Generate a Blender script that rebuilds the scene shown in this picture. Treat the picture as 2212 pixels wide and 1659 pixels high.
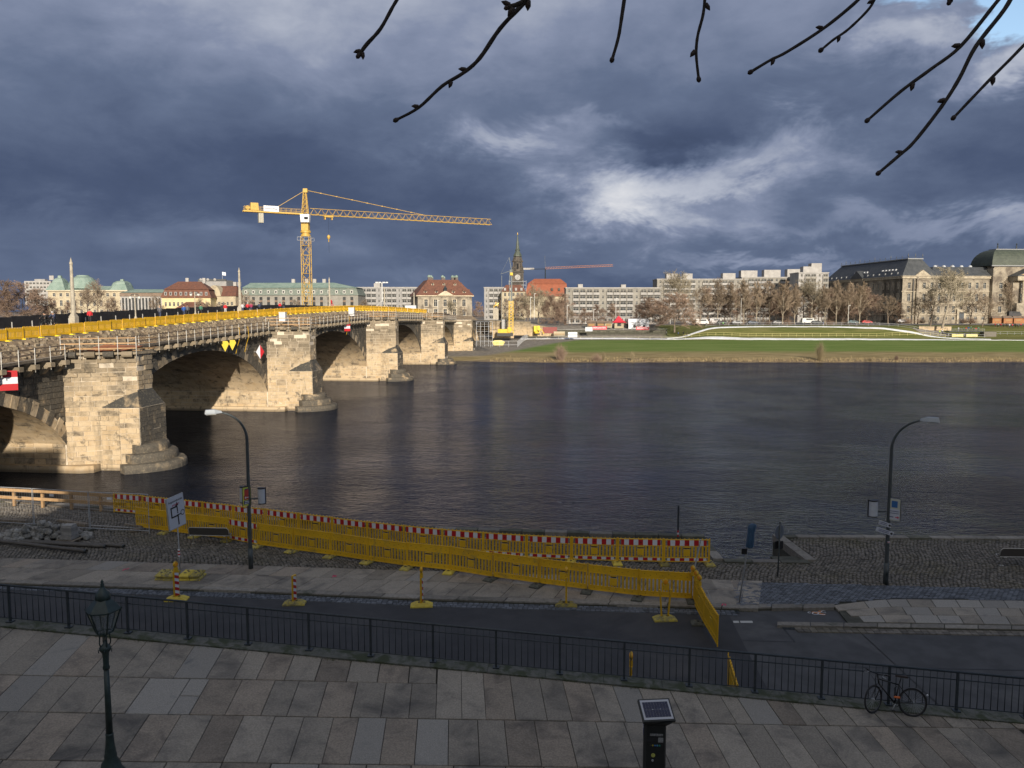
import bpy, math, random
from mathutils import Vector, Matrix, noise as mnoise
import numpy as np
R = math.radians
random.seed(7)
for o in list(bpy.data.objects): bpy.data.objects.remove(o)
S = bpy.context.scene
COL = S.collection
# ------------------------------------------------------------------ camera, sky, sun
CAMZ = 14.0; TH = R(5.3); FPX = 1725.0
cam = bpy.data.cameras.new('camera'); camo = bpy.data.objects.new('camera', cam); COL.objects.link(camo)
camo.location = (0, 0, CAMZ); camo.rotation_euler = (R(90) - TH, 0, 0)
cam.sensor_width = 36; cam.lens = 36 * FPX / 2212; cam.clip_start = .1; cam.clip_end = 6000
S.camera = camo
S.view_settings.view_transform = 'Standard'; S.view_settings.look = 'None'
S.view_settings.exposure = 0.45; S.view_settings.gamma = 1; S.view_settings.use_curve_mapping = False
SUN_AZ = R(168.5)      # compass-like: 0 = +Y, clockwise towards +X
SUN_EL = R(17)
sd = Vector((math.sin(SUN_AZ) * math.cos(SUN_EL), math.cos(SUN_AZ) * math.cos(SUN_EL), math.sin(SUN_EL)))
sun = bpy.data.lights.new('sun', 'SUN'); suno = bpy.data.objects.new('sun', sun); COL.objects.link(suno)
sun.energy = 4.4; sun.angle = R(.5); sun.color = (1, .89, .74)
suno.rotation_euler = sd.to_track_quat('Z', 'Y').to_euler(); suno.location = (30, -80, 60)

class NT:
    """tiny node-tree helper"""
    def __init__(s, tree): s.t = tree; s.n = tree.nodes; s.l = tree.links
    def new(s, typ, **kw):
        nd = s.n.new(typ)
        for k, v in kw.items(): setattr(nd, k, v)
        return nd
    def put(s, sock, v):
        if hasattr(v, 'is_output'): s.l.new(v, sock)
        else:
            if isinstance(v, (tuple, list)) and len(v) == 3 and sock.type == 'RGBA': v = (*v, 1)
            sock.default_value = v
    def math(s, op, a, b=0.0, c=0.0, clamp=False):
        nd = s.new('ShaderNodeMath', operation=op); nd.use_clamp = clamp
        for i, v in enumerate((a, b, c)): s.put(nd.inputs[i], v)
        return nd.outputs[0]
    def mix(s, f, a, b, mode='MIX'):
        nd = s.new('ShaderNodeMix', data_type='RGBA', blend_type=mode)
        s.put(nd.inputs[0], f); s.put(nd.inputs[6], a); s.put(nd.inputs[7], b)
        return nd.outputs[2]
    def noise(s, vec, scale, detail=4, rough=.55, dist=0.0):
        nd = s.new('ShaderNodeTexNoise')
        if vec is not None: s.l.new(vec, nd.inputs['Vector'])
        for k, v in (('Scale', scale), ('Detail', detail), ('Roughness', rough), ('Distortion', dist)): s.put(nd.inputs[k], v)
        return nd.outputs[0]
    def ramp(s, f, stops):
        nd = s.new('ShaderNodeValToRGB'); s.put(nd.inputs[0], f); e = nd.color_ramp.elements
        while len(e) < len(stops): e.new(.5)
        for i, (p, c) in enumerate(stops):
            e[i].position = p; e[i].color = (*c, 1) if len(c) == 3 else c
        return nd.outputs[0]
    def smooth(s, v, a, b):
        nd = s.new('ShaderNodeMapRange', interpolation_type='SMOOTHSTEP')
        s.put(nd.inputs[0], v); nd.inputs[1].default_value = a; nd.inputs[2].default_value = b
        return nd.outputs[0]

def build_world():
    w = bpy.data.worlds.new('World'); S.world = w; w.use_nodes = True
    t = NT(w.node_tree); t.n.clear()
    out = t.new('ShaderNodeOutputWorld')
    sky = t.new('ShaderNodeTexSky', sky_type='NISHITA'); sky.sun_disc = False
    sky.sun_elevation = SUN_EL; sky.sun_rotation = SUN_AZ; sky.air_density = 1.0; sky.dust_density = .6
    tc = t.new('ShaderNodeTexCoord').outputs['Generated']
    sp = t.new('ShaderNodeSeparateXYZ'); t.l.new(tc, sp.inputs[0]); x, y, z = sp.outputs
    hz = t.math('SQRT', t.math('ADD', t.math('MULTIPLY', x, x), t.math('MULTIPLY', y, y)))
    az = t.math('ARCTAN2', x, y)                      # radians right of +Y
    el = t.math('ARCTAN2', z, hz)
    # cloud layer seen in perspective
    den = t.math('ADD', t.math('MAXIMUM', z, 0.0), .11)
    cv = t.new('ShaderNodeCombineXYZ')
    t.put(cv.inputs[0], t.math('DIVIDE', x, den)); t.put(cv.inputs[1], t.math('DIVIDE', y, den)); t.put(cv.inputs[2], t.math('MULTIPLY', z, .8))
    V = cv.outputs[0]
    big = t.noise(V, .55, 3, .5, .2)
    mid = t.noise(V, 1.5, 6, .6, .3)
    fine = t.noise(V, 5.0, 6, .62, .2)
    # gentle domain in angle space for softer rolls higher up
    cv2 = t.new('ShaderNodeCombineXYZ'); t.put(cv2.inputs[0], az); t.put(cv2.inputs[1], t.math('MULTIPLY', el, 1.9)); V2 = cv2.outputs[0]
    roll = t.noise(V2, 4.2, 5, .5, .25)
    roll2 = t.noise(V2, 12, 6, .55, .1)
    tex = t.math('ADD', t.math('ADD', t.math('MULTIPLY', big, .20), t.math('MULTIPLY', mid, .14)), t.math('ADD', t.math('MULTIPLY', roll, .40), t.math('MULTIPLY', roll2, .26)))
    # billow warp used by the bright gaps
    wx = t.math('MULTIPLY', t.math('SUBTRACT', t.noise(V2, 9, 5, .65), .5), .26)
    wy = t.math('MULTIPLY', t.math('SUBTRACT', t.noise(V2, 7.3, 5, .65, .4), .5), .14)
    def blob(a, e, sa, se, wf=1.0):
        da = t.math('DIVIDE', t.math('SUBTRACT', t.math('ADD', az, t.math('MULTIPLY', wx, wf)), a), sa)
        de = t.math('DIVIDE', t.math('SUBTRACT', t.math('ADD', el, t.math('MULTIPLY', wy, wf)), e), se)
        r2 = t.math('ADD', t.math('MULTIPLY', da, da), t.math('MULTIPLY', de, de))
        return t.math('EXPONENT', t.math('MULTIPLY', r2, -1.0))
    b = t.math('MULTIPLY', blob(.165, .125, .11, .050), .85)
    for args, k in (((.0, .205, .10, .020), .55), ((.12, .222, .06, .012), .25), ((.30, .185, .12, .035), .55), ((.27, .15, .10, .03), .35), ((.10, .155, .10, .03), .3), ((.56, .240, .07, .022, .8), .80), ((.13, .10, .05, .02), .35),
                    ((.46, .295, .09, .03, 1.0), .55), ((.62, .09, .22, .016), .55), ((.30, .05, .12, .010), .5), ((.36, .10, .2, .016), .25),
                    ((-.30, .09, .3, .02), .20), ((-.05, .055, .15, .012), .15), ((.0, .40, .5, .10), .36), ((-.40, .38, .30, .12), .34), ((-.1, .30, .3, .06), .15)):
        b = t.math('ADD', b, t.math('MULTIPLY', blob(*args), k))
    dk = t.math('MULTIPLY', blob(.200, .198, .080, .024, .40), 1.05)
    for args, k in (((.19, .178, .085, .007, .3), .6), ((.29, .145, .05, .012, .8), .35), ((.22, .125, .05, .009, .8), .4), ((-.35, .14, .35, .06), .40), ((.02, .10, .2, .04), .15), ((.60, .17, .14, .05), .35), ((.36, .23, .12, .025), .22)):
        dk = t.math('ADD', dk, t.math('MULTIPLY', blob(*args), k))
    lum = t.math('ADD', t.math('MULTIPLY', t.math('SUBTRACT', tex, .5), .92), t.math('MULTIPLY', b, .55))
    lum = t.math('SUBTRACT', lum, t.math('MULTIPLY', dk, .33))
    lum = t.math('ADD', lum, t.math('MULTIPLY', t.smooth(el, .05, .5), .12))
    lum = t.math('ADD', lum, t.math('MULTIPLY', t.smooth(el, 1.0, 1.4), .30))
    back = t.smooth(y, .1, -.6)                       # the clearer half of the sky, around the sun
    lum = t.math('ADD', lum, t.math('MULTIPLY', back, .25))
    lum = t.math('ADD', lum, .32)
    col = t.ramp(lum, [(.0, (.034, .049, .092)), (.22, (.052, .072, .128)), (.42, (.094, .122, .192)), (.60, (.170, .200, .285)), (.80, (.35, .375, .44)), (1, (.60, .60, .61))])
    col = t.mix(t.math('MULTIPLY', t.math('MAXIMUM', back, t.smooth(el, 1.0, 1.4)), .85), col, t.mix(t.math('MULTIPLY', lum, .8), (.18, .17, .16), (.58, .55, .50)))
    gapf = t.math('MULTIPLY', blob(.555, .292, .050, .030, .7), 2.2)
    gapf = t.math('ADD', gapf, t.math('MULTIPLY', blob(.47, .335, .05, .012, .6), .9))
    gapb = t.math('MULTIPLY', back, t.smooth(t.noise(V, .9, 5, .6), .50, .60))
    cover = t.math('SUBTRACT', 1.0, t.math('MAXIMUM', gapb, t.smooth(gapf, .3, 1.0)), clamp=True)
    b1 = t.new('ShaderNodeBackground'); t.l.new(sky.outputs[0], b1.inputs[0]); b1.inputs[1].default_value = .15
    b2 = t.new('ShaderNodeBackground'); t.l.new(col, b2.inputs[0]); b2.inputs[1].default_value = 1.0
    mx = t.new('ShaderNodeMixShader'); t.l.new(cover, mx.inputs[0]); t.l.new(b1.outputs[0], mx.inputs[1]); t.l.new(b2.outputs[0], mx.inputs[2])
    t.l.new(mx.outputs[0], out.inputs[0])
    w.cycles.sampling_method = 'MANUAL'; w.cycles.sample_map_resolution = 512
build_world()

# ------------------------------------------------------------------ helpers
CT, ST = math.cos(TH), math.sin(TH)
def ray(x, y):
    u = (x - 1106) / FPX; v = (y - 829.5) / FPX
    return Vector((u, CT - v * ST, -(ST + v * CT)))
def gp(x, y, Z=2.9):              # where the line of sight through a point of the photo meets the level Z
    r = ray(x, y); t = (Z - CAMZ) / r.z
    return Vector((r.x * t, r.y * t, Z))
def W(x, y, Y):                   # the point at distance Y
    r = ray(x, y); t = Y / r.y
    return Vector((r.x * t, Y, CAMZ + r.z * t))
_m = {}
def mat(name, c1, c2=None, scale=3.0, rough=.75, metal=0.0, bump=0.0, bscale=None, rnd=0.0, tone=0.0, spec=.5, coord='World', contrast=(.35, .65), trans=0.0, dirt=None, emit=None):
    if name in _m: return _m[name]
    m = bpy.data.materials.new(name); m.use_nodes = True; t = NT(m.node_tree)
    p = t.n['Principled BSDF']; _m[name] = m
    tc = t.new('ShaderNodeNewGeometry').outputs['Position'] if coord == 'World' else t.new('ShaderNodeTexCoord').outputs[coord]
    col = (*c1, 1)
    if c2 is not None:
        f = t.smooth(t.noise(tc, scale, 6, .6), *contrast)
        col = t.mix(f, c1, c2)
        if dirt is not None:
            dc, ds, lo, hi = dirt
            col = t.mix(t.smooth(t.noise(tc, ds, 5, .65, .6), lo, hi), col, dc)
    k = None
    if rnd: k = t.math('ADD', t.math('MULTIPLY', t.math('SUBTRACT', t.new('ShaderNodeObjectInfo').outputs['Random'], .5), 2 * rnd), 1.0)
    if tone:
        a = t.new('ShaderNodeAttribute', attribute_name='tone').outputs['Fac']
        k2 = t.math('ADD', t.math('MULTIPLY', t.math('SUBTRACT', a, .5), 2 * tone), 1.0)
        k = k2 if k is None else t.math('MULTIPLY', k, k2)
    if k is not None:
        cb = t.new('ShaderNodeCombineXYZ')
        for i in range(3): t.l.new(k, cb.inputs[i])
        col = t.mix(1.0, col, cb.outputs[0], 'MULTIPLY')
    t.put(p.inputs['Base Color'], col)
    p.inputs['Roughness'].default_value = rough; p.inputs['Metallic'].default_value = metal
    p.inputs['Specular IOR Level'].default_value = spec
    if trans: p.inputs['Transmission Weight'].default_value = trans
    if emit: p.inputs['Emission Color'].default_value = (*emit, 1); p.inputs['Emission Strength'].default_value = 1
    if bump:
        b = t.new('ShaderNodeBump'); b.inputs['Strength'].default_value = 1.0; b.inputs['Distance'].default_value = bump
        t.l.new(t.noise(tc, bscale or scale * 6, 6, .65), b.inputs['Height']); t.l.new(b.outputs[0], p.inputs['Normal'])
    return m

class MB:
    def __init__(s): s.v = []; s.f = []; s.m = []; s.tn = []
    def add(s, vs, fs, mi=0, tone=.5):
        n = len(s.v); s.v += [tuple(v) for v in vs]
        for f in fs: s.f.append(tuple(i + n for i in f)); s.m.append(mi); s.tn.append(tone)
    def quad(s, a, b, c, d, mi=0, tone=.5): s.add((a, b, c, d), ((0, 1, 2, 3),), mi, tone)
    def box(s, c, d, rz=0.0, mi=0, tone=.5, M=None, top=1.0, topy=None):
        hx, hy, hz = d[0] / 2, d[1] / 2, d[2] / 2; ty = top if topy is None else topy
        P = [(-hx, -hy, -hz), (hx, -hy, -hz), (hx, hy, -hz), (-hx, hy, -hz), (-hx * top, -hy * ty, hz), (hx * top, -hy * ty, hz), (hx * top, hy * ty, hz), (-hx * top, hy * ty, hz)]
        ca, sa = math.cos(rz), math.sin(rz)
        if M is not None: P = [M @ Vector(p) + Vector(c) for p in P]
        else: P = [(c[0] + p[0] * ca - p[1] * sa, c[1] + p[0] * sa + p[1] * ca, c[2] + p[2]) for p in P]
        s.add(P, ((0, 3, 2, 1), (4, 5, 6, 7), (0, 1, 5, 4), (1, 2, 6, 5), (2, 3, 7, 6), (3, 0, 4, 7)), mi, tone)
    def bar(s, a, b, w, h=None, mi=0, tone=.5):      # rectangular bar between two points
        a, b = Vector(a), Vector(b); d = b - a; L = d.length
        if L < 1e-6: return
        q = d.to_track_quat('Y', 'Z').to_matrix()
        s.box((a + b) / 2, (w, L, h or w), M=q, mi=mi, tone=tone)
    def tube(s, pts, rad, n=8, mi=0, cap=True, tone=.5):
        pts = [Vector(p) for p in pts]
        if not isinstance(rad, (list, tuple)): rad = [rad] * len(pts)
        base = len(s.v); up = None
        for i, p in enumerate(pts):
            d = (pts[min(i + 1, len(pts) - 1)] - pts[max(i - 1, 0)])
            if d.length < 1e-9: d = Vector((0, 0, 1))
            d.normalize()
            if up is None: up = Vector((1, 0, 0)) if abs(d.x) < .8 else Vector((0, 1, 0))
            a = d.cross(up).normalized(); b = a.cross(d); up = b if abs(d.dot(b)) < .9 else up
            up = b
            for k in range(n):
                an = 2 * math.pi * k / n
                s.v.append(tuple(p + (a * math.cos(an) + b * math.sin(an)) * rad[i]))
        for i in range(len(pts) - 1):
            for k in range(n):
                k2 = (k + 1) % n; s.f.append((base + i * n + k, base + i * n + k2, base + (i + 1) * n + k2, base + (i + 1) * n + k)); s.m.append(mi); s.tn.append(tone)
        if cap:
            s.f.append(tuple(base + k for k in range(n))[::-1]); s.m.append(mi); s.tn.append(tone)
            e = base + (len(pts) - 1) * n; s.f.append(tuple(e + k for k in range(n))); s.m.append(mi); s.tn.append(tone)
    def lathe(s, c, prof, n=16, mi=0, tone=.5, M=None, rot=0.0):
        base = len(s.v)
        for r, z in prof:
            for k in range(n):
                a = 2 * math.pi * k / n + rot; p = Vector((r * math.cos(a), r * math.sin(a), z))
                s.v.append(tuple((M @ p if M is not None else p) + Vector(c)))
        for i in range(len(prof) - 1):
            for k in range(n):
                k2 = (k + 1) % n; s.f.append((base + i * n + k, base + i * n + k2, base + (i + 1) * n + k2, base + (i + 1) * n + k)); s.m.append(mi); s.tn.append(tone)
        for i, rev in ((0, True), (len(prof) - 1, False)):
            if prof[i][0] > 1e-4:
                q = [base + i * n + k for k in range(n)]; s.f.append(tuple(q[::-1] if rev else q)); s.m.append(mi); s.tn.append(tone)
    def prism(s, poly, z0, z1, mi=0, tone=.5, top=None):
        n = len(poly); tp = top or poly
        vs = [(p[0], p[1], z0) for p in poly] + [(p[0], p[1], z1) for p in tp]
        fs = [(i, (i + 1) % n, n + (i + 1) % n, n + i) for i in range(n)] + [tuple(range(n))[::-1], tuple(range(n, 2 * n))]
        s.add(vs, fs, mi, tone)
    def mesh(s, name, mats, smooth=False):
        me = bpy.data.meshes.new(name); me.from_pydata(s.v, [], s.f)
        for m in (mats if isinstance(mats, (list, tuple)) else [mats]): me.materials.append(m)
        n = len(me.polygons)
        if any(s.m): me.polygons.foreach_set('material_index', s.m[:n])
        if smooth: me.polygons.foreach_set('use_smooth', [True] * n)
        if any(t != .5 for t in s.tn):
            a = me.attributes.new('tone', 'FLOAT', 'FACE'); a.data.foreach_set('value', s.tn[:n])
        me.update(); return me
    def build(s, name, mats, parent=None, smooth=False, **kw):
        return link(name, s.mesh(name, mats, smooth), parent, **kw)
def link(name, me, parent=None, loc=None, rz=None, rot=None, label=None, cat=None, group=None, kind=None, scale=None):
    o = bpy.data.objects.new(name, me); COL.objects.link(o)
    if parent is not None: o.parent = parent
    if loc is not None: o.location = loc
    if rz is not None: o.rotation_euler = (0, 0, rz)
    if rot is not None: o.rotation_euler = rot
    if scale is not None: o.scale = (scale,) * 3 if not isinstance(scale, (tuple, list)) else scale
    for k, v in (('label', label), ('category', cat), ('group', group), ('kind', kind)):
        if v: o[k] = v
    return o
def thing(name, label, cat, loc=(0, 0, 0), rz=0.0, group=None, scale=None): return link(name, None, None, loc, rz, label=label, cat=cat, group=group, scale=scale)
def dup(o, loc=None, rz=None, label=None, group=None, scale=None, parent=None):
    c = o.copy(); COL.objects.link(c)
    if parent is not None: c.parent = parent
    if loc is not None: c.location = loc
    if rz is not None: c.rotation_euler = (0, 0, rz)
    if scale is not None: c.scale = (scale,) * 3 if not isinstance(scale, (tuple, list)) else scale
    if label: c['label'] = label
    if group: c['group'] = group
    for ch in list(o.children): dup(ch, parent=c)
    return c
ORD = ['first', 'second', 'third', 'fourth', 'fifth', 'sixth', 'seventh', 'eighth', 'ninth', 'tenth', 'eleventh', 'twelfth', 'thirteenth', 'fourteenth', 'fifteenth', 'sixteenth', 'seventeenth', 'eighteenth', 'nineteenth', 'twentieth', 'twenty-first', 'twenty-second', 'twenty-third', 'twenty-fourth', 'twenty-fifth', 'twenty-sixth', 'twenty-seventh', 'twenty-eighth', 'twenty-ninth', 'thirtieth']
def jit(a): return random.uniform(-a, a)
def inpoly(x, y, P):
    c = False; n = len(P); j = n - 1
    for i in range(n):
        if (P[i][1] > y) != (P[j][1] > y) and x < (P[j][0] - P[i][0]) * (y - P[i][1]) / (P[j][1] - P[i][1]) + P[i][0]: c = not c
        j = i
    return c
def fbm(x, y, z=0.0, o=4): return mnoise.fractal(Vector((x, y, z)), 1.0, 2.0, o)
def text_mesh(body, size, m, extrude=.002, name='lettering', bold=0.0):
    cu = bpy.data.curves.new(name, 'FONT'); cu.body = body; cu.size = size; cu.extrude = extrude; cu.align_x = 'CENTER'; cu.align_y = 'CENTER'; cu.offset = bold; cu.resolution_u = 2
    o = bpy.data.objects.new('tmp', cu); COL.objects.link(o)
    dg = bpy.context.evaluated_depsgraph_get(); me = bpy.data.meshes.new_from_object(o.evaluated_get(dg)); me.name = name
    bpy.data.objects.remove(o); me.materials.clear(); me.materials.append(m); return me

# common materials
ASPH = mat('asphalt', (.052, .053, .056), (.072, .073, .077), 1.3, .9, bump=.004, bscale=60, dirt=((.10, .10, .10), .35, .52, .75))
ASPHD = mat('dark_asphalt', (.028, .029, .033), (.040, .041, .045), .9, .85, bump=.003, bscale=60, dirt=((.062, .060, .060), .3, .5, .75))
JOINT = mat('joint_soil', (.012, .011, .009), (.030, .030, .018), 4, .95)
GRAN = mat('granite_slab', (.205, .180, .144), (.310, .275, .226), 24, .8, bump=.005, bscale=70, rnd=.0, tone=.20, contrast=(.3, .7), dirt=((.085, .078, .070), .9, .42, .78))
GRANB = mat('blue_granite', (.205, .192, .170), (.305, .285, .252), 45, .8, bump=.004, bscale=90, tone=.15, dirt=((.11, .115, .12), 1.3, .55, .8))
GRANR = mat('reddish_granite', (.20, .168, .130), (.295, .248, .196), 24, .8, bump=.005, bscale=70, tone=.20, dirt=((.085, .072, .062), 1.1, .42, .78))
COB = mat('cobble_stone', (.105, .093, .076), (.165, .148, .126), 9, .75, bump=.006, bscale=30, tone=.40, dirt=((.12, .105, .07), .35, .45, .75))
SETT = mat('blue_sett', (.085, .095, .11), (.12, .13, .15), 9, .75, bump=.005, bscale=30, tone=.4)
KERB = mat('kerb_granite', (.17, .155, .13), (.235, .215, .185), 8, .8, bump=.004, tone=.3, dirt=((.06, .065, .045), 1.0, .55, .75))
MOSS = mat('mossy_concrete', (.085, .09, .075), (.135, .135, .12), 6, .9, bump=.008, bscale=30, dirt=((.045, .055, .028), 2.2, .45, .62))
QWALL = mat('quay_wall_stone', (.06, .062, .045), (.11, .105, .08), 2, .9, bump=.03, bscale=6, tone=.3)
YEL = mat('yellow_plastic', (.74, .44, .012), (.66, .38, .014), 1.1, .5, tone=.15, dirt=((.36, .25, .06), 1.7, .52, .8))
YELD = mat('worn_yellow_rubber', (.42, .33, .05), (.22, .19, .08), 8, .8, rnd=.35, bump=.004, dirt=((.10, .09, .06), 5, .5, .7))
BLKR = mat('dark_recycled_rubber', (.06, .06, .05), (.11, .11, .085), 9, .85, bump=.004)
RED = mat('red_reflective', (.42, .012, .018), rough=.4)
WHT = mat('white_reflective', (.62, .64, .68), rough=.4)
IRON = mat('painted_iron', (.022, .030, .036), (.035, .044, .050), 12, .5, spec=.5)
STEEL = mat('galvanised_steel', (.42, .44, .46), (.32, .33, .35), 8, .45, .15)
POLE = mat('grey_green_pole', (.045, .055, .058), (.06, .07, .072), 5, .5)
BLACK = mat('black_plastic', (.012, .012, .013), rough=.45)
WOODN = mat('new_timber', (.42, .27, .14), (.34, .21, .10), 4, .75, tone=.2)
WOODO = mat('old_timber', (.13, .105, .08), (.20, .165, .12), 5, .85, tone=.3)
GLASS = mat('clear_glass', (.7, .75, .74), rough=.12, trans=.9); GLASS.node_tree.nodes['Principled BSDF'].inputs['IOR'].default_value = 1.04
# ------------------------------------------------------------------ water
def water():
    m = bpy.data.materials.new('river_water'); m.use_nodes = True; t = NT(m.node_tree); p = t.n['Principled BSDF']
    p.inputs['IOR'].default_value = 1.33
    tc = t.new('ShaderNodeTexCoord').outputs['Object']
    t.put(p.inputs['Base Color'], t.mix(t.smooth(t.noise(tc, .03, 4, .6), .35, .65), (.005, .007, .011), (.009, .009, .009)))
    mp = t.new('ShaderNodeMapping'); mp.inputs['Scale'].default_value = (1.0, 1.9, 1.0); mp.inputs['Rotation'].default_value = (0, 0, R(12)); t.l.new(tc, mp.inputs[0])
    h = t.math('ADD', t.math('MULTIPLY', t.noise(mp.outputs[0], 1.25, 3, .6, .5), 1.0), t.math('MULTIPLY', t.noise(mp.outputs[0], 3.6, 4, .65, .4), .42))
    h = t.math('ADD', h, t.math('MULTIPLY', t.noise(mp.outputs[0], .22, 2, .5, .8), 1.1))
    amp = t.math('ADD', t.math('MULTIPLY', t.smooth(t.noise(tc, .05, 4, .6, 1.0), .35, .65), .55), .55)
    b = t.new('ShaderNodeBump'); b.inputs['Strength'].default_value = 1; t.put(b.inputs['Distance'], t.math('MULTIPLY', amp, .135)); t.l.new(h, b.inputs['Height']); t.l.new(b.outputs[0], p.inputs['Normal'])
    # turbid choppy water: dark body under a surface whose mirror is broken up by waves
    rg = t.math('ADD', t.math('MULTIPLY', t.smooth(t.noise(tc, .035, 4, .6, 1.5), .4, .6), .06), .05)
    df = t.new('ShaderNodeBsdfDiffuse'); gl = t.new('ShaderNodeBsdfAnisotropic'); fr_ = t.new('ShaderNodeFresnel'); fr_.inputs[0].default_value = 1.33
    t.l.new(p.inputs['Base Color'].links[0].from_socket, df.inputs[0]); t.put(gl.inputs['Color'], (.50, .55, .71)); t.put(gl.inputs['Roughness'], rg)
    for nd in (df, gl, fr_): t.l.new(b.outputs[0], nd.inputs['Normal'])
    mx = t.new('ShaderNodeMixShader'); t.l.new(fr_.outputs[0], mx.inputs[0]); t.l.new(df.outputs[0], mx.inputs[1]); t.l.new(gl.outputs[0], mx.inputs[2]); t.l.new(mx.outputs[0], t.n['Material Output'].inputs[0]); t.n.remove(p)
    b_ = MB(); b_.quad((-900, 26, 0), (900, 26, 0), (900, 236, 0), (-900, 236, 0)); b_.build('river', m, kind='structure')
water()

# ------------------------------------------------------------------ far bank terrain
def sstep(a, b, x):
    t = min(1, max(0, (x - a) / (b - a))); return t * t * (3 - 2 * t)
def edgeY(X): return 214.5 + 3.0 * fbm(X * .02, 3.1) + 1.2 * fbm(X * .11, 9.2) + 9 * sstep(8, -30, X)
def hh(X, Y):
    e = edgeY(X)
    d = Y - e
    z = -1.5 + 1.62 * sstep(-9, 1.0, d)
    z += .75 * sstep(0, 10, d) + 1.55 * sstep(6, 88, d)
    bumpR = sstep(64, 84, X) * (1 - sstep(158, 176, X))      # raised lawn inside the snow loop
    z += 4.9 * (bumpR * sstep(309, 326, Y) + (1 - bumpR) * sstep(312, 350, Y))
    z += .10 * fbm(X * .15, Y * .15) * sstep(0, 8, d) + .12 * fbm(X * .5, Y * .5) * sstep(-4, 2, d) * (1 - sstep(8, 20, d))
    return z
def terrain():
    xs = list(np.arange(-60, 262, 2.0)); xs = [-1600, -1100, -700, -450, -320, -240, -190, -150, -120, -100, -85, -72] + [float(x) for x in xs] + [275, 300, 350, 420, 520, 700, 1000, 1600]
    ys = [200, 204, 207] + [209 + 1.0 * i for i in range(24)] + [234 + 3 * i for i in range(25)] + [308 + 1.5 * i for i in range(30)] + [356, 365, 380, 400, 430, 480, 560, 700, 1000, 1600, 3000]
    b = MB(); nx = len(xs)
    for Y in ys:
        for X in xs: b.v.append((X, Y, hh(X, Y)))
    for j in range(len(ys) - 1):
        for i in range(nx - 1):
            b.f.append((j * nx + i, j * nx + i + 1, (j + 1) * nx + i + 1, (j + 1) * nx + i)); b.m.append(0); b.tn.append(.5)
    m = bpy.data.materials.new('meadow_ground'); m.use_nodes = True; t = NT(m.node_tree); p = t.n['Principled BSDF']; p.inputs['Roughness'].default_value = .95; p.inputs['Specular IOR Level'].default_value = .15
    tc = t.new('ShaderNodeTexCoord').outputs['Object']; sp = t.new('ShaderNodeSeparateXYZ'); t.l.new(tc, sp.inputs[0]); X, Y, Z = sp.outputs
    mp = t.new('ShaderNodeMapping'); mp.inputs['Scale'].default_value = (.25, 1.0, 1.0); t.l.new(tc, mp.inputs[0]); v = mp.outputs[0]
    grass = t.mix(t.smooth(t.noise(v, .22, 5, .6), .35, .65), (.100, .165, .028), (.145, .205, .050))
    grass = t.mix(t.smooth(t.noise(tc, 1.5, 5, .7), .45, .75), grass, (.19, .20, .075))
    dry = t.mix(t.smooth(t.noise(v, .6, 6, .65), .35, .65), (.20, .155, .070), (.34, .27, .14))
    mud = t.mix(t.smooth(t.noise(v, 1.1, 6, .65), .3, .7), (.10, .072, .045), (.30, .23, .15))
    yn = t.math('ADD', Y, t.math('MULTIPLY', t.math('SUBTRACT', t.noise(v, .12, 5, .6), .5), 26))
    col = t.mix(t.smooth(yn, 236, 252), dry, grass)
    yn2 = t.math('ADD', Y, t.math('MULTIPLY', t.math('SUBTRACT', t.noise(v, .3, 5, .6), .5), 8))
    col = t.mix(t.smooth(yn2, 217, 222), mud, col)
    # trampled, gravelly building site by the bridge, streets behind
    site = t.math('MULTIPLY', t.smooth(t.math('ADD', X, t.math('MULTIPLY', t.math('SUBTRACT', Y, 262), -.42)), 9, 3), t.smooth(yn2, 224, 232))
    gravel = t.mix(t.smooth(t.noise(tc, .8, 6, .65), .35, .65), (.17, .150, .125), (.27, .245, .21))
    col = t.mix(site, col, gravel)
    back = t.math('MULTIPLY', t.smooth(Y, 309, 311), t.smooth(X, 66, 60))
    col = t.mix(back, col, gravel)
    pave = t.mix(t.smooth(t.noise(tc, .2, 4), .4, .6), (.16, .15, .14), (.22, .2, .18))
    col = t.mix(t.smooth(Y, 352, 353), col, pave)
    olive = t.mix(t.smooth(t.noise(v, .3, 5, .6), .35, .65), (.10, .115, .030), (.16, .155, .055))
    col = t.mix(t.math('MULTIPLY', t.math('MULTIPLY', t.smooth(Y, 309, 310), t.smooth(Y, 352, 350)), t.smooth(X, 60, 66)), col, olive)
    t.l.new(col, p.inputs['Base Color'])
    bp = t.new('ShaderNodeBump'); bp.inputs['Distance'].default_value = .12; t.l.new(t.noise(tc, 2.5, 5, .7), bp.inputs['Height']); t.l.new(bp.outputs[0], p.inputs['Normal'])
    b.build('far_bank', m, smooth=True, kind='structure')
terrain()
def onT(x, y):                     # line of sight through photo point to the far bank terrain
    r = ray(x, y); r = r / r.y; lo = 216.0
    Y = lo
    while Y < 700:
        P = r * Y
        if CAMZ + P.z <= hh(P.x, Y): break
        Y += .4
    return Vector((r.x * Y, Y, hh(r.x * Y, Y)))

# ------------------------------------------------------------------ quay, road, footpath
QZ = 2.9; RZ_ = 2.78
def strip(P, Q, z, name, m, kind='structure', parent=None):
    b = MB(); n = len(P)
    for i in range(n - 1): b.quad((P[i][0], P[i][1], z), (P[i + 1][0], P[i + 1][1], z), (Q[i + 1][0], Q[i + 1][1], z), (Q[i][0], Q[i][1], z))
    return b.build(name, m, parent, kind=kind)
d = 1 / 1.79385   # source px -> display px
def g(sx, sy, Z=QZ): return gp(sx * d, sy * d, Z)
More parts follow.
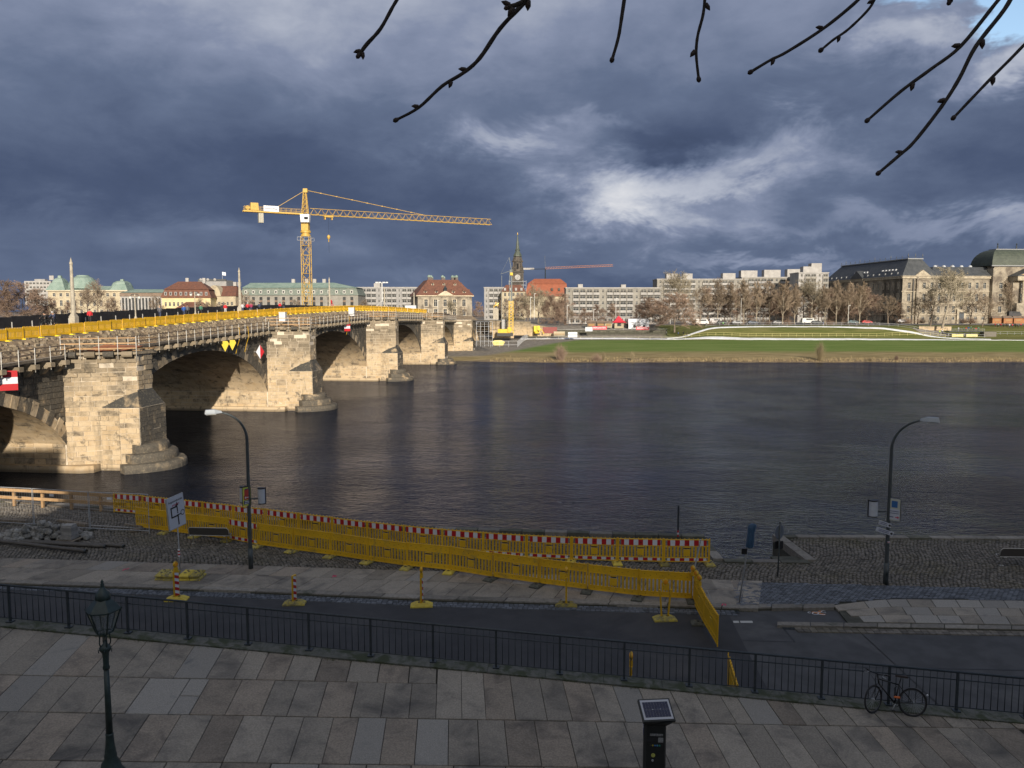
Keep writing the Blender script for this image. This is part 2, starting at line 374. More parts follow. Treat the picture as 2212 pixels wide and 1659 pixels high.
# river edge of the quay
EDGE = [(-90, 58), (-40, 48.5), (-24, 44.6), (-12, 41.6), (-5, 39.8), (9.4, 38.25), (9.4, 34.75), (13.1, 34.6), (12.9, 38.6), (28, 38.2), (60, 37), (160, 34)]
KF = [g(-400, 2246), g(0, 2257), g(900, 2287), g(1700, 2322), g(2477, 2343), g(2859, 2356)]      # kerb front (road side) left part
KT = [g(-400, 2152), g(0, 2163), g(800, 2188), g(1700, 2216), g(2477, 2238), g(2834, 2250)]      # back line of the slab footpath
KR = [g(2863, 2354), g(3240, 2350)]
K2 = [g(2925, 2420, RZ_), g(3300, 2425), g(3968, 2436), g(4700, 2448)]                                 # second kerb (towards road)
def quay():
    q = thing('quay', None, None); q['kind'] = 'structure'
    b = MB()
    back = [(e[0], e[1]) for e in EDGE]
    low = [(-90, 40)] + [(p.x, p.y) for p in KF] + [(KR[1].x, KR[1].y)] + [(p.x, p.y) for p in K2[1:]] + [(160, K2[-1].y - 3)]
    b.prism(low + back[::-1], -1.0, QZ - .05)
    b.build('quay_body', QWALL, q, kind='structure')
    # cobbles
    cob = MB(); random.seed(3)
    region = [(p.x, p.y + .02) for p in KT] + [(g(3200, 2262).x, g(3200, 2262).y), (g(4300, 2290).x, g(4300, 2290).y)] + [(32, 38.0), (28, 37.7), (13.5, 38.1), (13.6, 34.9), (13.1, 34.2), (9.0, 34.3), (8.9, 37.7), (-5, 39.3), (-12, 41.1), (-24, 44.1), (-32, 46.2)]
    s = .165
    for j in range(int(18 / s)):
        for i in range(int(66 / s)):
            x = -33 + i * s + (s * .5 if j % 2 else 0); y = 29 + j * s
            x += .5 * math.sin(y * 1.2 + x * .22) * .25; y += .35 * math.sin(x * .9) * .3
            if not inpoly(x, y, region): continue
            x += jit(.022); y += jit(.022); w = s * random.uniform(.40, .47); h = s * random.uniform(.40, .47); z = QZ + jit(.012); a = jit(.35); ca, sa = math.cos(a), math.sin(a)
            P = []
            for k, zz in ((1.0, -.06), (.72, 0)):
                for ux, uy in ((-1, -1), (1, -1), (1, 1), (-1, 1)):
                    px, py = ux * w * k + jit(.008), uy * h * k + jit(.008); P.append((x + px * ca - py * sa, y + px * sa + py * ca, z + zz))
            cob.add(P, ((4, 5, 6, 7), (0, 1, 5, 4), (1, 2, 6, 5), (2, 3, 7, 6), (3, 0, 4, 7)), 0, random.random())
    cob.build('cobblestones', COB, q, kind='stuff')
    jb = MB(); jb.add([(p[0], p[1], QZ - .035) for p in region], (tuple(range(len(region))),)); jb.build('joint_sand', JOINT, q, kind='structure')
    # blue sett area
    se = MB(); reg2 = [(g(2836, 2252).x, g(2836, 2252).y), (g(2862, 2347).x, g(2862, 2347).y), (g(3240, 2341).x, g(3240, 2341).y), (g(3250, 2333).x, g(3250, 2333).y), (g(3500, 2317).x, g(3500, 2317).y), (g(4300, 2332).x, g(4300, 2332).y), (g(4300, 2290).x, g(4300, 2290).y), (g(3200, 2262).x, g(3200, 2262).y)]
    for j in range(80):
        for i in range(160):
            x = 6 + i * .2 + (.1 if j % 2 else 0); y = 25 + j * .13; ca, sa = math.cos(-.02), math.sin(-.02)
            X, Y = x, y - .02 * (x - 8)
            if not inpoly(X, Y, reg2): continue
            k = .75
            w, h = .094, .058; z = QZ + jit(.006); P = [(X + ux * w * q_ , Y + uy * h * q_, z + zz) for q_, zz in ((1, -.05), (.9, 0)) for ux, uy in ((-1, -1), (1, -1), (1, 1), (-1, 1))]
            se.add(P, ((4, 5, 6, 7), (0, 1, 5, 4), (1, 2, 6, 5), (2, 3, 7, 6), (3, 0, 4, 7)), 0, random.random())
    se.build('setts', SETT, q, kind='stuff')
    jb = MB(); jb.add([(p[0], p[1], QZ - .02) for p in reg2], (tuple(range(len(reg2))),)); jb.build('sett_bed', JOINT, q, kind='structure')
    # coping blocks along the water
    random.seed(5)
    for k in range(len(EDGE) - 1):
        a, c = Vector((*EDGE[k], 0)), Vector((*EDGE[k + 1], 0)); L = (c - a).length
        if a.x < -41 or a.x > 30: continue
        n = max(1, int(L / 1.05)); dr = (c - a).normalized(); nn = Vector((dr.y, -dr.x, 0)); hgt = .16 if k == 4 or k == 3 else .05
        for i in range(n):
            L1 = L / n; m_ = a + dr * (L1 * (i + .5)) + nn * .20
            bb = MB(); bb.box((0, 0, 0), (L1 - .02, .46, hgt + .3), tone=random.random(), top=.985)
            if L1: bb.build('coping_stone', KERB if random.random() < .6 else QWALL, q, loc=(m_.x, m_.y, QZ - .15 + hgt / 2 + jit(.008)), rz=math.atan2(dr.y, dr.x) + jit(.004))
    # steps down in the notch: each step a stone
    for i in range(8):
        bb = MB(); bb.box((0, 0, 0), (1.5 - .0 * i, .42, .34), tone=random.random())
        bb.build('step', QWALL, q, loc=(12.55, 38.1 - .42 * i + .2, .25 + i * .34))
    return q
QUAY = quay()
def slab_obj(pts, z, th, m, parent, name='paving_slab', tone=.5, zf=None):
    b = MB(); n = len(pts); c = Vector((sum(p[0] for p in pts) / n, sum(p[1] for p in pts) / n))
    zz = zf if zf else (lambda x, y: z)
    def inn(p, k): v = Vector((p[0] - c.x, p[1] - c.y)); L = v.length; return (c.x + v.x * (1 - k / L), c.y + v.y * (1 - k / L))
    lo = [inn(p, .014 + .008 * random.random()) for p in pts]; hi = [inn(p, .028 + .012 * random.random()) for p in pts]
    vs = [(p[0] - c.x, p[1] - c.y, zz(*p) - th) for p in lo] + [(p[0] - c.x, p[1] - c.y, zz(*p) - .008) for p in lo] + [(p[0] - c.x, p[1] - c.y, zz(*p)) for p in hi]
    z0 = zz(c.x, c.y); vs = [(a, b_, q - z0) for a, b_, q in vs]
    fs = [(i, (i + 1) % n, n + (i + 1) % n, n + i) for i in range(n)] + [(n + i, n + (i + 1) % n, 2 * n + (i + 1) % n, 2 * n + i) for i in range(n)] + [tuple(range(2 * n, 3 * n))]
    b.add(vs, fs, 0, tone); return b.build(name, m, parent, loc=(c.x, c.y, z0))
def gmat(): return random.choices([GRAN, GRANR, GRANB], [9, 4, .8])[0]
def lerpline(P, x):
    for i in range(len(P) - 1):
        if P[i].x <= x <= P[i + 1].x or i == len(P) - 2:
            k = (x - P[i].x) / (P[i + 1].x - P[i].x); return P[i].y + k * (P[i + 1].y - P[i].y)
def footpath():
    f = thing('footpath', None, None); f['kind'] = 'structure'; random.seed(11)
    b = MB(); n = 24; xs = [KF[0].x + (KF[-1].x - KF[0].x) * i / n for i in range(n + 1)]
    for i in range(n): b.quad((xs[i], lerpline(KF, xs[i]) + .05, QZ - .03), (xs[i + 1], lerpline(KF, xs[i + 1]) + .05, QZ - .03), (xs[i + 1], lerpline(KT, xs[i + 1]), QZ - .03), (xs[i], lerpline(KT, xs[i]), QZ - .03))
    b.build('slab_bed', JOINT, f, kind='structure')
    x1 = 9.2; ang = math.atan2(KF[-1].y - KF[1].y, KF[-1].x - KF[1].x); sk = -math.tan(ang) * 1.0
    for row, (u0, u1) in enumerate(((0, .12), (.12, .60), (.60, 1.0))):
        x = -26.0 + row * .4
        while x < x1:
            w = random.uniform(.75, 1.25) * (1.9 if row == 0 else 1)
            xa, xb = x, min(x + w, x1)
            def P(xx, u):
                y0, y1 = lerpline(KF, xx), lerpline(KT, xx); y = y0 + (y1 - y0) * u; return (xx + (y - y0) * .36, y)
            pts = [P(xa, u0), P(xb, u0), P(xb, u1), P(xa, u1)]
            if xb - xa > .2 and pts[1][0] < 10.3: slab_obj(pts, QZ + (.0 if row else .004), .15 if row == 0 else .06, KERB if row == 0 else gmat(), f, 'kerb_stone' if row == 0 else 'paving_slab', random.random())
            x += w
    # corner slabs and right-hand kerb, second kerb, flagstones
    for q_ in ([(2755, 2247), (2830, 2247), (2848, 2283), (2775, 2283)], [(2700, 2247), (2750, 2247), (2772, 2283), (2715, 2283)], [(2740, 2285), (2832, 2285), (2856, 2338), (2765, 2338)], [(2690, 2285), (2738, 2285), (2762, 2338), (2705, 2338)]):
        slab_obj([(g(*p).x, g(*p).y) for p in reversed(q_)], QZ + .007, .06, GRAN, f, tone=random.random())
    X = 2866
    while X < 3235:
        w = 123; slab_obj([(g(X, 2357).x, g(X, 2357).y), (g(X + w, 2357 - 4).x, g(X + w, 2353).y), (g(X + w, 2339).x, g(X + w, 2339).y), (g(X, 2340).x, g(X, 2340).y)], QZ, .13, KERB, f, 'kerb_stone', random.random()); X += w
    X = 3010
    while X < 4400:
        w = 130; s0 = .017; zq = RZ_ + .10
        slab_obj([(g(X, 2422 + s0 * (X - 3010), zq).x, g(X, 2422 + s0 * (X - 3010), zq).y), (g(X + w, 2422 + s0 * (X + w - 3010), zq).x, g(X + w, 2422 + s0 * (X + w - 3010), zq).y), (g(X + w, 2408 + s0 * (X + w - 3010), zq).x, g(X + w, 2408 + s0 * (X + w - 3010), zq).y), (g(X, 2408 + s0 * (X - 3010), zq).x, g(X, 2408 + s0 * (X - 3010), zq).y)], zq, .12, KERB, f, 'kerb_stone', random.random()); X += w
    # big flagstones right
    zq = QZ - .02
    def top(x): return 2345 - 24 * sstep(3240, 3420, x) + .010 * max(0, x - 3500)
    for r_ in range(3):
        X = 3228 + r_ * 28
        while X < 4400:
            w = random.uniform(70, 120)
            def L(x, u):
                yb = 2406 + .017 * (x - 3010) - 1.5; y = top(x) + (yb - top(x)) * u; return g(x + u * 62 * 1.0, y, zq)
            pts = [L(X, (r_ + 1) / 3), L(X + w, (r_ + 1) / 3), L(X + w, r_ / 3), L(X, r_ / 3)]
            slab_obj([(p.x, p.y) for p in pts], zq, .08, random.choice([GRAN, GRANB]), f, tone=random.random()); X += w
    b = MB(); pts = [g(3235, 2346, QZ - .06), g(3300, 2409, QZ - .06), g(4450, 2430, QZ - .06), g(4450, 2325, QZ - .06), g(3420, 2321, QZ - .06)]; b.add(pts, ((0, 1, 2, 3, 4),)); b.build('flag_bed', JOINT, f, kind='structure')
footpath()
def road():
    b = MB(); T_ = [(-120, KF[0].y + 26)] + [(p.x, p.y + .12) for p in KF] + [(KR[1].x, KR[1].y + .1), (g(3300, 2408).x, g(3300, 2408).y), (160, K2[-1].y - 3)]; n = len(T_)
    for a, c in zip(T_, T_[1:]): b.quad((a[0], 12, RZ_), (c[0], 12, RZ_), (c[0], c[1], RZ_), (a[0], a[1], RZ_))
    r = b.build('road', ASPH, kind='structure')
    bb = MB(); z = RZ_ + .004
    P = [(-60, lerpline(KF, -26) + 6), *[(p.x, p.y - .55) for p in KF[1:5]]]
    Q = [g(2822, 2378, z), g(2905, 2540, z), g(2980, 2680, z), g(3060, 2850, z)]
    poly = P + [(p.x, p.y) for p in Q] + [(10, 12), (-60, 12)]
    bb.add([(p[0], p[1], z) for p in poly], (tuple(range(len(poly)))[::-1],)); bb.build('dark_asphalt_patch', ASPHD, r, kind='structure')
    # gutter setts
    random.seed(4); gs = MB()
    for j in range(3):
        x = -30.0
        while x < 8.2:
            w = random.uniform(.15, .23); y = lerpline(KF, x) - .10 - j * .17; gs.box((x + w / 2, y, z + .005), (w - .02, .145, .04), tone=random.random(), rz=-.1, top=.92); x += w
    gs.build('gutter_setts', SETT, r, kind='stuff')
    for j in range(3):
        X = 3085
        while X < 4400:
            sy = 2427 + j * 9 + .017 * (X - 3010); p = g(X + j * 8, sy, z); bb = MB(); bb.box((0, 0, 0), (.235, .20, .05), tone=random.random(), top=.93)
            bb.build('gutter_stone', COB if j else SETT, r, loc=(p.x, p.y, z + .006), rz=-.04); X += 27
    seam = MB()
    def line(pts, w, z, bm=None, mi=0):
        bm = bm or seam
        for a, c in zip(pts, pts[1:]):
            dv = (Vector(c) - Vector(a)).normalized(); nn = Vector((-dv.y, dv.x, 0)) * w / 2
            bm.quad(*[(q.x, q.y, z) for q in (Vector(a) - nn, Vector(c) - nn, Vector(c) + nn, Vector(a) + nn)], mi=mi)
    line([g(3040, 2440, z), g(3080, 2487, z)], .04, z + .004); line([g(2880, 2482, z), g(3080, 2487, z)], .04, z + .004)
    line([g(3290, 2585, z), g(3600, 2590, z), g(4100, 2600, z)], .05, z + .004)
    seam.build('asphalt_seam', mat('tar_seam', (.02, .02, .022), rough=.6), r)
    # white dashes
    w_ = mat('road_paint', (.45, .45, .43), (.2, .2, .2), 6, .7, contrast=(.5, .8))
    for x0, x1 in ((2843, 2862), (2870, 2915)):
        bb = MB(); q = [g(x0, 2414, z), g(x1 + 3, 2414, z), g(x1, 2406, z), g(x0 - 3, 2406, z)]; bb.quad(*[(p.x, p.y, z + .004) for p in q]); bb.build('road_marking', w_, r)
    # painted figure on the cycle lane: orange body with white wheels
    o_ = mat('orange_paint', (.55, .22, .06), (.4, .17, .06), 8, .7)
    def loc(x, y): return g(2700 + x / 3.687, 2240 + y / 3.687, z)
    bb = MB(); P = [(1640, 490), (1655, 477), (1720, 487), (1750, 462), (1800, 472), (1785, 490), (1760, 505), (1830, 515), (1845, 525), (1800, 532), (1740, 515), (1690, 502), (1650, 502)]
    bb.add([(loc(*p).x, loc(*p).y, z + .006) for p in P], (tuple(range(len(P)))[::-1],)); bb.build('road_marking', o_, r)
    bb = MB(); 
    for cx, cy, rx, ry in ((1705, 505, 55, 18), (1790, 508, 60, 18), (1810, 482, 30, 12), (1610, 495, 20, 9)):
        pts = [loc(cx + rx * math.cos(a * math.pi / 8), cy + ry * math.sin(a * math.pi / 8)) for a in range(2, 16)]; line(pts, .035, z + .010, bb)
    bb.build('road_marking', WHT, r)
    # drains
    for sx, sy in ((2832, 2367), (3058, 2428)):
        p = g(sx, sy, z); t = thing('storm_drain', 'cast iron drain grate beside the ' + ('pink paint marks at the kerb corner' if sx < 3000 else 'second kerb before the gutter stones'), 'drain', (p.x, p.y, z), -.05, 'drain grates')
        fr = MB()
        for a, bx in (((-.24, 0, .012), (.05, .5, .03)), ((.24, 0, .012), (.05, .5, .03)), ((0, -.23, .012), (.44, .04, .03)), ((0, .23, .012), (.44, .04, .03))): fr.box(a, bx)
        fr.build('frame', IRON, t)
        for i in range(7): bb = MB(); bb.box((-.18 + i * .06, 0, .012), (.028, .42, .024)); bb.build('bar', IRON, t)
    # pink surveying marks
    pk = mat('pink_spray', (.75, .06, .16), (.5, .05, .12), 9, .8)
    bb = MB(); line([g(2770, 2362, z), g(2800, 2356, z), g(2805, 2352, z)], .05, RZ_ + .012, bb); bb.build('pink_mark', pk, r)
    for pts in ([(475, 2212), (485, 2205), (492, 2207), (500, 2202)], [(1288, 2238), (1296, 2230), (1305, 2232)], [(1290, 2230), (1302, 2236)], [(2797, 2347), (2802, 2341), (2812, 2342), (2811, 2347)]):
        bb = MB(); line([g(*p) for p in pts], .05, QZ + .012, bb); bb.build('pink_mark', pk, QUAY)
road()

# ------------------------------------------------------------------ foreground ramp pavement
def gz(x, y): return 3.281 - .06 * x + .06 * y
E1 = Vector((math.cos(R(4.05)), math.sin(R(4.05)))); E2 = Vector((-E1.y, E1.x))
def gslope(sx, sy):
    r = ray(sx * d, sy * d); t = (3.281 - CAMZ) / (r.z + .06 * r.x - .06 * r.y); return Vector((r.x * t, r.y * t))
def uv(p): return (p.dot(E1), p.dot(E2))
RA, RB = Vector((-12.6, 21.27)), Vector((11.5, 19.52)); RD = (RB - RA).normalized(); RN = Vector((-RD.y, RD.x))
def pavement():
    sw = thing('sidewalk', None, None); sw['kind'] = 'structure'; random.seed(21)
    vA = uv(gslope(1000, 2634))[1]; vB = uv(gslope(2000, 2790))[1]; vC = uv(gslope(1500, 2962))[1]
    kerbline = lambda u: (lambda p: p)(0)
    # near edge of the kerb strip under the railing
    def v_k(u):     # where the kerb's near edge is in v for a given u
        p0 = RA - RN * .28; dv = RD
        a1, b1 = uv(p0); a2, b2 = uv(p0 + dv); return b1 + (u - a1) * (b2 - b1) / (a2 - a1)
    rowA = [-260, -150, -30, 89, 206, 334, 461, 554, 673, 800, 908, 994, 1102, 1220, 1342, 1461, 1582, 1690]
    rowB1 = [-220, -60, 70, 185, 351, 482, 650, 732, 870, 1008, 1109, 1228, 1355, 1474, 1583, 1688]
    rowB2 = [1688, 1790, 1884, 1999, 2123, 2221, 2333, 2428, 2535, 2663, 2765, 2863, 2929, 3044, 3135, 3224, 3333, 3448, 3529, 3626, 3708, 3811, 3861, 3960, 4080, 4200, 4300]
    rowC = [-320, -140, 28, 192, 318, 461, 596, 732, 864, 997, 1121, 1247, 1354, 1471, 1605, 1736, 1859, 1972, 2100, 2238, 2360, 2480, 2602, 2715, 2830, 2950, 3070, 3180, 3290, 3395, 3500, 3600, 3700, 3800, 3900, 4000, 4150]
    def us(row, sy0, k): return [uv(gslope(s, sy0 + k * s))[0] for s in row]
    def add(u0, u1, v0, v1a, v1b, m=None):
        pts = [E1 * u0 + E2 * v0, E1 * u1 + E2 * v0, E1 * u1 + E2 * v1b, E1 * u0 + E2 * v1a]
        slab_obj([(p.x, p.y) for p in pts], 0, .1, m or gmat(), sw, tone=random.random(), zf=lambda x, y, q=jit(.006): gz(x, y) + q)
    uA = us(rowA, 2609, .021)
    for i, (a, b) in enumerate(zip(uA, uA[1:])):
        if v_k(b) - vA > .15: add(a, b, vA, v_k(a), v_k(b), GRANB if i == 3 else None)
    uB = us(rowB1, 2753, .0215)
    for i, (a, b) in enumerate(zip(uB, uB[1:])):
        if i == 6:
            mv = (vA + vB) / 2; add(a, b, vB, mv, mv, GRANB); add(a, b, mv, vA, vA, GRANB)
        else: add(a, b, vB, vA, vA)
    uB = us(rowB2, 2753, .0215)
    for i, (a, b) in enumerate(zip(uB, uB[1:])): add(a, b, vB, v_k(a), v_k(b))
    uC = us(rowC, 2938, .014)
    for a, b in zip(uC, uC[1:]): add(a, b, vC, vB, vB)
    v = vC; 
    for r_ in range(7):
        u = -13 + jit(.4); h = 1.15
        while u < 14:
            w = random.uniform(.7, 1.15); add(u, u + w, v - h, v, v); u += w
        v -= h
    b = MB(); P = [(-40, 0), (40, 0), (40, (RB + RD * 28.5 - RN * .2).y), (-40, (RA - RD * 27.5 - RN * .2).y)]
    b.add([(p[0], p[1], gz(*p) - .03) for p in P], ((0, 1, 2, 3),)); b.build('slab_bed', JOINT, sw, kind='structure')
    # kerb strip with retaining wall down to the road
    L = 70; n = 46; A = RA - RD * 23
    for i in range(n):
        a = A + RD * (i * L / n + .004); c = A + RD * ((i + 1) * L / n - .004); w0, w1 = -.28, .17
        bm = MB(); P = [a + RN * w0, c + RN * w0, c + RN * w1, a + RN * w1]; m_ = (a + c) / 2
        tp = [(p.x - m_.x, p.y - m_.y, gz(p.x, p.y) + .03) for p in P]; bt = [(p.x - m_.x, p.y - m_.y, RZ_ - .3) for p in P]
        bm.add(bt + tp, ((4, 5, 6, 7), (0, 1, 5, 4), (1, 2, 6, 5), (2, 3, 7, 6), (3, 0, 4, 7)), 0, random.random()); bm.build('kerb_block', MOSS, sw, loc=(m_.x, m_.y, 0))
pavement()
def terrace():
    t = thing('terrace', None, None); t['kind'] = 'structure'
    b = MB(); b.box((0, -9, 6.2), (260, 21, 12.4)); b.build('terrace_wall', mat('terrace_sandstone', (.22, .19, .15), (.30, .26, .20), .8, .9, bump=.02), t, kind='structure')
terrace()

def railing():
    r = thing('metal_railing', 'dark blue grey iron railing between the slab pavement and the sunken road', 'railing')
    H = 1.06; sp = .1745 * 1.0
    step = .1684; A = RA + RD * ((-2.10 - RA.x) / RD.x) - RD * (step * 97); n = 204; L = n * step
    bm = MB(); bm.tube([(0, 0, 0), (0, 0, .9)], .0105, 6); mb = bm.mesh('baluster', IRON, True)
    pm = MB(); pm.box((0, 0, .51), (.055, .055, 1.02)); pm.box((0, 0, .012), (.17, .17, .03)); mp = pm.mesh('post', IRON)
    off = 3
    for i in range(n + 1):
        p = A + RD * (i * step); z = gz(p.x, p.y) + .03
        if (i + off) % 10 == 0: link('post', mp, r, (p.x, p.y, z), math.atan2(RD.y, RD.x))
        else: link('baluster', mb, r, (p.x, p.y, z + .10))
    for nm, hz, rr in (('top_rail', 1.03, .030), ('middle_rail', .83, .016), ('bottom_rail', .11, .014)):
        b = MB(); P = [A, A + RD * L]; b.tube([(p.x, p.y, gz(p.x, p.y) + .03 + hz) for p in P], rr, 10); b.build(nm, IRON, r, smooth=True)
    return r
railing()
def weeds():
    rng = random.Random(41); b = MB()
    def tuft(x, y, z, h):
        for k in range(rng.randint(3, 6)):
            a = rng.uniform(0, 6.28); w = .006; q = (x + rng.gauss(0, .03), y + rng.gauss(0, .03)); b.add([(q[0] - w * math.cos(a), q[1] - w * math.sin(a), z), (q[0] + w * math.cos(a), q[1] + w * math.sin(a), z), (q[0] + rng.gauss(0, .03), q[1] + rng.gauss(0, .03), z + h * rng.uniform(.5, 1))], ((0, 1, 2),), 0, rng.random())
    for i in range(520):
        p = RA + RD * rng.uniform(-4, 32) - RN * (.29 + abs(rng.gauss(0, .03))); tuft(p.x, p.y, gz(p.x, p.y) - .01, .07)
    for i in range(700): x = rng.uniform(-25, 9); tuft(x, lerpline(KF, x) - .02 + rng.gauss(0, .03), RZ_, .07)
    for i in range(900):
        x = rng.uniform(-26, 28); k = [e for e in EDGE if e[0] <= x][-1]; tuft(x, k[1] - .75 + rng.gauss(0, .25), QZ - .02, .10)
    b.build('weeds', mat('weed_green', (.06, .08, .025), (.11, .10, .05), 3, .9, tone=.4), kind='stuff', label='small weeds growing in kerb joints and along the quay edge', cat='grass')
weeds()
# ------------------------------------------------------------------ stone bridge
AL = math.atan(.111); BN = Vector((math.cos(AL), -math.sin(AL))); BA = Vector((math.sin(AL), math.cos(AL)))
def F(s, t=0.0, z=0.0): return Vector((-46.05 + .111 * s + BN.x * t, s + BN.y * t, z))
ZS = [(0, 6.6), (20, 7.6), (33, 8.4), (60, 9.85), (72, 10.25), (92, 10.95), (113, 11.55), (141, 12.2), (160, 12.42), (185, 12.25), (208, 11.9), (230, 11.45), (253, 11.0), (300, 10.2), (345, 9.6), (420, 9.0)]
def zc(s):
    xs = [p[0] for p in ZS]; ys = [p[1] for p in ZS]
    return float(sum(np.interp(s + o, xs, ys) for o in (-10, -5, 0, 5, 10)) / 5)
PIERS = [33, 71.7, 113.5, 160.3, 208, 253.5, 298, 336]; HP = 3.5
ARCH = []
for a_, b_ in zip(PIERS, PIERS[1:]):
    m_ = (a_ + b_) / 2; hg = (b_ - a_) / 2 - HP; ARCH.append((m_, hg + .8, zc(m_) - 1.68, hg))
def za(arch, s):
    m_, a, c, hg = arch; q = max(0, 1 - ((s - m_) / a) ** 2); return c * math.sqrt(q)
def stone_mat(name, grey=0.0):
    m = bpy.data.materials.new(name); m.use_nodes = True; t = NT(m.node_tree); p = t.n['Principled BSDF']; p.inputs['Roughness'].default_value = .9; p.inputs['Specular IOR Level'].default_value = .2
    tc = t.new('ShaderNodeTexCoord').outputs['Object']; geo = t.new('ShaderNodeNewGeometry').outputs['Position']
    sp = t.new('ShaderNodeSeparateXYZ'); t.l.new(geo, sp.inputs[0]); Z = sp.outputs[2]
    oi = t.new('ShaderNodeObjectInfo').outputs['Random']; at = t.new('ShaderNodeAttribute', attribute_name='tone').outputs['Fac']
    r = t.math('FRACT', t.math('ADD', at, oi))
    col = t.ramp(r, [(0, (.36, .27, .165)), (.25, (.50, .38, .235)), (.45, (.43, .315, .185)), (.65, (.54, .42, .27)), (.82, (.33, .255, .165)), (.90, (.19, .155, .11)), (.96, (.22, .175, .12)), (1, (.47, .35, .21))])
    col = t.mix(t.smooth(t.noise(geo, 1.4, 6, .65), .35, .7), col, (.50, .40, .27))
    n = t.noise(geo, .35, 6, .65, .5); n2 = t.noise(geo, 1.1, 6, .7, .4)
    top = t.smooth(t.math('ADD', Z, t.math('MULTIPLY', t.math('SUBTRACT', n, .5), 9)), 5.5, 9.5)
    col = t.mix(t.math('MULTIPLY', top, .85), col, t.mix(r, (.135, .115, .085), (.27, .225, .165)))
    mp = t.new('ShaderNodeMapping'); mp.inputs['Scale'].default_value = (1, 1, .18); t.l.new(geo, mp.inputs[0])
    strk = t.smooth(t.noise(mp.outputs[0], .9, 6, .7, .4), .54, .68); col = t.mix(t.math('MULTIPLY', strk, .55), col, (.15, .125, .09))
    dark = t.smooth(n2, .54, .66); col = t.mix(t.math('MULTIPLY', dark, .75), col, (.10, .085, .065))
    salt = t.smooth(t.noise(geo, 1.9, 6, .7, .8), .64, .70); col = t.mix(t.math('MULTIPLY', salt, .75), col, (.68, .64, .56))
    wet = t.smooth(Z, .45, .1); col = t.mix(t.math('MULTIPLY', wet, .7), col, (.10, .08, .055))
    if grey: col = t.mix(t.math('MULTIPLY', t.smooth(t.noise(geo, .7, 5, .6), .25, .5), grey), col, t.mix(t.smooth(t.noise(geo, 6, 5, .7), .5, .7), (.060, .058, .053), (.17, .15, .11)))
    t.l.new(col, p.inputs['Base Color'])
    b = t.new('ShaderNodeBump'); b.inputs['Distance'].default_value = .05; t.l.new(t.noise(geo, 5, 6, .7), b.inputs['Height']); t.l.new(b.outputs[0], p.inputs['Normal'])
    return m
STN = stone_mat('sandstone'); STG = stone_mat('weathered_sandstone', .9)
MORT = mat('lime_mortar', (.50, .43, .33), (.62, .54, .43), .8, .95, bump=.03, dirt=((.2, .17, .13), .5, .5, .7))
def ashlar(f, u0, u1, z0, z1, hgt, ln, thick, make, gap=.045, ins=lambda u, z: True, rough=.02):
    z = z0; k = 0
    while z < z1 - .05:
        h = min(hgt * random.uniform(.85, 1.15), z1 - z); a0, a1 = u0(z + h / 2), u1(z + h / 2); u = a0
        first = True
        while u < a1 - .01:
            w = ln * random.uniform(.7, 1.4) * (.5 if first and k % 2 else 1); w = min(w, a1 - u)
            if a1 - u - w < .25: w = a1 - u
            if ins(u + w / 2, z + h / 2): make(u + gap / 2, u + w - gap / 2, z + gap / 2, z + h - gap / 2, thick + jit(rough) + (random.random() < .06) * -.05)
            u += w; first = False
        z += h; k += 1
def wallblocks(A, Bp, z0, z1, parent, singles, hgt=.40, ln=.95, ins=lambda u, z: True, taper=lambda z: (0.0, 1.0), lean=lambda z: Vector((0, 0)), m=STN, extra=lambda u, z: 0.0):
    """ashlar on the vertical wall from A to B (2D); outward is to the right of A->B"""
    A = Vector(A); Bp = Vector(Bp); L = (Bp - A).length; dr = (Bp - A) / L; nn = Vector((dr.y, -dr.x)); st = MB()
    def make(ua, ub, za_, zb, th):
        if ub - ua < .05: return
        th += extra((ua + ub) / 2, (za_ + zb) / 2)
        c = A + dr * ((ua + ub) / 2) + nn * (th / 2 - .1) + lean((za_ + zb) / 2); dims = (ub - ua, th + .2, zb - za_); rz = math.atan2(dr.y, dr.x); tn = random.random()
        if singles and BUD[0] > 0:
            BUD[0] -= 1; b = MB(); b.box((0, 0, 0), dims, tone=tn, top=1); b.build('stone_block', m, parent, loc=(c.x, c.y, (za_ + zb) / 2), rz=rz + jit(.006))
        else: st.box((c.x, c.y, (za_ + zb) / 2), dims, rz + jit(.006), tone=tn)
    ashlar(None, lambda z: taper(z)[0] * L, lambda z: taper(z)[1] * L, z0, z1, hgt, ln, .07, make, ins=ins)
    if st.v: st.build('stone_course', m, parent, kind='stuff')
BUD = [0]
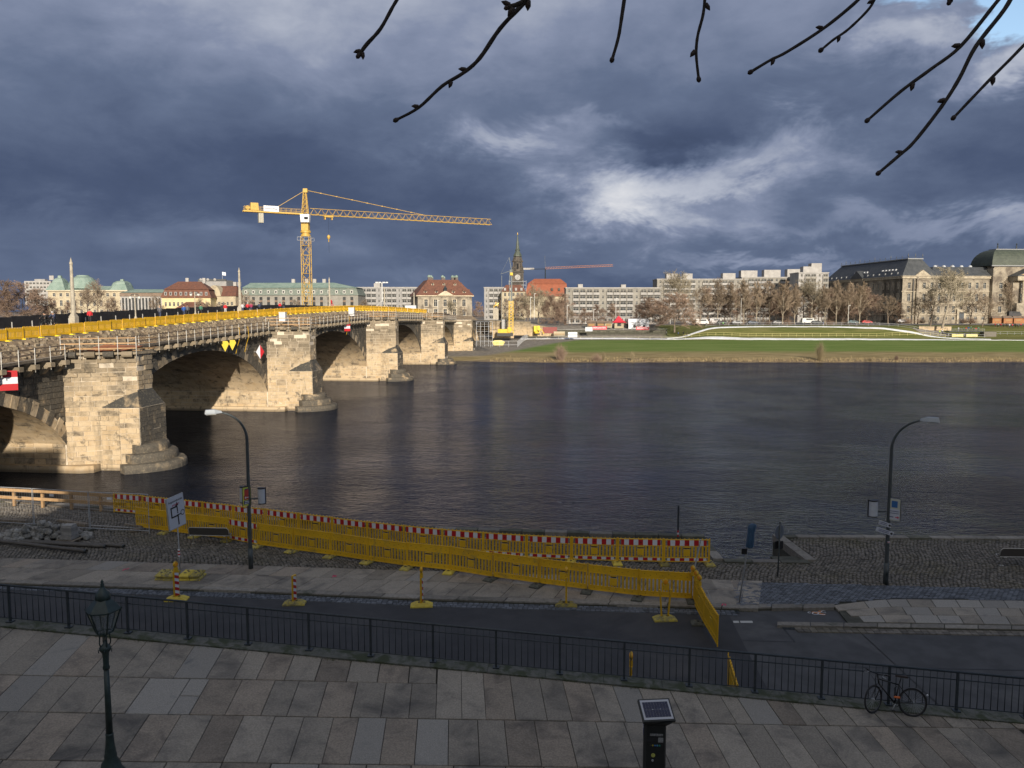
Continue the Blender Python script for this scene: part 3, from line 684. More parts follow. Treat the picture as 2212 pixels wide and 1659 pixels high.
def bridge():
    br = thing('stone_bridge', 'long sandstone arch bridge over the river, stripped of its parapet for repair', 'bridge', (0, 0, 0))
    random.seed(31)
    s0, s1 = 4, 345
    # barrel vaults, spandrels, far side
    vault = MB(); span = MB(); bst = mat('vault_stone', (.40, .325, .215), (.50, .42, .29), .8, .9, bump=.03, tone=.25, dirt=((.14, .115, .085), .45, .55, .75), coord='Generated') if 0 else STN
    for ai, ar in enumerate(ARCH):
        m_, a, c, hg = ar; N = 44; ss = [m_ - hg + 2 * hg * (.5 - .5 * math.cos(math.pi * i / N)) for i in range(N + 1)]
        ts = [0, -1.4, -2.9, -4.6, -6.2, -8, -10, -12, -14, -17]
        for i in range(N):
            a0, a1 = ss[i], ss[i + 1]; z0, z1 = za(ar, a0), za(ar, a1)
            for k, (t0, t1) in enumerate(zip(ts, ts[1:])):
                tn = random.random(); r0 = .03 if (i + k) % 2 else 0
                vault.quad(F(a0, t0, z0), F(a1, t0, z1), F(a1, t1, z1), F(a0, t1, z0), tone=tn)
            span.quad(F(a0, 0, z0), F(a1, 0, z1), F(a1, 0, zc(a1)), F(a0, 0, zc(a0)))
            span.quad(F(a1, -17, z1), F(a0, -17, z0), F(a0, -17, zc(a0) + 1.3), F(a1, -17, zc(a1) + 1.3))
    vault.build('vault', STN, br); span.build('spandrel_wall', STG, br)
    # recessed vault courses seen on the lit haunch: long thin stones
    vc = MB()
    for ar in ARCH[:4]:
        m_, a, c, hg = ar; prev = None; s = m_ + hg * .55
        while s < m_ + hg - .05:
            z = za(ar, s); ds = .12 + .5 * (1 - (s - m_) / hg) ; s2 = min(s + max(.03, ds * .9), m_ + hg); z2 = za(ar, s2); t = -.0
            if z - z2 > .25:
                while t > -16:
                    w = random.uniform(.8, 1.6); P = [F(s, t - .02, z), F(s, t - w, z), F(s2, t - w, z2 + .04), F(s2, t - .02, z2 + .04)]
                    nn = Vector((-(z - z2), 0, -(s2 - s)));
                    o_ = Vector((0, -(z - z2), -(s2 - s))).normalized() * random.uniform(.02, .06)
                    vc.add([p + o_ for p in P] + P, ((0, 1, 2, 3), (0, 3, 7, 4), (1, 0, 4, 5), (2, 1, 5, 6), (3, 2, 6, 7)), tone=random.random()); t -= w
            s = s2
    vc.build('vault_stones', STN, br, kind='stuff')
    # voussoirs as single stones, spandrel ashlar
    for ai, ar in enumerate(ARCH[:5]):
        m_, a, c, hg = ar; N = 46; th0 = math.asin(min(1, hg / a)); jb = MB()
        pts = []
        for i in range(N + 1):
            th = -th0 + 2 * th0 * i / N; pts.append((m_ + a * math.sin(th), c * math.cos(th)))
        for i in range(N):
            (sa, z_a), (sb, zb) = pts[i], pts[i + 1]
            if sa < 58 and ai == 0: continue
            def out(s, z, k):
                n = Vector(((s - m_) / a / a, z / c / c)).normalized(); return s + n.x * k, z + n.y * k
            k = 1.0 * random.uniform(.9, 1.25); pr = .07 + jit(.03); b = jb if ai > 2 else MB()
            q = [(sa, z_a), (sb, zb), out(sb, zb, k), out(sa, z_a, k)]
            mx = sum(p[0] for p in q) / 4; mz = sum(p[1] for p in q) / 4; q = [(mx + (p[0] - mx) * .975, mz + (p[1] - mz) * .985) for p in q]
            q = [(p[0], min(p[1], zc(p[0]) - .12)) for p in q]
            O = F(mx, 0, mz) if ai <= 2 else Vector((0, 0, 0))
            vs = [F(p[0], pr, p[1]) - O for p in q] + [F(p[0], -.3, p[1]) - O for p in q]
            b.add(vs, ((0, 1, 2, 3), (0, 4, 5, 1), (1, 5, 6, 2), (2, 6, 7, 3), (3, 7, 4, 0)), tone=random.random())
            if ai <= 2: b.build('voussoir', STG if random.random() < .6 else STN, br, loc=O)
        if jb.v: jb.build('voussoirs', STG, br, kind='stuff')
        A, B_ = F(m_ - hg, .0), F(m_ + hg, .0)
        def ins(u, z, m_=m_, a=a, c=c, hg=hg):
            s = m_ - hg + u * math.cos(AL); s_ = s
            k = ((s - m_) / (a + 1.15)) ** 2 + (z / (c + 1.15)) ** 2
            return k > 1.0 and z < zc(s) - .15 and s > 56
        wallblocks((A.x, A.y), (B_.x, B_.y), 1.2, 12.4, br, False, .45, 1.1, ins, m=STG)
    # piers
    for pi_, pc in enumerate(PIERS[:6]):
        P = link('pier', None, br); zt = zc(pc) - .12; det = pi_ in (1, 2)
        def L(ds, t): q = F(pc + ds, t); return (q.x, q.y)
        up = [L(-HP, -17), L(-HP, 0), L(-1.15, 5.3), L(1.15, 5.3), L(HP, 0), L(HP, -17)]
        zk0, zk1 = (5.5, 7.0) if pi_ < 5 else (4.2, 5.6)
        lo = [L(-2.42, 2.6), L(-2.42, 4.3), L(-2.05, 5.9), L(2.05, 5.9), L(2.42, 4.3), L(2.42, 2.6)]
        ins_ = lambda poly, k: [(sum(p[0] for p in poly) / len(poly) * k + p[0] * (1 - k), sum(p[1] for p in poly) / len(poly) * k + p[1] * (1 - k)) for p in poly]
        core = MB(); core.prism(up, -1, zt); core.prism(lo, -1, zk0)
        ce = [L(-2.36, 2.65), L(-1.72, 4.0), L(-1.12, 5.28), L(1.12, 5.28), L(1.72, 4.0), L(2.36, 2.65)]
        core.build('core', MORT, P)
        BUD[0] = 150 if pi_ == 1 else (100 if pi_ == 2 else 0); hg_, ln_ = (.43, 1.05) if pi_ < 3 else (.5, 1.3)
        top_r = lambda u, z: (.0 if z < zt - 2.2 else random.uniform(-.10, .10))
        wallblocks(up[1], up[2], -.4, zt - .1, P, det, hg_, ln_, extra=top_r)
        if det: BUD[0] = 40
        wallblocks(up[2], up[3], zk1, zt - .1, P, det, hg_, ln_, extra=top_r)
        if det: BUD[0] = 60
        wallblocks(lo[1], lo[2], -.4, zk0, P, det, hg_, ln_, m=STN)
        wallblocks(lo[0], lo[1], -.4, zk0, P, det, hg_, ln_, m=STN)
        wallblocks(lo[2], lo[3], 2.0, zk0, P, det, hg_, ln_, m=STG)
        wallblocks(L(-HP - .0, -16.9), L(-HP - .0, -.1), .62, 3.0, P, False, .5, 1.4)
        cap = MB(); n = len(lo)
        vs = [(p[0], p[1], zk0) for p in lo] + [(p[0], p[1], [zk0 + .1, zk0 + .95, zk1, zk1, zk0 + .95, zk0 + .1][i]) for i, p in enumerate(ce)]
        cap.add(vs, [(i, i + 1, n + i + 1, n + i) for i in range(n - 1)] + [(n + 0, n + 1, n + 2, n + 3, n + 4, n + 5)])
        cap.build('cutwater_cap', stone_mat('lichen_cap', 1.0) if 'lichen_cap' not in bpy.data.materials else bpy.data.materials['lichen_cap'], P)
        # rounded plinth courses
        if pi_ > 4: continue
        nco = 3 if pi_ != 4 else 2; hc = .76
        for c_ in range(nco):
            ex = 2.5 - c_ * .78; z0 = c_ * hc - (.9 if c_ == 0 else .0); z1 = (c_ + 1) * hc; b = MB()
            def ring(e, z):
                pts = []
                for i in range(23):
                    a = -math.pi / 2 + math.pi * i / 22; ds = math.sin(a) * (HP + e * .55 - .2) * (1.0); t = max(.0, math.cos(a)) ** .75 * (5.75 + e) ; q = F(pc + ds, t * 1.0 + 0.3); pts.append((q.x, q.y, z))
                return pts
            prof = [(ex, z0), (ex, z1 - .38), (ex - .06, z1 - .2), (ex - .22, z1 - .06), (ex - .45, z1), (ex - 1.2, z1 + .01)]
            R_ = [ring(e, z) for e, z in prof]; st0 = 4 + c_ * 1 if pi_ == 1 else 3 + c_
            for k in range(len(R_) - 1):
                for i in range(st0, 22): b.add((R_[k][i], R_[k][i + 1], R_[k + 1][i + 1], R_[k + 1][i]), ((0, 1, 2, 3),), tone=.3 + .5 * ((i // 3 * 7 + c_ * 3) % 5) / 5)
            for e_ in (st0,):
                b.add([R_[k][e_] for k in range(len(R_))] + [(R_[-1][e_][0], R_[-1][e_][1], z0)], (tuple(range(len(R_) + 1)),))
            b.build('plinth_course', STG, P, smooth=False)
        b = MB(); fo = [L(-HP - .45, -17), L(-HP - .45, 1.4), L(-HP, 2.4), L(HP, 2.4), L(HP + .45, 1.4), L(HP + .45, -17)]; b.prism(fo, -1, .62); b.build('footing', STN, P)
    # deck slab and rubble
    dk = MB(); ss = list(range(s0, s1, 3))
    for a, b_ in zip(ss, ss[1:]):
        za_, zb = zc(a) + 1.45, zc(b_) + 1.45
        dk.quad(F(a, -2.1, za_), F(b_, -2.1, zb), F(b_, -17, zb), F(a, -17, za_))
        dk.quad(F(a, .25, zc(a)), F(b_, .25, zc(b_)), F(b_, -1, zc(b_)), F(a, -1, zc(a)))
        dk.quad(F(a, .25, zc(a) - .28), F(b_, .25, zc(b_) - .28), F(b_, .25, zc(b_)), F(a, .25, zc(a)))
        dk.quad(F(a, .0, zc(a) - .28), F(b_, .0, zc(b_) - .28), F(b_, .25, zc(b_) - .28), F(a, .25, zc(a) - .28))
    dk.build('deck', mat('deck_stone', (.26, .23, .19), (.17, .15, .13), 1.2, .9, bump=.02), br)
    rb = MB(); ts = [.05, -.25, -.55, -.85, -1.15, -1.45, -1.75, -2.1]; sl = list(np.arange(50, 300, .35)); base = None
    for i, s in enumerate(sl):
        for k, t in enumerate(ts):
            f = k / 7; z = zc(s) + .04 + 1.42 * (f ** .8) + (.17 * fbm(s * .9, t * 1.3, 2, 5) + .10 * fbm(s * 3.1, t * 3, 5, 4)) * (1 if 0 < k < 7 else .2)
            rb.v.append(tuple(F(s, t, z)))
    nt = len(ts)
    for i in range(len(sl) - 1):
        for k in range(nt - 1): rb.f.append((i * nt + k, (i + 1) * nt + k, (i + 1) * nt + k + 1, i * nt + k + 1)); rb.m.append(0); rb.tn.append(.5)
    rb.build('rubble_fill', mat('rubble', (.26, .195, .125), (.15, .11, .07), 1.4, .95, bump=.10, bscale=5, dirt=((.42, .37, .30), 3, .55, .7)), br, kind='stuff')
    st = MB()
    for i in range(1500):
        s = random.uniform(55, 230); t = random.uniform(-2.0, 0); f = -t / 2.1; q = F(s, t, zc(s) + .08 + 1.42 * f ** .8); st.box(q, (random.uniform(.1, .5), random.uniform(.1, .4), random.uniform(.08, .3)), jit(3), tone=random.random(), top=.8)
    st.build('loose_stones', STN, br, kind='stuff')
    # corbels with brackets, posts, timber edge
    cb = MB(); cb.box((0, .50, -.19), (.50, 1.25, .38), tone=.4); cb.add([(-.21, -.0, -.38), (.21, 0, -.38), (.21, .85, -.38), (-.21, .85, -.38), (-.21, 0, -1.02), (.21, 0, -1.02), (.21, .28, -.95), (-.21, .28, -.95)], ((0, 1, 2, 3), (4, 7, 6, 5), (0, 4, 5, 1), (1, 5, 6, 2), (2, 6, 7, 3), (3, 7, 4, 0)), tone=.6)
    cme = cb.mesh('corbel', STN)
    pm = MB(); pm.tube([(0, 0, -.9), (0, 0, 1.05)], .038, 6); pme = pm.mesh('scaffold_post', mat('white_steel_post', (.55, .54, .50), (.40, .38, .34), 6, .5, tone=.0), True)
    brz = math.atan2(BA.y, BA.x)
    s = 58.2; posts = []
    while s < 250:
        near = min(abs(s - p) for p in PIERS)
        if near > 4.3:
            link('corbel', cme, br, F(s, .1, zc(s) - .28), -AL + math.pi + math.pi / 2 + math.pi); posts.append(s)
        s += 1.8
    for o in br.children:
        if o.name.startswith('corbel'): o.rotation_euler = (0, 0, -AL - math.pi / 2)
    for s in posts: link('scaffold_post', pme, br, F(s, 1.02, zc(s)), None, rot=(jit(.02), jit(.02), 0))
    GB, PB_ = mat('weathered_board', (.16, .12, .09), (.25, .18, .12), 4, .85, tone=.35, rnd=.3), mat('pale_board', (.42, .37, .30), (.30, .25, .2), 3, .8, rnd=.3, dirt=((.62, .62, .60), 1, .62, .72))
    def board(nm, m, a, c, w, h): o_ = (a + c) / 2; q = MB(); q.bar(a - o_, c - o_, w, h); q.build(nm, m, br, loc=o_)
    for a, b_ in zip(posts, posts[1:]):
        if b_ - a > 2.5: continue
        for hz in (.55, 1.0): board('guard_board', GB, F(a - .2, 1.0, zc(a) + hz + jit(.05)), F(b_ + .2, 1.0, zc(b_) + hz + jit(.05)), .04, .13 if hz < .8 else .10)
        board('edge_board', WOODO, F(a - .05, .98, zc(a) + .02), F(b_ + .05, .98, zc(b_) + .02), .06, .20); board('edge_plank', PB_, F(a, .75, zc(a) + .10), F(b_, .75, zc(b_) + .10), .34, .05)
    # platforms on the piers
    for pi_, pc in enumerate(PIERS[1:5]):
        zt = zc(pc) - .1; pl = MB(); P = [F(pc - 3.9, .2), F(pc - 1.6, 5.6), F(pc + 1.6, 5.6), F(pc + 3.9, .2)]
        pl.prism([(p.x, p.y) for p in P], zt, zt + .2); pl.build('pier_top', STN, br)
        A, B_ = F(pc - 3.9, .2), F(pc - 1.6, 5.6); dv = (B_ - A).normalized()
        for k in range(4):
            c = A + (B_ - A) * (k + .5) / 4; b = MB(); ax = Vector((dv.y, -dv.x, 0)); b.tube([c + dv * -.42 + ax * .1 + Vector((0, 0, zt + .02)), c + dv * .42 + ax * .1 + Vector((0, 0, zt + .02))], .27, 10, tone=random.random()); b.build('scroll_stone', STN if k % 2 else STG, br)
        bd = MB()
        for k in range(26):
            q = F(pc + random.uniform(-3, 2.6), random.uniform(.2, 4.6), zt + .25 + random.random() * .35); a = random.choice([AL * -1 + jit(.3), math.pi / 2 + jit(.4)]); bd.box(q, (random.uniform(1.4, 3.4), random.uniform(.12, .3), .05), a, mi=random.choice([0, 0, 1]), tone=random.random(), M=None)
        bd.build('loose_boards', [WOODN, WOODO], br, kind='stuff')
        if pi_ == 0:
            b = MB(); P = [F(pc - 2.2, .9, zt + .35), F(pc - 1.6, 4.3, zt + .32), F(pc + 1.2, 4.6, zt + .62), F(pc + .8, 1.2, zt + .75)]; b.quad(*P); b.quad(*[p - Vector((0, 0, .04)) for p in P[::-1]]); b.build('orange_board', mat('orange_formwork', (.42, .16, .06), (.36, .13, .05), 2, .6), br)
        for k in range(5):
            q = A + (B_ - A) * (k / 4); link('scaffold_post', pme, br, (q.x, q.y, zt + .55))
        rl = MB()
        for hz in (.5, .95, 1.4): rl.bar(A + Vector((0, 0, zt + hz)), B_ + Vector((0, 0, zt + hz + .05)), .04, .09, tone=random.random()); rl.bar(B_ + Vector((0, 0, zt + hz)), F(pc + 1.6, 5.6, zt + hz), .04, .09, tone=random.random())
        rl.build('platform_rail', WOODN, br)
    # grey box units on the deck edge, loose cables
    for s, t, w, h in ((112.5 + 4.5, -.4, .9, 1.4), (150, -.6, 1.0, 1.5)):
        b = MB(); q = F(s, t, zc(s) + .6 + h / 2); b.box(q, (w, w, h)); b.box(q + Vector((0, 0, h / 2 + .03)), (w + .08, w + .08, .06)); b.build('switch_box', mat('white_box', (.60, .62, .64), (.5, .5, .5), 3, .5), br)
    for s in (74, 99.5, 102, 143):
        b = MB(); b.tube([F(s, 1.1, zc(s) + .7), F(s + .15, 1.15, zc(s) - .6), F(s + .3, .75, zc(s) - 1.5), F(s + .1, .55, zc(s) - 2.6)], .03, 5); b.build('cable', YEL, br)
    # lintel stones over the second arch and navigation boards
    def face_s(x): return 46.05 / (.111 - (x - 1106) / FPX)
    ny = mat('navigation_yellow', (.70, .52, .05), rough=.5)
    for i, (x, y) in enumerate(((469, 746.5), (485, 744))):
        s = face_s(x); P = W(x, y, s); o = link('navigation_board', None, br, F(s, .35, P.z)); b = MB(); ax = Vector((BA.x, BA.y, 0)) * .9 + Vector((BN.x, BN.y, 0)) * .0
        fr = Vector((.80, .60, 0)); nn = Vector((.60, -.80, 0)) * .03; o.location = F(s, 1.0, P.z)
        Q = [(-.28, .55), (.28, .55), (.46, .22), (0, -.72), (-.46, .22)]
        vs = [fr * a + Vector((0, 0, c)) + nn for a, c in Q] + [fr * a + Vector((0, 0, c)) - nn for a, c in Q]
        b.add(vs, [(4, 3, 2, 1, 0), (5, 6, 7, 8, 9)] + [(k, (k + 1) % 5, 5 + (k + 1) % 5, 5 + k) for k in range(5)]); b.build('board', ny, o)
        b = MB(); b.tube([(0, 0, .5), (-.3, .1, 1.0)], .03, 5); b.build('bracket', STEEL, o)
    s = face_s(547.5); P = W(547.5, 760, s); o = link('navigation_board', None, br, F(s, .9, P.z)); fr = Vector((.80, .60, 0)); nn = Vector((.60, -.80, 0)) * .03
    for sg, m in ((-1, WHT), (1, RED)):
        b = MB(); Q = [(0, .95), (.55 * sg, 0), (0, -.95)]; vs = [fr * a + Vector((0, 0, c)) + nn for a, c in Q] + [fr * a + Vector((0, 0, c)) - nn for a, c in Q]
        b.add(vs, [(0, 1, 2), (5, 4, 3)] + [(k, (k + 1) % 3, 3 + (k + 1) % 3, 3 + k) for k in range(3)]); b.build('board_half', m, o)
    b = MB(); b.tube([(0, 0, 0), -BN.to_3d() * .9], .03, 5); b.build('bracket', STEEL, o)
    for x, y, sc in ((741.5, 707, 1.0), (-7, 822, 1.1)):
        s = face_s(x); P = W(x, y, s); o = link('navigation_board', None, br, F(s, .8, P.z))
        for k, m in enumerate((RED, WHT, RED)):
            b = MB(); b.box(Vector((0, 0, (1 - k) * .46 * sc)), (1.1 * sc, .05, .46 * sc), .6); b.build('board_band', m, o)
        b = MB(); b.tube([(0, 0, 0), -BN.to_3d() * .8], .03, 5); b.build('bracket', STEEL, o)
    # far parapet with black hoarding and pale struts
    ho = link('parapet', None, br); s = 30.0; hb = MB(); hb.box((0, 0, .62), (3.0, .10, 1.24)); hm = hb.mesh('black_panel', mat('black_hoarding', (.010, .010, .012), (.018, .018, .02), 2, .55), False)
    pb = MB(); pb.bar((0, 0, 0), (0, -.55, .55), .10, .10); pb.bar((0, -.05, .0), (0, -.05, .62), .09, .1); pmh = pb.mesh('strut', mat('pale_strut', (.50, .49, .46), rough=.6))
    while s < 330:
        link('black_panel', hm, ho, F(s, -16.6, zc(s) + 1.4), math.atan2(BA.y, BA.x)); link('strut', pmh, ho, F(s - 1.5, -16.5, zc(s) + 1.4), math.atan2(BA.y, BA.x) + math.pi + 0); s += 3.05
    return br
BR = bridge()

# obelisk lamp masts on the far parapet, old twin-globe lamps
OBS = mat('pale_sandstone', (.42, .38, .30), (.30, .27, .22), 2, .85, bump=.01, coord='Object')
for i, s in enumerate((91.7, 134.9, 180, 226, 262)):
    o = thing('obelisk_mast', 'tall tapering stone mast on the bridge, ' + ['nearest the camera at the left', 'second from the left, above the cyclists and walkers', 'third, beside the hotel behind the tower crane', 'fourth, seen in front of the grey flats', 'last and smallest, in front of the red-roofed palace'][i], 'mast', F(s, -15.3, zc(s) + 1.4), -AL, 'stone masts along the bridge')
    b = MB(); b.lathe((0, 0, 0), [(.52, 0), (.52, .9), (.44, 1.0), (.30, 1.25)], 4, rot=R(45)); b.build('base', OBS, o)
    b = MB(); b.lathe((0, 0, 0), [(.27, 1.24), (.15, 6.9)], 8); b.build('shaft', OBS, o)
    b = MB(); b.lathe((0, 0, 0), [(.15, 6.9), (.19, 6.95), (.19, 7.1), (.12, 7.25), (.10, 7.4), (.0, 7.75)], 8); b.build('cap', OBS, o)
for i, (x, y, t) in enumerate(((283, 634, -13), (415, 629, -13))):
    s = (46.05 - t) / (.111 - (x - 1106) / FPX); P = W(x, y, s); q = F(s, t, zc(s) + 1.45); H = P.z - q.z
    o = thing('twin_lamp', 'old street lamp with two hanging globes ' + ['before the green-roofed colonnade', 'in front of the yellow palace'][i], 'street lamp', q, 0, 'old globe lamps on the bridge')
    b = MB(); b.lathe((0, 0, 0), [(.22, 0), (.18, .4), (.09, .6), (.06, H - .4), (.10, H - .3), (.02, H)], 8); b.build('pole', OBS, o)
    b = MB(); b.tube([(-.55, 0, H - .35), (-.4, 0, H - .1), (0, 0, H - .05), (.4, 0, H - .1), (.55, 0, H - .35)], .035, 6); b.build('arm', IRON, o)
    for sx in (-.55, .55): b = MB(); b.lathe((sx, 0, H - .72), [(0, 0), (.16, .08), (.22, .22), (.15, .36), (0, .40)], 10); b.build('globe', mat('milk_glass', (.55, .55, .5), rough=.3), o, smooth=True)

# ------------------------------------------------------------------ crane
def crane():
    CY = mat('crane_yellow', (.64, .42, .09), (.54, .34, .07), 2, .5, tone=.15); P0 = W(664, 660, 230)
    T = thing('tower_crane', 'large yellow tower crane with long lattice jib rising behind the bridge', 'crane', (P0.x, 230, .6))
    zj = 40.4; w = 1.15
    def lattice(b, a, c, w, h, n, tri=False, r=.07, rd=.045):
        a, c = Vector(a), Vector(c); dv = (c - a); L = dv.length; dv /= L; sd_ = dv.cross(Vector((0, 0, 1)));
        if sd_.length < .1: sd_ = Vector((1, 0, 0)); up = Vector((0, 1, 0))
        else: sd_.normalize(); up = sd_.cross(dv)
        offs = [sd_ * -w + up * 0, sd_ * w + up * 0, up * h] if tri else [sd_ * -w - up * h, sd_ * w - up * h, sd_ * w + up * h, sd_ * -w + up * h]
        for o in offs: b.tube([a + o, c + o], r, 5)
        m = len(offs)
        for i in range(n):
            p, q = a + dv * L * i / n, a + dv * L * (i + 1) / n; mid = (p + q) / 2
            if tri:
                b.tube([p + offs[0], mid + offs[2], q + offs[0]], rd, 4, cap=False); b.tube([p + offs[1], mid + offs[2], q + offs[1]], rd, 4, cap=False); b.tube([p + offs[0], q + offs[1]], rd, 4, cap=False)
            else:
                for k in range(m):
                    o1, o2 = offs[k], offs[(k + 1) % m]; b.tube([p + o1, q + o2] if i % 2 else [p + o2, q + o1], rd, 4, cap=False); b.tube([q + o1, q + o2], rd, 4, cap=False)
    b = MB(); lattice(b, (0, 0, 0), (0, 0, 34.2), w, w, 13, r=.11, rd=.06); b.build('tower', CY, T)
    for k in range(12):
        b = MB(); z = 2.63 * (k + 1)
        b.box((0, 0, z), (2.3, 2.3, .05)) if k % 3 == 2 else b.tube([(-.3, .3, z - 2.6), (.3, .3, z)], .09, 5)
        b.build('ladder_stage', CY, T)
    b = MB(); b.lathe((0, 0, 34.2), [(1.35, 0), (1.35, .5), (1.1, .6), (1.1, .9), (1.45, 1.0), (1.45, 1.5), (1.2, 1.7)], 16); b.box((0, 0, 37.2), (2.0, 2.0, 2.6)); b.build('slewing_ring', CY, T)
    b = MB()
    for z in (33.0, 33.9):
        for a, c in (((-1.9, -1.9), (1.9, -1.9)), ((1.9, -1.9), (1.9, 1.9)), ((1.9, 1.9), (-1.9, 1.9)), ((-1.9, 1.9), (-1.9, -1.9))): b.bar((*a, z), (*c, z), .07)
    for sx in (-1.9, 0, 1.9):
        for sy in (-1.9, 1.9): b.bar((sx, sy, 33), (sx, sy, 34), .06)
    b.build('platform', STEEL, T)
    cb_ = MB(); cb_.box((.35, -1.35, 39.1), (2.3, 1.5, 2.2), top=1.12); cab = cb_.build('cab', mat('white_cab', (.72, .73, .74), rough=.4), T)
    b = MB(); b.box((.75, -2.13, 39.3), (1.1, .06, 1.1)); b.build('window', mat('dark_glass', (.02, .025, .03), rough=.1), cab)
    J = Vector((.88, .475, 0)).normalized(); C_ = -J
    b = MB(); lattice(b, J * 1.4 + Vector((0, 0, zj)), J * 59 + Vector((0, 0, zj)), .65, 1.75, 27, True, .075, .05); b.build('jib', CY, T)
    b = MB(); sd_ = Vector((-J.y, J.x, 0))
    for s_ in (-.7, .7): b.bar(C_ * .8 + sd_ * s_ + Vector((0, 0, zj)), C_ * 17 + sd_ * s_ + Vector((0, 0, zj)), .2, .45)
    b.bar(C_ * .8 + Vector((0, 0, zj)), C_ * 17 + Vector((0, 0, zj)), 1.3, .08)
    for s_ in (-.75, .75):
        for hz in (.7, 1.3): b.bar(C_ * 1.2 + sd_ * s_ + Vector((0, 0, zj + hz)), C_ * 16.8 + sd_ * s_ + Vector((0, 0, zj + hz)), .05)
        for k in range(12): b.bar(C_ * (1.2 + k * 1.4) + sd_ * s_ + Vector((0, 0, zj)), C_ * (1.2 + k * 1.4) + sd_ * s_ + Vector((0, 0, zj + 1.3)), .05)
    b.build('counter_jib', CY, T)
    b = MB(); b.box(C_ * 14 + Vector((0, 0, zj + 1.3)), (2.2, 1.6, 2.0), math.atan2(J.y, J.x), top=.9); b.tube([C_ * 15.8 + sd_ * -.6 + Vector((0, 0, zj + .9)), C_ * 15.8 + sd_ * .6 + Vector((0, 0, zj + .9))], .6, 12); b.build('winch', CY, T)
    for k in range(3): b = MB(); b.box(C_ * (11.9 + k * .42) + Vector((0, 0, zj - 1.7)), (.38, 1.5, 2.6), math.atan2(J.y, J.x)); b.build('counterweight', mat('concrete_weight', (.45, .43, .36), (.38, .36, .3), 2, .9), T)
    sg = link('sign_board', None, T, C_ * 9.6 + sd_ * -.95 + Vector((0, 0, zj + .9)), math.atan2(J.y, J.x)); b = MB(); b.box((0, 0, 0), (4.1, .06, 1.55)); b.build('board', mat('white_board', (.78, .78, .77), rough=.5), sg)
    link('lettering', text_mesh('hentschke', .82, mat('navy_print', (.02, .03, .12), rough=.6), bold=.012), sg, (0, -.04, 0), rot=(R(90), 0, 0))
    b = MB(); lattice(b, (0, 0, 38.4), (0, 0, 46.6), .01, .01, 1)
    for sx, sy in ((-1, -1), (1, -1), (1, 1), (-1, 1)): b.tube([(sx * .95, sy * .95, 38.4), (sx * .28, sy * .28, 47.3)], .11, 5)
    for k in range(7):
        z0, z1 = 38.4 + k * 1.25, 39.65 + k * 1.25; f0, f1 = .95 - k * .094, .95 - (k + 1) * .094
        for a, c in (((-1, -1), (1, -1)), ((1, -1), (1, 1)), ((1, 1), (-1, 1)), ((-1, 1), (-1, -1))): b.tube([(a[0] * f0, a[1] * f0, z0), (c[0] * f1, c[1] * f1, z1)], .055, 4); b.tube([(a[0] * f1, a[1] * f1, z1), (c[0] * f1, c[1] * f1, z1)], .05, 4)
    b.box((.2, 0, 47.0), (1.3, 1.0, 1.1), top=.9); b.build('tower_head', CY, T)
    b = MB(); ap = Vector((0, 0, 47.2)); E1_ = J * 36.5 + Vector((0, 0, zj + 1.75)); b.tube([ap, E1_], .075, 5); b.tube([ap + Vector((0, 0, -.2)), C_ * 9.5 + Vector((0, 0, zj + .4))], .075, 5)
    for k in range(1, 8): b.box(ap + (E1_ - ap) * k / 8, (.5, .2, .22), math.atan2(J.y, J.x))
    b.build('tie_rod', CY, T)
    b = MB(); tq = J * 6.6 + Vector((0, 0, zj)); b.box(tq + Vector((0, 0, -.35)), (2.6, 1.4, .35), math.atan2(J.y, J.x))
    for s_ in (-1, 1): b.box(tq + J * s_ + Vector((0, 0, -.8)), (.3, .9, .8), math.atan2(J.y, J.x))
    tr = b.build('trolley', CY, T); hk = link('hook_block', None, T, tq + Vector((0, 0, -6.1)))
    b = MB(); b.tube([(0, 0, 0), (0, 0, 5.4)], .02, 4); b.build('cable', BLACK, hk)
    b = MB(); b.lathe((0, 0, -.6), [(0, -.9), (.15, -.7), (.12, 0), (.42, .25), (.5, .8), (.2, 1.2), (0, 1.3)], 10); b.build('hook', CY, hk, smooth=True); b = MB(); b.tube([(0, 0, -1.4), (.05, 0, -4.4)], .03, 4); b.build('sling', BLACK, hk)
crane()

# long line of yellow barrier panels on the bridge deck
def barrier_mesh_far():
    b = MB(); b.box((0, 0, .84), (1.96, .045, .30), tone=.55); b.box((0, 0, .18), (1.96, .045, .18), tone=.5); b.box((-.96, 0, .55), (.05, .06, .92), tone=.4); b.box((.96, 0, .55), (.05, .06, .92), tone=.4)
    for i in range(12):
        if i in (5, 6): continue
        b.box((-.86 + i * .156, 0, .47), (.085, .035, .46), tone=.5)
    b.box((0, 0, .47), (.26, .035, .42), tone=.35)
    for i in range(11): b.box((-.9 + i * .18, 0, 1.02), (.03, .03, .07))
    return b.mesh('panel', YEL)
BMF = barrier_mesh_far(); fb = MB(); fb.box((0, 0, .06), (.4, .8, .12), top=.75); FMF = fb.mesh('foot', mat('bright_foot', (.78, .60, .03), rough=.6))
pr = thing('barrier_panel', 'yellow slatted barrier panel standing in the long line on the bridge deck', 'barrier', F(56.0, -2.5, zc(56) + 1.45), math.atan2(BA.y, BA.x), 'yellow barrier panels along the bridge deck')
link('panel', BMF, pr); link('foot', FMF, pr, (1.0, 0, 0)); s = 58.0
while s < 224:
    dup(pr, F(s, -2.5 + .06 * math.sin(s), zc(s) + 1.45), math.atan2(BA.y, BA.x) + jit(.02)); s += 2.0
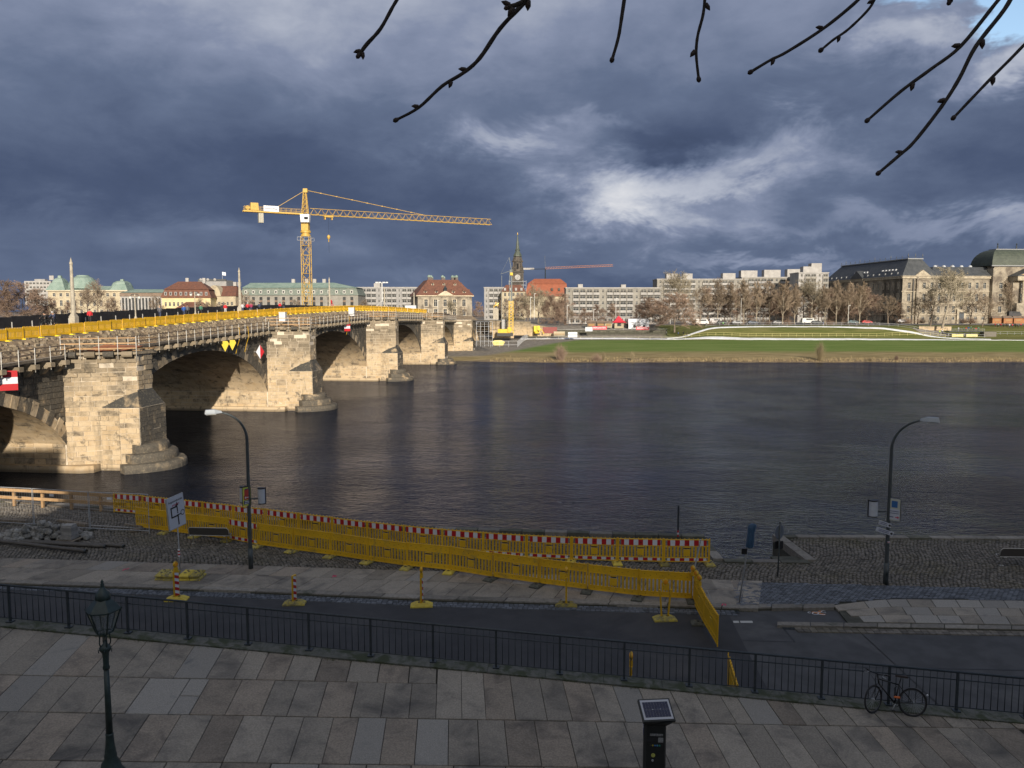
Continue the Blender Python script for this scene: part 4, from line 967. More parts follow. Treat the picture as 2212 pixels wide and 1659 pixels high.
# ------------------------------------------------------------------ yellow barriers on the quay
def near_panel(striped):
    """returns list of (name, mesh) with the panel's foot line at z=0, centred, facing -Y"""
    out = []; b = MB()
    for z, h, t in ((1.0, .035, .045), (.715, .03, .04), (.20, .03, .04), (.03, .04, .045)): b.box((0, 0, z), (1.95, t, h), tone=.6)
    for x in (-.955, .955): b.box((x, 0, .52), (.045, .05, 1.02), tone=.45)
    for i in range(10): b.box((-.86 + i * .191, 0, 1.035), (.035, .03, .055), tone=.6, top=.7)
    for x in (-.99, .99): b.tube([(x, 0, -.05), (x, 0, 1.06)], .020, 6, tone=.4)
    if not striped:
        b.box((0, 0, .857), (1.86, .022, .26), tone=.5); b.box((0, 0, .115), (1.86, .022, .145), tone=.5)
        for i in range(8): b.box((-.80 + i * .23, -.013, .90 - .06 * (i % 2)), (.022, .01, .022), mi=1)
        for i in range(6): b.box((-.75 + i * .3, -.013, .12), (.022, .01, .022), mi=1)
    out.append(('frame', b.mesh('frame', [YEL, BLACK])))
    cen = MB(); cen.box((0, 0, .42), (.30, .028, .30), tone=.35); cen.box((0, 0, .66), (.30, .028, .05), tone=.5)
    for x in (-.11, 0, .11): cen.box((x, 0, .25), (.05, .028, .08), tone=.4)
    cen.box((0, -.005, .615), (.22, .01, .05), mi=1); out.append(('centre_board', cen.mesh('centre_board', [YEL, BLACK])))
    sl = MB(); sl.box((0, 0, 0), (.082, .03, .50), tone=.5); sm = sl.mesh('slat', YEL)
    for i in range(5):
        for sx in (-1, 1): out.append(('slat', sm, (sx * (.235 + i * .150), 0, .455)))
    if striped:
        for i in range(9):
            w = .206; m = RED if i % 2 == 0 else WHT
            b = MB(); ww = w if 0 < i < 8 else w * .62; xx = -.824 + i * .206 + (.04 if i == 0 else -.04 if i == 8 else 0); b.box((xx, -.005, .857), (ww, .03, .25)); out.append(('stripe', b.mesh('stripe', m)))
            b = MB(); b.box((xx, -.005, .115), (ww, .03, .115)); out.append(('stripe', b.mesh('stripe', WHT if i % 2 == 0 else RED)))
        b = MB(); b.box((0, -.022, .86), (.09, .004, .02)); out.append(('print', b.mesh('print', BLACK)))
    return out
PM = {k: near_panel(k) for k in (True, False)}
ft = MB(); ft.prism([(-.21, -.40), (.21, -.40), (.21, .40), (-.21, .40)], 0, .05); ft.prism([(-.21, -.40), (.21, -.40), (.21, .40), (-.21, .40)], .05, .12, top=[(-.15, -.27), (.15, -.27), (.15, .27), (-.15, .27)])
ft.box((0, -.16, .125), (.09, .07, .02), mi=1); ft.box((0, .16, .125), (.09, .07, .02), mi=1); ft.box((.09, 0, .125), (.05, .10, .02), mi=1)
FTM = {'y': ft.mesh('foot', [YELD, BLACK]), 'b': ft.mesh('foot', [BLKR, BLACK]), 'n': ft.mesh('foot', [mat('new_foot', (.62, .48, .06), (.5, .38, .06), 6, .7), BLACK])}
def put_panel(A, B_, striped, label, group, foot='y', z=QZ + .10, footend=1):
    A = Vector(A[:2]); B_ = Vector(B_[:2]); c = (A + B_) / 2; rz = math.atan2((B_ - A).y, (B_ - A).x); t = thing('barrier_panel', label, 'barrier', (c.x, c.y, z), rz, group); t.rotation_euler = (jit(.03), jit(.006), rz)
    for e in PM[striped]: link(e[0], e[1], t, e[2] if len(e) > 2 else None)
    if foot: link('foot', FTM[foot], t, (footend * .99 + jit(.02), jit(.05), -.10), jit(.12))
    return t
BK = [(442, 1982), (553, 1992), (669, 2004), (791, 2019), (905, 2034), (1030, 2049), (1158, 2066), (1291, 2086), (1426, 2103), (1565, 2122), (1707, 2136), (1866, 2151), (2039, 2163), (2213, 2170), (2392, 2174), (2575, 2180), (2750, 2179)]
FR = [(530, 2041), (643, 2056), (761, 2072), (883, 2088), (1003, 2110), (1138, 2130), (1281, 2149), (1426, 2171), (1579, 2192), (1742, 2208), (1911, 2235), (2089, 2259), (2277, 2284), (2477, 2308), (2680, 2320)]
bk = [g(*p, 3.0) for p in BK]; fr = [g(*p, 3.0) for p in FR]
def smoothline(P, n):     # even out reading errors: keep ends, blend each point towards its neighbours
    P = [p.copy() for p in P]
    for _ in range(3): P = [P[0]] + [(P[i - 1] + P[i] * 2 + P[i + 1]) / 4 for i in range(1, len(P) - 1)] + [P[-1]]
    return P
bk = smoothline(bk, 3)
nb = len(bk) - 1
for i in range(nb):
    k = nb - 1 - i
    lb = 'red and white striped barrier ending the riverside row at the %s, nearest the %s' % (('right', 'boat slip') if i == nb - 1 else ('left', 'timber rail')) if i in (0, nb - 1) else 'red and white striped barrier in the riverside row, %s from its right end' % ORD[k]
    put_panel(bk[i], bk[i + 1], True, lb, 'striped barriers along the water', 'n' if k in (2, 3) else 'y')
nf = len(fr) - 1
for i in range(nf):
    st = i == 3; k = nf - 1 - i
    lb = 'only red and white striped panel among the plain yellow barriers of the front row' if st else 'plain yellow barrier in the front row across the footpath, %s from its right end' % ORD[k]
    put_panel(fr[i], fr[i + 1], st, lb, 'barriers of the front row', 'b' if i in (9, 11, 12, 13) or i == 10 else ('n' if i in (8,) else 'y'))
e0 = fr[-1]; e1 = g(2727, 2403, 2.88); e2 = g(2773, 2488, 2.88)
dv = (Vector((e2.x, e2.y)) - Vector((e0.x, e0.y))); dv = dv.normalized(); E_ = [Vector((e0.x, e0.y)) + dv * 1.99 * k for k in range(3)]
put_panel(E_[0] + Vector((.06, -.02)), E_[1], False, 'plain yellow barrier turned across the road, the one carrying three amber lamps', 'barriers turned across the road', 'b', RZ_ + .10)
put_panel(E_[1], E_[2], False, 'plain yellow barrier turned across the road, the one nearer the iron railing', 'barriers turned across the road', None, RZ_ + .10)
qa, qb = gp(1575, 1413, RZ_ + 1.12), gp(1592, 1470, RZ_ + 1.12); qd = Vector((qb.x - qa.x, qb.y - qa.y)).normalized(); qa = Vector((qa.x, qa.y))
put_panel(qa, qa + qd * 1.99, False, 'plain yellow barrier seen edge-on through the iron railing', 'barriers just beyond the railing', 'b', RZ_ + .10)

# warning lamps and beacons
AMB = mat('amber_lens', (.75, .30, .02), rough=.25, spec=.6)
def lamp_parts(parent, z):
    b = MB(); b.box((0, 0, z + .09), (.15, .10, .17), top=.9); b.build('battery_case', YEL, parent)
    M_ = Matrix.Rotation(R(90), 4, 'X').to_3x3()
    b = MB(); b.lathe((0, .0, z + .29), [(.105, -.035), (.115, 0), (.105, .035)], 16, M=M_); b.lathe((0, 0, z + .38), [(.03, 0), (.02, .04), (0, .05)], 8); b.build('lamp_housing', YEL, parent)
    for s_ in (-1, 1): b = MB(); b.lathe((0, s_ * .036, z + .29), [(.085, -.012), (.075, .012), (0, .02)], 16, M=M_ if s_ < 0 else Matrix.Rotation(R(-90), 4, 'X').to_3x3()); b.build('lens', AMB, parent)
for i, u in enumerate((.06, .34, .60)):
    p = E_[0] + dv * 3.98 * u * .5
    t = thing('warning_lamp', 'amber warning lamp on the barrier across the road, %s' % ['furthest from the camera', 'middle one of the three', 'nearest the camera of the three'][i], 'lamp', (p.x, p.y, RZ_ + .10 + 1.06), math.atan2(dv.y, dv.x) + R(25), 'amber lamps on the cross barrier'); lamp_parts(t, 0)
def beacon(x, y, label, rz, lamp=True, tilt=0.0, foot='y', stripes=True, pair=False, z=RZ_ + .004):
    p = gp(x, y, z); t = thing('beacon', label, 'traffic beacon', (p.x, p.y, z), rz, 'beacons standing along the kerb')
    b = MB(); b.prism([(-.42, -.21), (.42, -.21), (.42, .21), (-.42, .21)], 0, .05); b.prism([(-.42, -.21), (.42, -.21), (.42, .21), (-.42, .21)], .05, .15, top=[(-.22, -.15), (.22, -.15), (.22, .15), (-.22, .15)])
    for q in ((-.10, 0, .155), (.10, .0, .155), (0, -.155, .06)): b.box(q, (.07, .09, .02), mi=1)
    b.build('foot', [{'y': YELD, 'n': mat('new_foot', (.6, .45, .05)), 'b': BLKR}[foot], BLACK], t, rz=-rz + jit(.08))
    for ox in ((-.12, .12) if pair else (0,)):
        bd = link('blade', None, t, (ox, 0, .12), rot=(0, ox * .7, 0))
        b = MB(); b.box((0, 0, .52), (.25 if not pair else .05, .07, 1.0), tone=.5); b.build('body', YEL, bd)
        if stripes and not pair:
            for k in range(4):
                z0 = .06 + k * .24
                for s_, m in ((0, RED), (.12, WHT)):
                    b = MB()
                    for yy in (-.038, .038):
                        Q = [(-.105, z0 + s_ + .14), (-.105, z0 + s_ + .02), (.105, z0 + s_ - .10 + .02), (.105, z0 + s_ - .10 + .14)]
                        Q = [(a, min(max(c, .05), 1.0)) for a, c in Q]; b.quad(*[(a, yy, c) for a, c in (Q if yy < 0 else Q[::-1])])
                    b.build('stripe', m, bd)
    if lamp: lamp_parts(t, 1.13)
    return t
beacon(382, 1296, 'striped beacon with an amber lamp beside the stacked yellow feet under the white sign', R(68), foot='n')
beacon(636, 1305, 'red and white striped beacon without a lamp, below the left lamp post', R(76), lamp=False)
beacon(911, 1309, 'narrow beacon seen edge-on with a lamp, on a bright yellow foot', R(84), foot='n')
beacon(1223, 1309, 'narrow beacon seen edge-on in front of the plain yellow barriers, on a brown foot', R(86))
beacon(1436, 1339, 'beacon with two thin yellow posts under one lamp, left of the barrier corner', R(8), pair=True, foot='y')
beacon(1362, 1520, 'lamp-topped beacon half hidden below the iron railing', R(80), foot='y'); beacon(1112, 1532, 'beacon behind the kerb wall, only its tip showing through the railing', R(80), lamp=False)

# white diversion sign on its pole with rubber feet stacked at the base
def diversion_sign():
    base = gp(389, 1232, QZ); t = thing('diversion_sign', 'white diversion sign with a black route drawing, tilted on a grey pole', 'road sign', base)
    topc = W(379, 1106, base.y - .1) - base; a, c = Vector((0, 0, 0)), Vector((topc.x * 1.0, 0, topc.z))
    b = MB(); b.tube([(0, 0, 0), (topc.x * .3, 0, topc.z * .45), (topc.x, -.02, topc.z + .55)], .03, 8); b.build('pole', STEEL, t, smooth=True)
    for i in range(5):
        k = .235 + i * .026; b = MB(); b.tube([(topc.x * k, 0, topc.z * k * 1.0), (topc.x * (k + .026), 0, topc.z * (k + .026))], .045, 10); b.build('reflective_band', RED if i % 2 else WHT, t)
    s = link('sign_plate', None, t, (topc.x, -.06, topc.z), rot=(0, R(-6), R(70)))
    w, h = .92, 1.34
    b = MB(); b.box((0, 0, 0), (w + .06, .05, h + .06)); b.build('rim', STEEL, s)
    b = MB(); b.box((0, -.03, 0), (w, .012, h)); b.build('face', mat('sign_white', (.50, .53, .60), rough=.5), s)
    def seg(b, x0, z0, x1, z1, w_): b.bar((x0, -.040, z0), (x1, -.040, z1), .006, w_) if False else None
    K = MB()
    def rect(x0, z0, x1, z1): K.box(((x0 + x1) / 2, -.040, (z0 + z1) / 2), (abs(x1 - x0), .008, abs(z1 - z0)))
    rect(.03, -.58, .09, -.12); rect(.03, -.02, .09, -.07); rect(.03, .0, .085, .24); rect(-.30, .20, .05, .26); rect(-.32, -.20, -.26, .26); rect(-.32, -.20, .09, -.14); rect(.06, -.17, .26, -.13)
    K.add([(-.03, -.042, .26), (.14, -.042, .26), (.06, -.042, .44)], ((0, 1, 2),))
    for i in range(20):
        a0, a1 = 2 * math.pi * i / 20, 2 * math.pi * (i + 1) / 20; K.quad(*[(.33 + r * math.cos(a), -.042, -.12 + r * 1.05 * math.sin(a)) for r, a in ((.085, a0), (.085, a1), (.115, a1), (.115, a0))])
    K.build('route_drawing', BLACK, s)
    link('lettering', text_mesh('Augustusbrücke', .125, BLACK), s, (0, -.041, .50), rot=(R(90), 0, 0)); link('lettering', text_mesh('gesperrt', .12, mat('red_print', (.45, .03, .08), rough=.6)), s, (0, -.041, .34), rot=(R(90), 0, 0))
    for i, (px, py, k) in enumerate(((352, 1243, 2), (372, 1244, 2), (404, 1244, 2), (427, 1244, 2))):
        for j in range(k):
            q = gp(px, py + 4, QZ); o = link('stacked_foot', FTM['y' if i != 2 else 'n'], None, (q.x + jit(.02), q.y, QZ + .005 + j * .135), R(2) + jit(.04)); o.scale = (1, 1, 1)
            tag = ['leftmost pile', 'second pile from the left', 'third pile from the left', 'rightmost pile'][i]
            o['label'] = 'yellow rubber foot in the %s under the white sign, %s one' % (tag, 'lower' if j == 0 else 'upper'); o['category'] = 'barrier foot'; o['group'] = 'rubber feet weighing down the diversion sign'
diversion_sign()

# benches
def bench(loc, rz, label):
    t = thing('bench', label, 'bench', loc, rz, 'steel-framed benches on the quay'); CH = mat('bench_steel', (.42, .40, .36), rough=.35, metal=.1); MS = mat('bench_mesh', (.085, .075, .065), (.06, .055, .05), 60, .7)
    for x in (-.82, .82):
        b = MB(); b.tube([(x, .05, 0), (x, .05, .40), (x, -.28, .45)], .022, 8); b.lathe((x, .05, 0), [(.09, 0), (.09, .012), (0, .014)], 10); b.build('leg', CH, t, smooth=True)
    b = MB(); b.tube([(-.95, .30, .45), (-1.0, .1, .44), (-.98, -.02, .42), (.98, -.02, .42), (1.0, .1, .44), (.95, .30, .45), (-.95, .30, .45)], .020, 8); b.build('seat_frame', CH, t, smooth=True)
    b = MB(); b.box((0, .14, .44), (1.9, .34, .02)); b.build('seat', MS, t)
    b = MB(); b.tube([(-.98, -.02, .42), (-.98, -.10, .72), (-.9, -.13, .82), (.9, -.13, .82), (.98, -.10, .72), (.98, -.02, .42)], .020, 8); b.build('back_frame', CH, t, smooth=True)
    b = MB(); b.box((0, -.075, .63), (1.9, .02, .36), M=Matrix.Rotation(R(14), 3, 'X')); b.build('backrest', MS, t)
p = (gp(357, 1174, QZ) + gp(428, 1176, QZ)) / 2; bench((-14.4, p.y, QZ), R(-4) , 'steel-framed mesh bench half hidden behind the white diversion sign')
p = gp(2157, 1223, QZ); bench((p.x + 1.0, p.y, QZ), R(-2), 'steel-framed mesh bench cut off by the right edge of the photo')

# curved street lamps
def lamp(base_px, top_y, sgn, label):
    base = gp(*base_px, QZ); t = thing('street_lamp', label, 'street lamp', base, 0, 'curved street lamps on the quay'); H = W(base_px[0], top_y, base.y).z - QZ
    ax, ay = sgn * .90, -.44; pts = []; r = 1.22
    for z in (0, .05, H - 1.45): pts.append((0, 0, z))
    for k in range(1, 9): a = R(78) * k / 8; pts.append((ax * r * (1 - math.cos(a)), ay * r * (1 - math.cos(a)), H - 1.45 + r * math.sin(a) * 1.02))
    b = MB(); b.tube(pts, [.085, .085, .062] + [.055 - .002 * k for k in range(8)], 14); b.build('pole', POLE, t, smooth=True)
    b = MB(); b.tube([(0, 0, 0), (0, 0, .9)], .10, 14); b.box((0, -.10, .55), (.09, .02, .35)); b.build('lower_pole', POLE, t, smooth=True)
    e = Vector(pts[-1]); A_ = Vector((ax, ay, 0)).normalized(); hd = link('lamp_head', None, t, e + A_ * .28 + Vector((0, 0, .05)), math.atan2(A_.y, A_.x))
    b = MB(); b.add([(-.30, -.05, -.05), (-.30, .05, -.05), (.40, .16, -.07), (.40, -.16, -.07), (-.26, -.04, .03), (-.26, .04, .03), (.02, .10, .11), (.36, .10, .10), (.36, -.10, .10), (.02, -.10, .11), (.0, .16, -.06), (.0, -.16, -.06)],
        ((0, 1, 10, 2, 3, 11), (4, 9, 6, 5), (9, 8, 7, 6), (0, 4, 5, 1), (1, 5, 6, 10), (10, 6, 7, 2), (2, 7, 8, 3), (3, 8, 9, 11), (11, 9, 4, 0))); b.build('shade', mat('lamp_grey', (.33, .36, .39), rough=.4), hd)
    b = MB(); b.box((.16, 0, -.085), (.40, .24, .04)); b.build('lens', mat('lamp_glass', (.4, .4, .38), rough=.2), hd)
    return t, base, H
LGREY = mat('box_white', (.47, .50, .55), (.42, .44, .48), 3, .45)
def info_box(t, x, y, z, w=.34, h=.62):
    o = link('light_box', None, t, (x, y, z)); b = MB(); n = 12
    prof = [(math.sin(a) * w / 2, -math.cos(a) * .12) for a in np.linspace(-math.pi / 2, math.pi / 2, n)]; b.prism([(p[0], p[1]) for p in prof] + [(w / 2, .04), (-w / 2, .04)], 0, h); b.build('cover', LGREY, o)
    b = MB(); b.prism([(p[0] * 1.04, p[1] * 1.03 - .004) for p in prof] + [(w / 2 + .01, .05), (-w / 2 - .01, .05)], h, h + .05); b.prism([(p[0] * 1.04, p[1] * 1.03 - .004) for p in prof] + [(w / 2 + .01, .05), (-w / 2 - .01, .05)], -.04, 0); b.box((0, .07, h / 2), (w + .05, .05, h + .1)); b.build('casing', BLACK, o)
    b = MB(); b.bar((0, .07, h * .3), (-x, -y + 0, h * .3), .05); b.build('bracket', POLE, o)
t1, b1, H1 = lamp((542, 1228), 877, -1, 'curved grey street lamp bending left, standing before the bridge at the quay')
def zof(base, x, y): return W(x, y, base.y).z - QZ
dx = lambda base, x: (x - 1106) / FPX * base.y * 1.01 - base.x
info_box(t1, dx(b1, 519.5), .10, zof(b1, 518, 1085), .28); info_box(t1, dx(b1, 560), .04, zof(b1, 560, 1087), .30)
def poster(t, x0, x1, y, z0, z1, rz, frame=True):
    o = link('poster_sign', None, t, ((x0 + x1) / 2, y, (z0 + z1) / 2), rz); w = abs(x1 - x0) / math.cos(rz); h = z1 - z0
    b = MB(); P = [(-w / 2, 0, -h / 2), (-w / 2, 0, h / 2 - .06), (-w / 2 + .05, 0, h / 2), (w / 2 - .05, 0, h / 2), (w / 2, 0, h / 2 - .06), (w / 2, 0, -h / 2 + .06), (w / 2 - .05, 0, -h / 2), (-w / 2 + .05, 0, -h / 2), (-w / 2, 0, -h / 2 + .06)]; b.tube(P, .012, 6); b.build('frame', BLACK, o)
    return o, w, h
o, w, h = poster(t1, dx(b1, 524) , dx(b1, 537) , -.12, zof(b1, 530, 1095), zof(b1, 530, 1049), R(50))
def plate(o, x, z, w, h, m, y=-.012, nm='print'): b = MB(); b.box((x, y, z), (w, .006, h)); return b.build(nm, m, o)
plate(o, 0, .02, w - .03, h * .86, mat('lime_print', (.50, .52, .08), rough=.6), -.004, 'board'); plate(o, 0, h * .20, w * .55, h * .30, mat('red_print2', (.42, .05, .04), rough=.6)); plate(o, 0, h * .34, w * .45, h * .10, mat('navy_print', (.02, .03, .12)))
plate(o, 0, -.02, w * .7, h * .20, mat('red_print2', (.42, .05, .04))); plate(o, 0, -h * .25, w * .7, h * .17, mat('navy_print', (.02, .03, .12)))
b = MB(); b.box((.01, -.018, -.02), (.20, .006, .022)); b.add([(-.11, -.021, -.02), (-.04, -.021, .04), (-.04, -.021, -.08)], ((0, 1, 2),)); b.build('arrow', WHT, o)
for k in range(2): plate(o, 0, -h * .21 - k * .07, w * .5, .025, WHT, -.018)
t2, b2, H2 = lamp((1913, 1262), 893, 1, 'curved grey street lamp bending right, carrying small route signs, right of the boat slip')
info_box(t2, dx(b2, 1895), .05, zof(b2, 1897, 1115), .34, .60); info_box(t2, dx(b2, 1943), .30, zof(b2, 1943, 1115), .30, .60)
o, w, h = poster(t2, dx(b2, 1926), dx(b2, 1945), -.16, zof(b2, 1930, 1126), zof(b2, 1930, 1072), R(-38))
plate(o, 0, .0, w - .03, h * .86, mat('cream_print', (.46, .47, .40), rough=.6), -.004, 'board'); plate(o, -.0, h * .22, w * .5, h * .26, mat('blue_print', (.03, .12, .32))); plate(o, 0, -h * .18, w * .88, h * .42, mat('sign_white', (.5, .53, .6)), -.010)
link('lettering', text_mesh('OPEN', .06, mat('navy_print', (.02, .03, .12))), o, (-.09, -.016, -h * .28), rot=(R(90), 0, 0)) if 0 else None
for k in range(2): plate(o, -.0, -h * (.06 + k * .08), w * .75, .02, mat('navy_print', (.02, .03, .12)), -.016)
plate(o, -.10, -h * .29, w * .35, .03, mat('navy_print', (.02, .03, .12)), -.016)
b = MB(); b.box((.09, -.018, -h * .29), (.10, .006, .035)); b.add([(.20, -.021, -h * .29), (.12, -.021, -h * .29 + .055), (.12, -.021, -h * .29 - .055)], ((0, 2, 1),)); b.build('arrow', mat('red_print', (.45, .03, .08)), o)
for x0, x1, y0, y1 in ((1901, 1922, 1124, 1140), (1896, 1926, 1140, 1156)):
    c = W((x0 + x1) / 2, (y0 + y1) / 2, b2.y - .14) - b2; o = link('route_sign', None, t2, c, rot=(0, R(12), R(-32))); w = (x1 - x0) / 1725 * b2.y / math.cos(R(32)); plate(o, 0, 0, w, .17, mat('sign_white', (.5, .53, .6)), 0, 'plate')
    for k in range(2): plate(o, -.04, .035 - .06 * k, w * .6, .022, mat('navy_print', (.02, .03, .12)), -.006)
    b = MB(); b.lathe((w * .40, -.006, 0), [(.045, -.003), (.045, .003)], 10, M=Matrix.Rotation(R(90), 4, 'X').to_3x3()); b.build('symbol', BLACK, o)
plate(t2, 0, zof(b2, 1910, 1170), .09, .07, WHT, -.09, 'sticker'); plate(t2, 0, zof(b2, 1910, 1170), .09, .025, RED, -.094, 'sticker')

# leaning sign post with a blue bag, round sign from behind, slim posts
p0 = gp(1597, 1302, QZ); c = W(1617, 1168, p0.y) - p0
t = thing('wrapped_sign', 'leaning grey sign post whose sign is wrapped in a blue bag', 'road sign', p0)
b = MB(); b.tube([(0, 0, 0), (c.x, 0, c.z), (c.x * 1.1, 0, c.z + .35)], .03, 8); b.build('pole', STEEL, t, smooth=True)
b = MB(); rng = random.Random(2)
rings = []
for k, (z, rx, ry, ox) in enumerate(((-.40, .07, .05, 0), (-.36, .15, .08, 0), (-.1, .15, .10, .02), (.2, .13, .09, .05), (.40, .16, .08, .07), (.48, .15, .06, .10), (.53, .07, .03, .12))): rings.append([(c.x + .04 + ox + rx * math.cos(a) * rng.uniform(.85, 1.1), ry * math.sin(a) * rng.uniform(.8, 1.15), c.z + .12 + z + rng.uniform(-.02, .02)) for a in np.linspace(0, 2 * math.pi, 12, False)])
for r0, r1 in zip(rings, rings[1:]):
    for i in range(12): b.add((r0[i], r0[(i + 1) % 12], r1[(i + 1) % 12], r1[i]), ((0, 1, 2, 3),))
b.add(rings[-1], (tuple(range(12)),)); b.add(rings[0], (tuple(range(12))[::-1],)); b.build('blue_bag', mat('blue_tarpaulin', (.02, .055, .11), (.03, .08, .15), 7, .55, bump=.01), t)
b = MB(); b.box((c.x - .16, -.03, c.z - .40), (.20, .06, .22), -.1); b.build('small_plate', BLACK, t)
p0 = gp(1680, 1246, QZ); t = thing('round_sign', 'round traffic sign with two small plates below, seen from behind on a slim pole', 'road sign', p0)
H = W(1682, 1130, p0.y).z - QZ; b = MB(); b.tube([(0, 0, 0), (.03, 0, H)], .03, 8); b.lathe((.03, 0, H), [(.06, 0), (.04, .06), (0, .07)], 8); b.build('pole', POLE, t, smooth=True)
b = MB(); zc_ = W(1682, 1150, p0.y).z - QZ; b.lathe((.03, .05, zc_), [(.31, -.006), (.31, .006)], 28, M=(Matrix.Rotation(R(38), 4, 'Z') @ Matrix.Rotation(R(90), 4, 'X')).to_3x3()); b.build('disc', mat('sign_back', (.16, .18, .21), rough=.5, metal=.4), t)
for x in (-.08, .12): b = MB(); b.box((x, .05, W(1682, 1178, p0.y).z - QZ), (.22, .01, .33), R(30)); b.build('small_plate', BLACK, t)
p0 = gp(1464, 1184, QZ); t = thing('slim_post', 'thin dark pole with a red and white band, standing behind the striped barriers', 'post', p0); H = W(1464, 1092, p0.y).z - QZ
b = MB(); b.tube([(0, 0, 0), (0, 0, H)], .028, 8); b.tube([(0, 0, H * .45), (0, 0, H)], .045, 8); b.build('pole', IRON, t)
for k in range(3): b = MB(); b.tube([(0, 0, .55 + k * .1), (0, 0, .65 + k * .1)], .04, 8); b.build('band', WHT if k == 1 else RED, t)
p0 = gp(1496, 1282, QZ); t = thing('slim_post', 'leaning grey post at the corner where the front row of yellow barriers ends', 'post', p0); b = MB(); b.tube([(-.1, .1, 0), (.25, -.1, 2.2)], .03, 8); b.build('pole', STEEL, t)

# ------------------------------------------------------------------ timber rail and mesh fence at the left
def timber_rail():
    t = thing('timber_rail', 'new timber guard rail along the water at the left', 'railing')
    pts = [gp(x, y, QZ) for x, y in ((-70, 1086), (0, 1091), (120, 1098), (245, 1106), (305, 1112))]
    def at(x):
        return Vector((x, lerpline(pts, x), QZ))
    x = -32.0; prev = None
    while x < -19.0:
        q = at(x); b = MB(); b.box((q.x, q.y, QZ + .5), (.14, .12, 1.0), -.15, tone=random.random()); b.build('post', WOODN, t)
        for hz in (.93, .50): 
            w = at(min(x + 1.85, -19)); b = MB(); b.bar(q + Vector((0, -.08, hz)), w + Vector((0, -.08, hz)), .05, .17, tone=random.random()); b.build('rail_board', WOODN, t)
        x += 1.85
    b = MB(); b.bar(at(-32), at(-19.5), .25, .12, tone=.2); b.build('sill', WOODO, t)
timber_rail()
def fence_panel(A, B_, label, h=2.0):
    L = (B_ - A).length; t = thing('mesh_fence', label, 'fence', A, math.atan2((B_ - A).y, (B_ - A).x), 'site fence panels on the quay')
    b = MB(); b.tube([(0, 0, 0), (0, 0, h), (L, 0, h), (L, 0, 0)], .021, 6); b.tube([(0, 0, .15), (L, 0, .15)], .018, 6); b.build('frame', STEEL, t)
    b = MB(); n = int(L / .14)
    for i in range(1, n): x = L * i / n; b.tube([(x, 0, .15), (x, 0, h)], .0022, 3, cap=False)
    for k in range(8): z = .3 + k * .21; b.tube([(0, 0, z), (L, 0, z)], .0022, 3, cap=False)
    b.build('mesh', STEEL, t); b = MB(); b.box((.35 * L if L > 3 else .5, -.02, h - .28), (.26, .01, .12)); s_ = b.build('name_plate', WHT, t); link('lettering', text_mesh('mobil', .08, BLACK), s_, (.35 * L if L > 3 else .5, -.03, h - .28), rot=(R(90), 0, 0)) if 0 else None
    b = MB(); b.box((0, 0, .06), (.22, .6, .12)); b.build('foot', BLKR, t)
fp = [gp(-60, 1112, QZ), gp(41, 1120, QZ), gp(170, 1138, QZ), gp(294, 1150, QZ)]
fp = [Vector((-28.5, 40.9, QZ)), Vector((-24.6, 40.2, QZ)), Vector((-21.3, 39.4, QZ)), Vector((-18.05, 38.9, QZ))]
for i in range(3): fence_panel(fp[i] + Vector((.06, 0, 0)), fp[i + 1], 'steel mesh site fence panel, ' + ['cut by the left edge of the photo', 'middle one, in front of the timber rail', 'the one touching the yellow barriers'][i])

# ------------------------------------------------------------------ building materials on the cobbles
random.seed(8)
def rock(b, c, r, mi=0):
    vs = []; A = Matrix.Rotation(jit(3), 3, 'Z') @ Matrix.Rotation(jit(1.2), 3, 'X')
    for x in (-1, 1):
        for y in (-1, 1):
            for z in (-1, 1): vs.append(Vector(c) + A @ Vector((x * r * random.uniform(.7, 1.1), y * r * random.uniform(.6, 1.0), z * r * random.uniform(.6, .95))))
    for s_ in ((1.15, 0, 0), (-1.15, 0, 0), (0, 1.1, 0), (0, -1.1, 0), (0, 0, 1.1), (0, 0, -1.1)): vs.append(Vector(c) + A @ (Vector(s_) * r))
    F4 = [((0, 1, 3, 2), 9), ((4, 6, 7, 5), 8), ((0, 4, 5, 1), 11), ((2, 3, 7, 6), 10), ((0, 2, 6, 4), 13), ((1, 5, 7, 3), 12)]
    fs = []
    for q, m in F4:
        for i in range(4): fs.append((q[i], q[(i + 1) % 4], m))
    b.add(vs, fs, mi, random.random())
PILE = mat('grey_setts', (.20, .195, .18), (.28, .27, .25), 6, .85, bump=.008, tone=.35, rnd=.15, dirt=((.12, .115, .10), 4, .5, .7))
t = thing('cobble_pile', 'heap of loose grey paving setts on the cobbles at the left', 'stone pile', (0, 0, 0)); n = 0
cx, cy = gp(95, 1163, QZ)[:2]
for lay in range(5):
    for k in range(int(110 * (1 - lay / 5.2) ** 2 + 4)):
        f = 1 - lay / 5; u, v = jit(2.35 * f), jit(.75 * f)
        if (u / 2.4) ** 2 + (v / .8) ** 2 > f * f: continue
        lump = 1.0 if (abs(u + 1.5) < .9 or abs(u - .9) < 1.1 or lay < 2) else 0
        if not lump: continue
        b = MB(); rock(b, (0, 0, 0), .125); b.build('loose_sett', PILE, t, loc=(cx + u, cy + v, QZ + .10 + lay * .16 + jit(.03))); n += 1
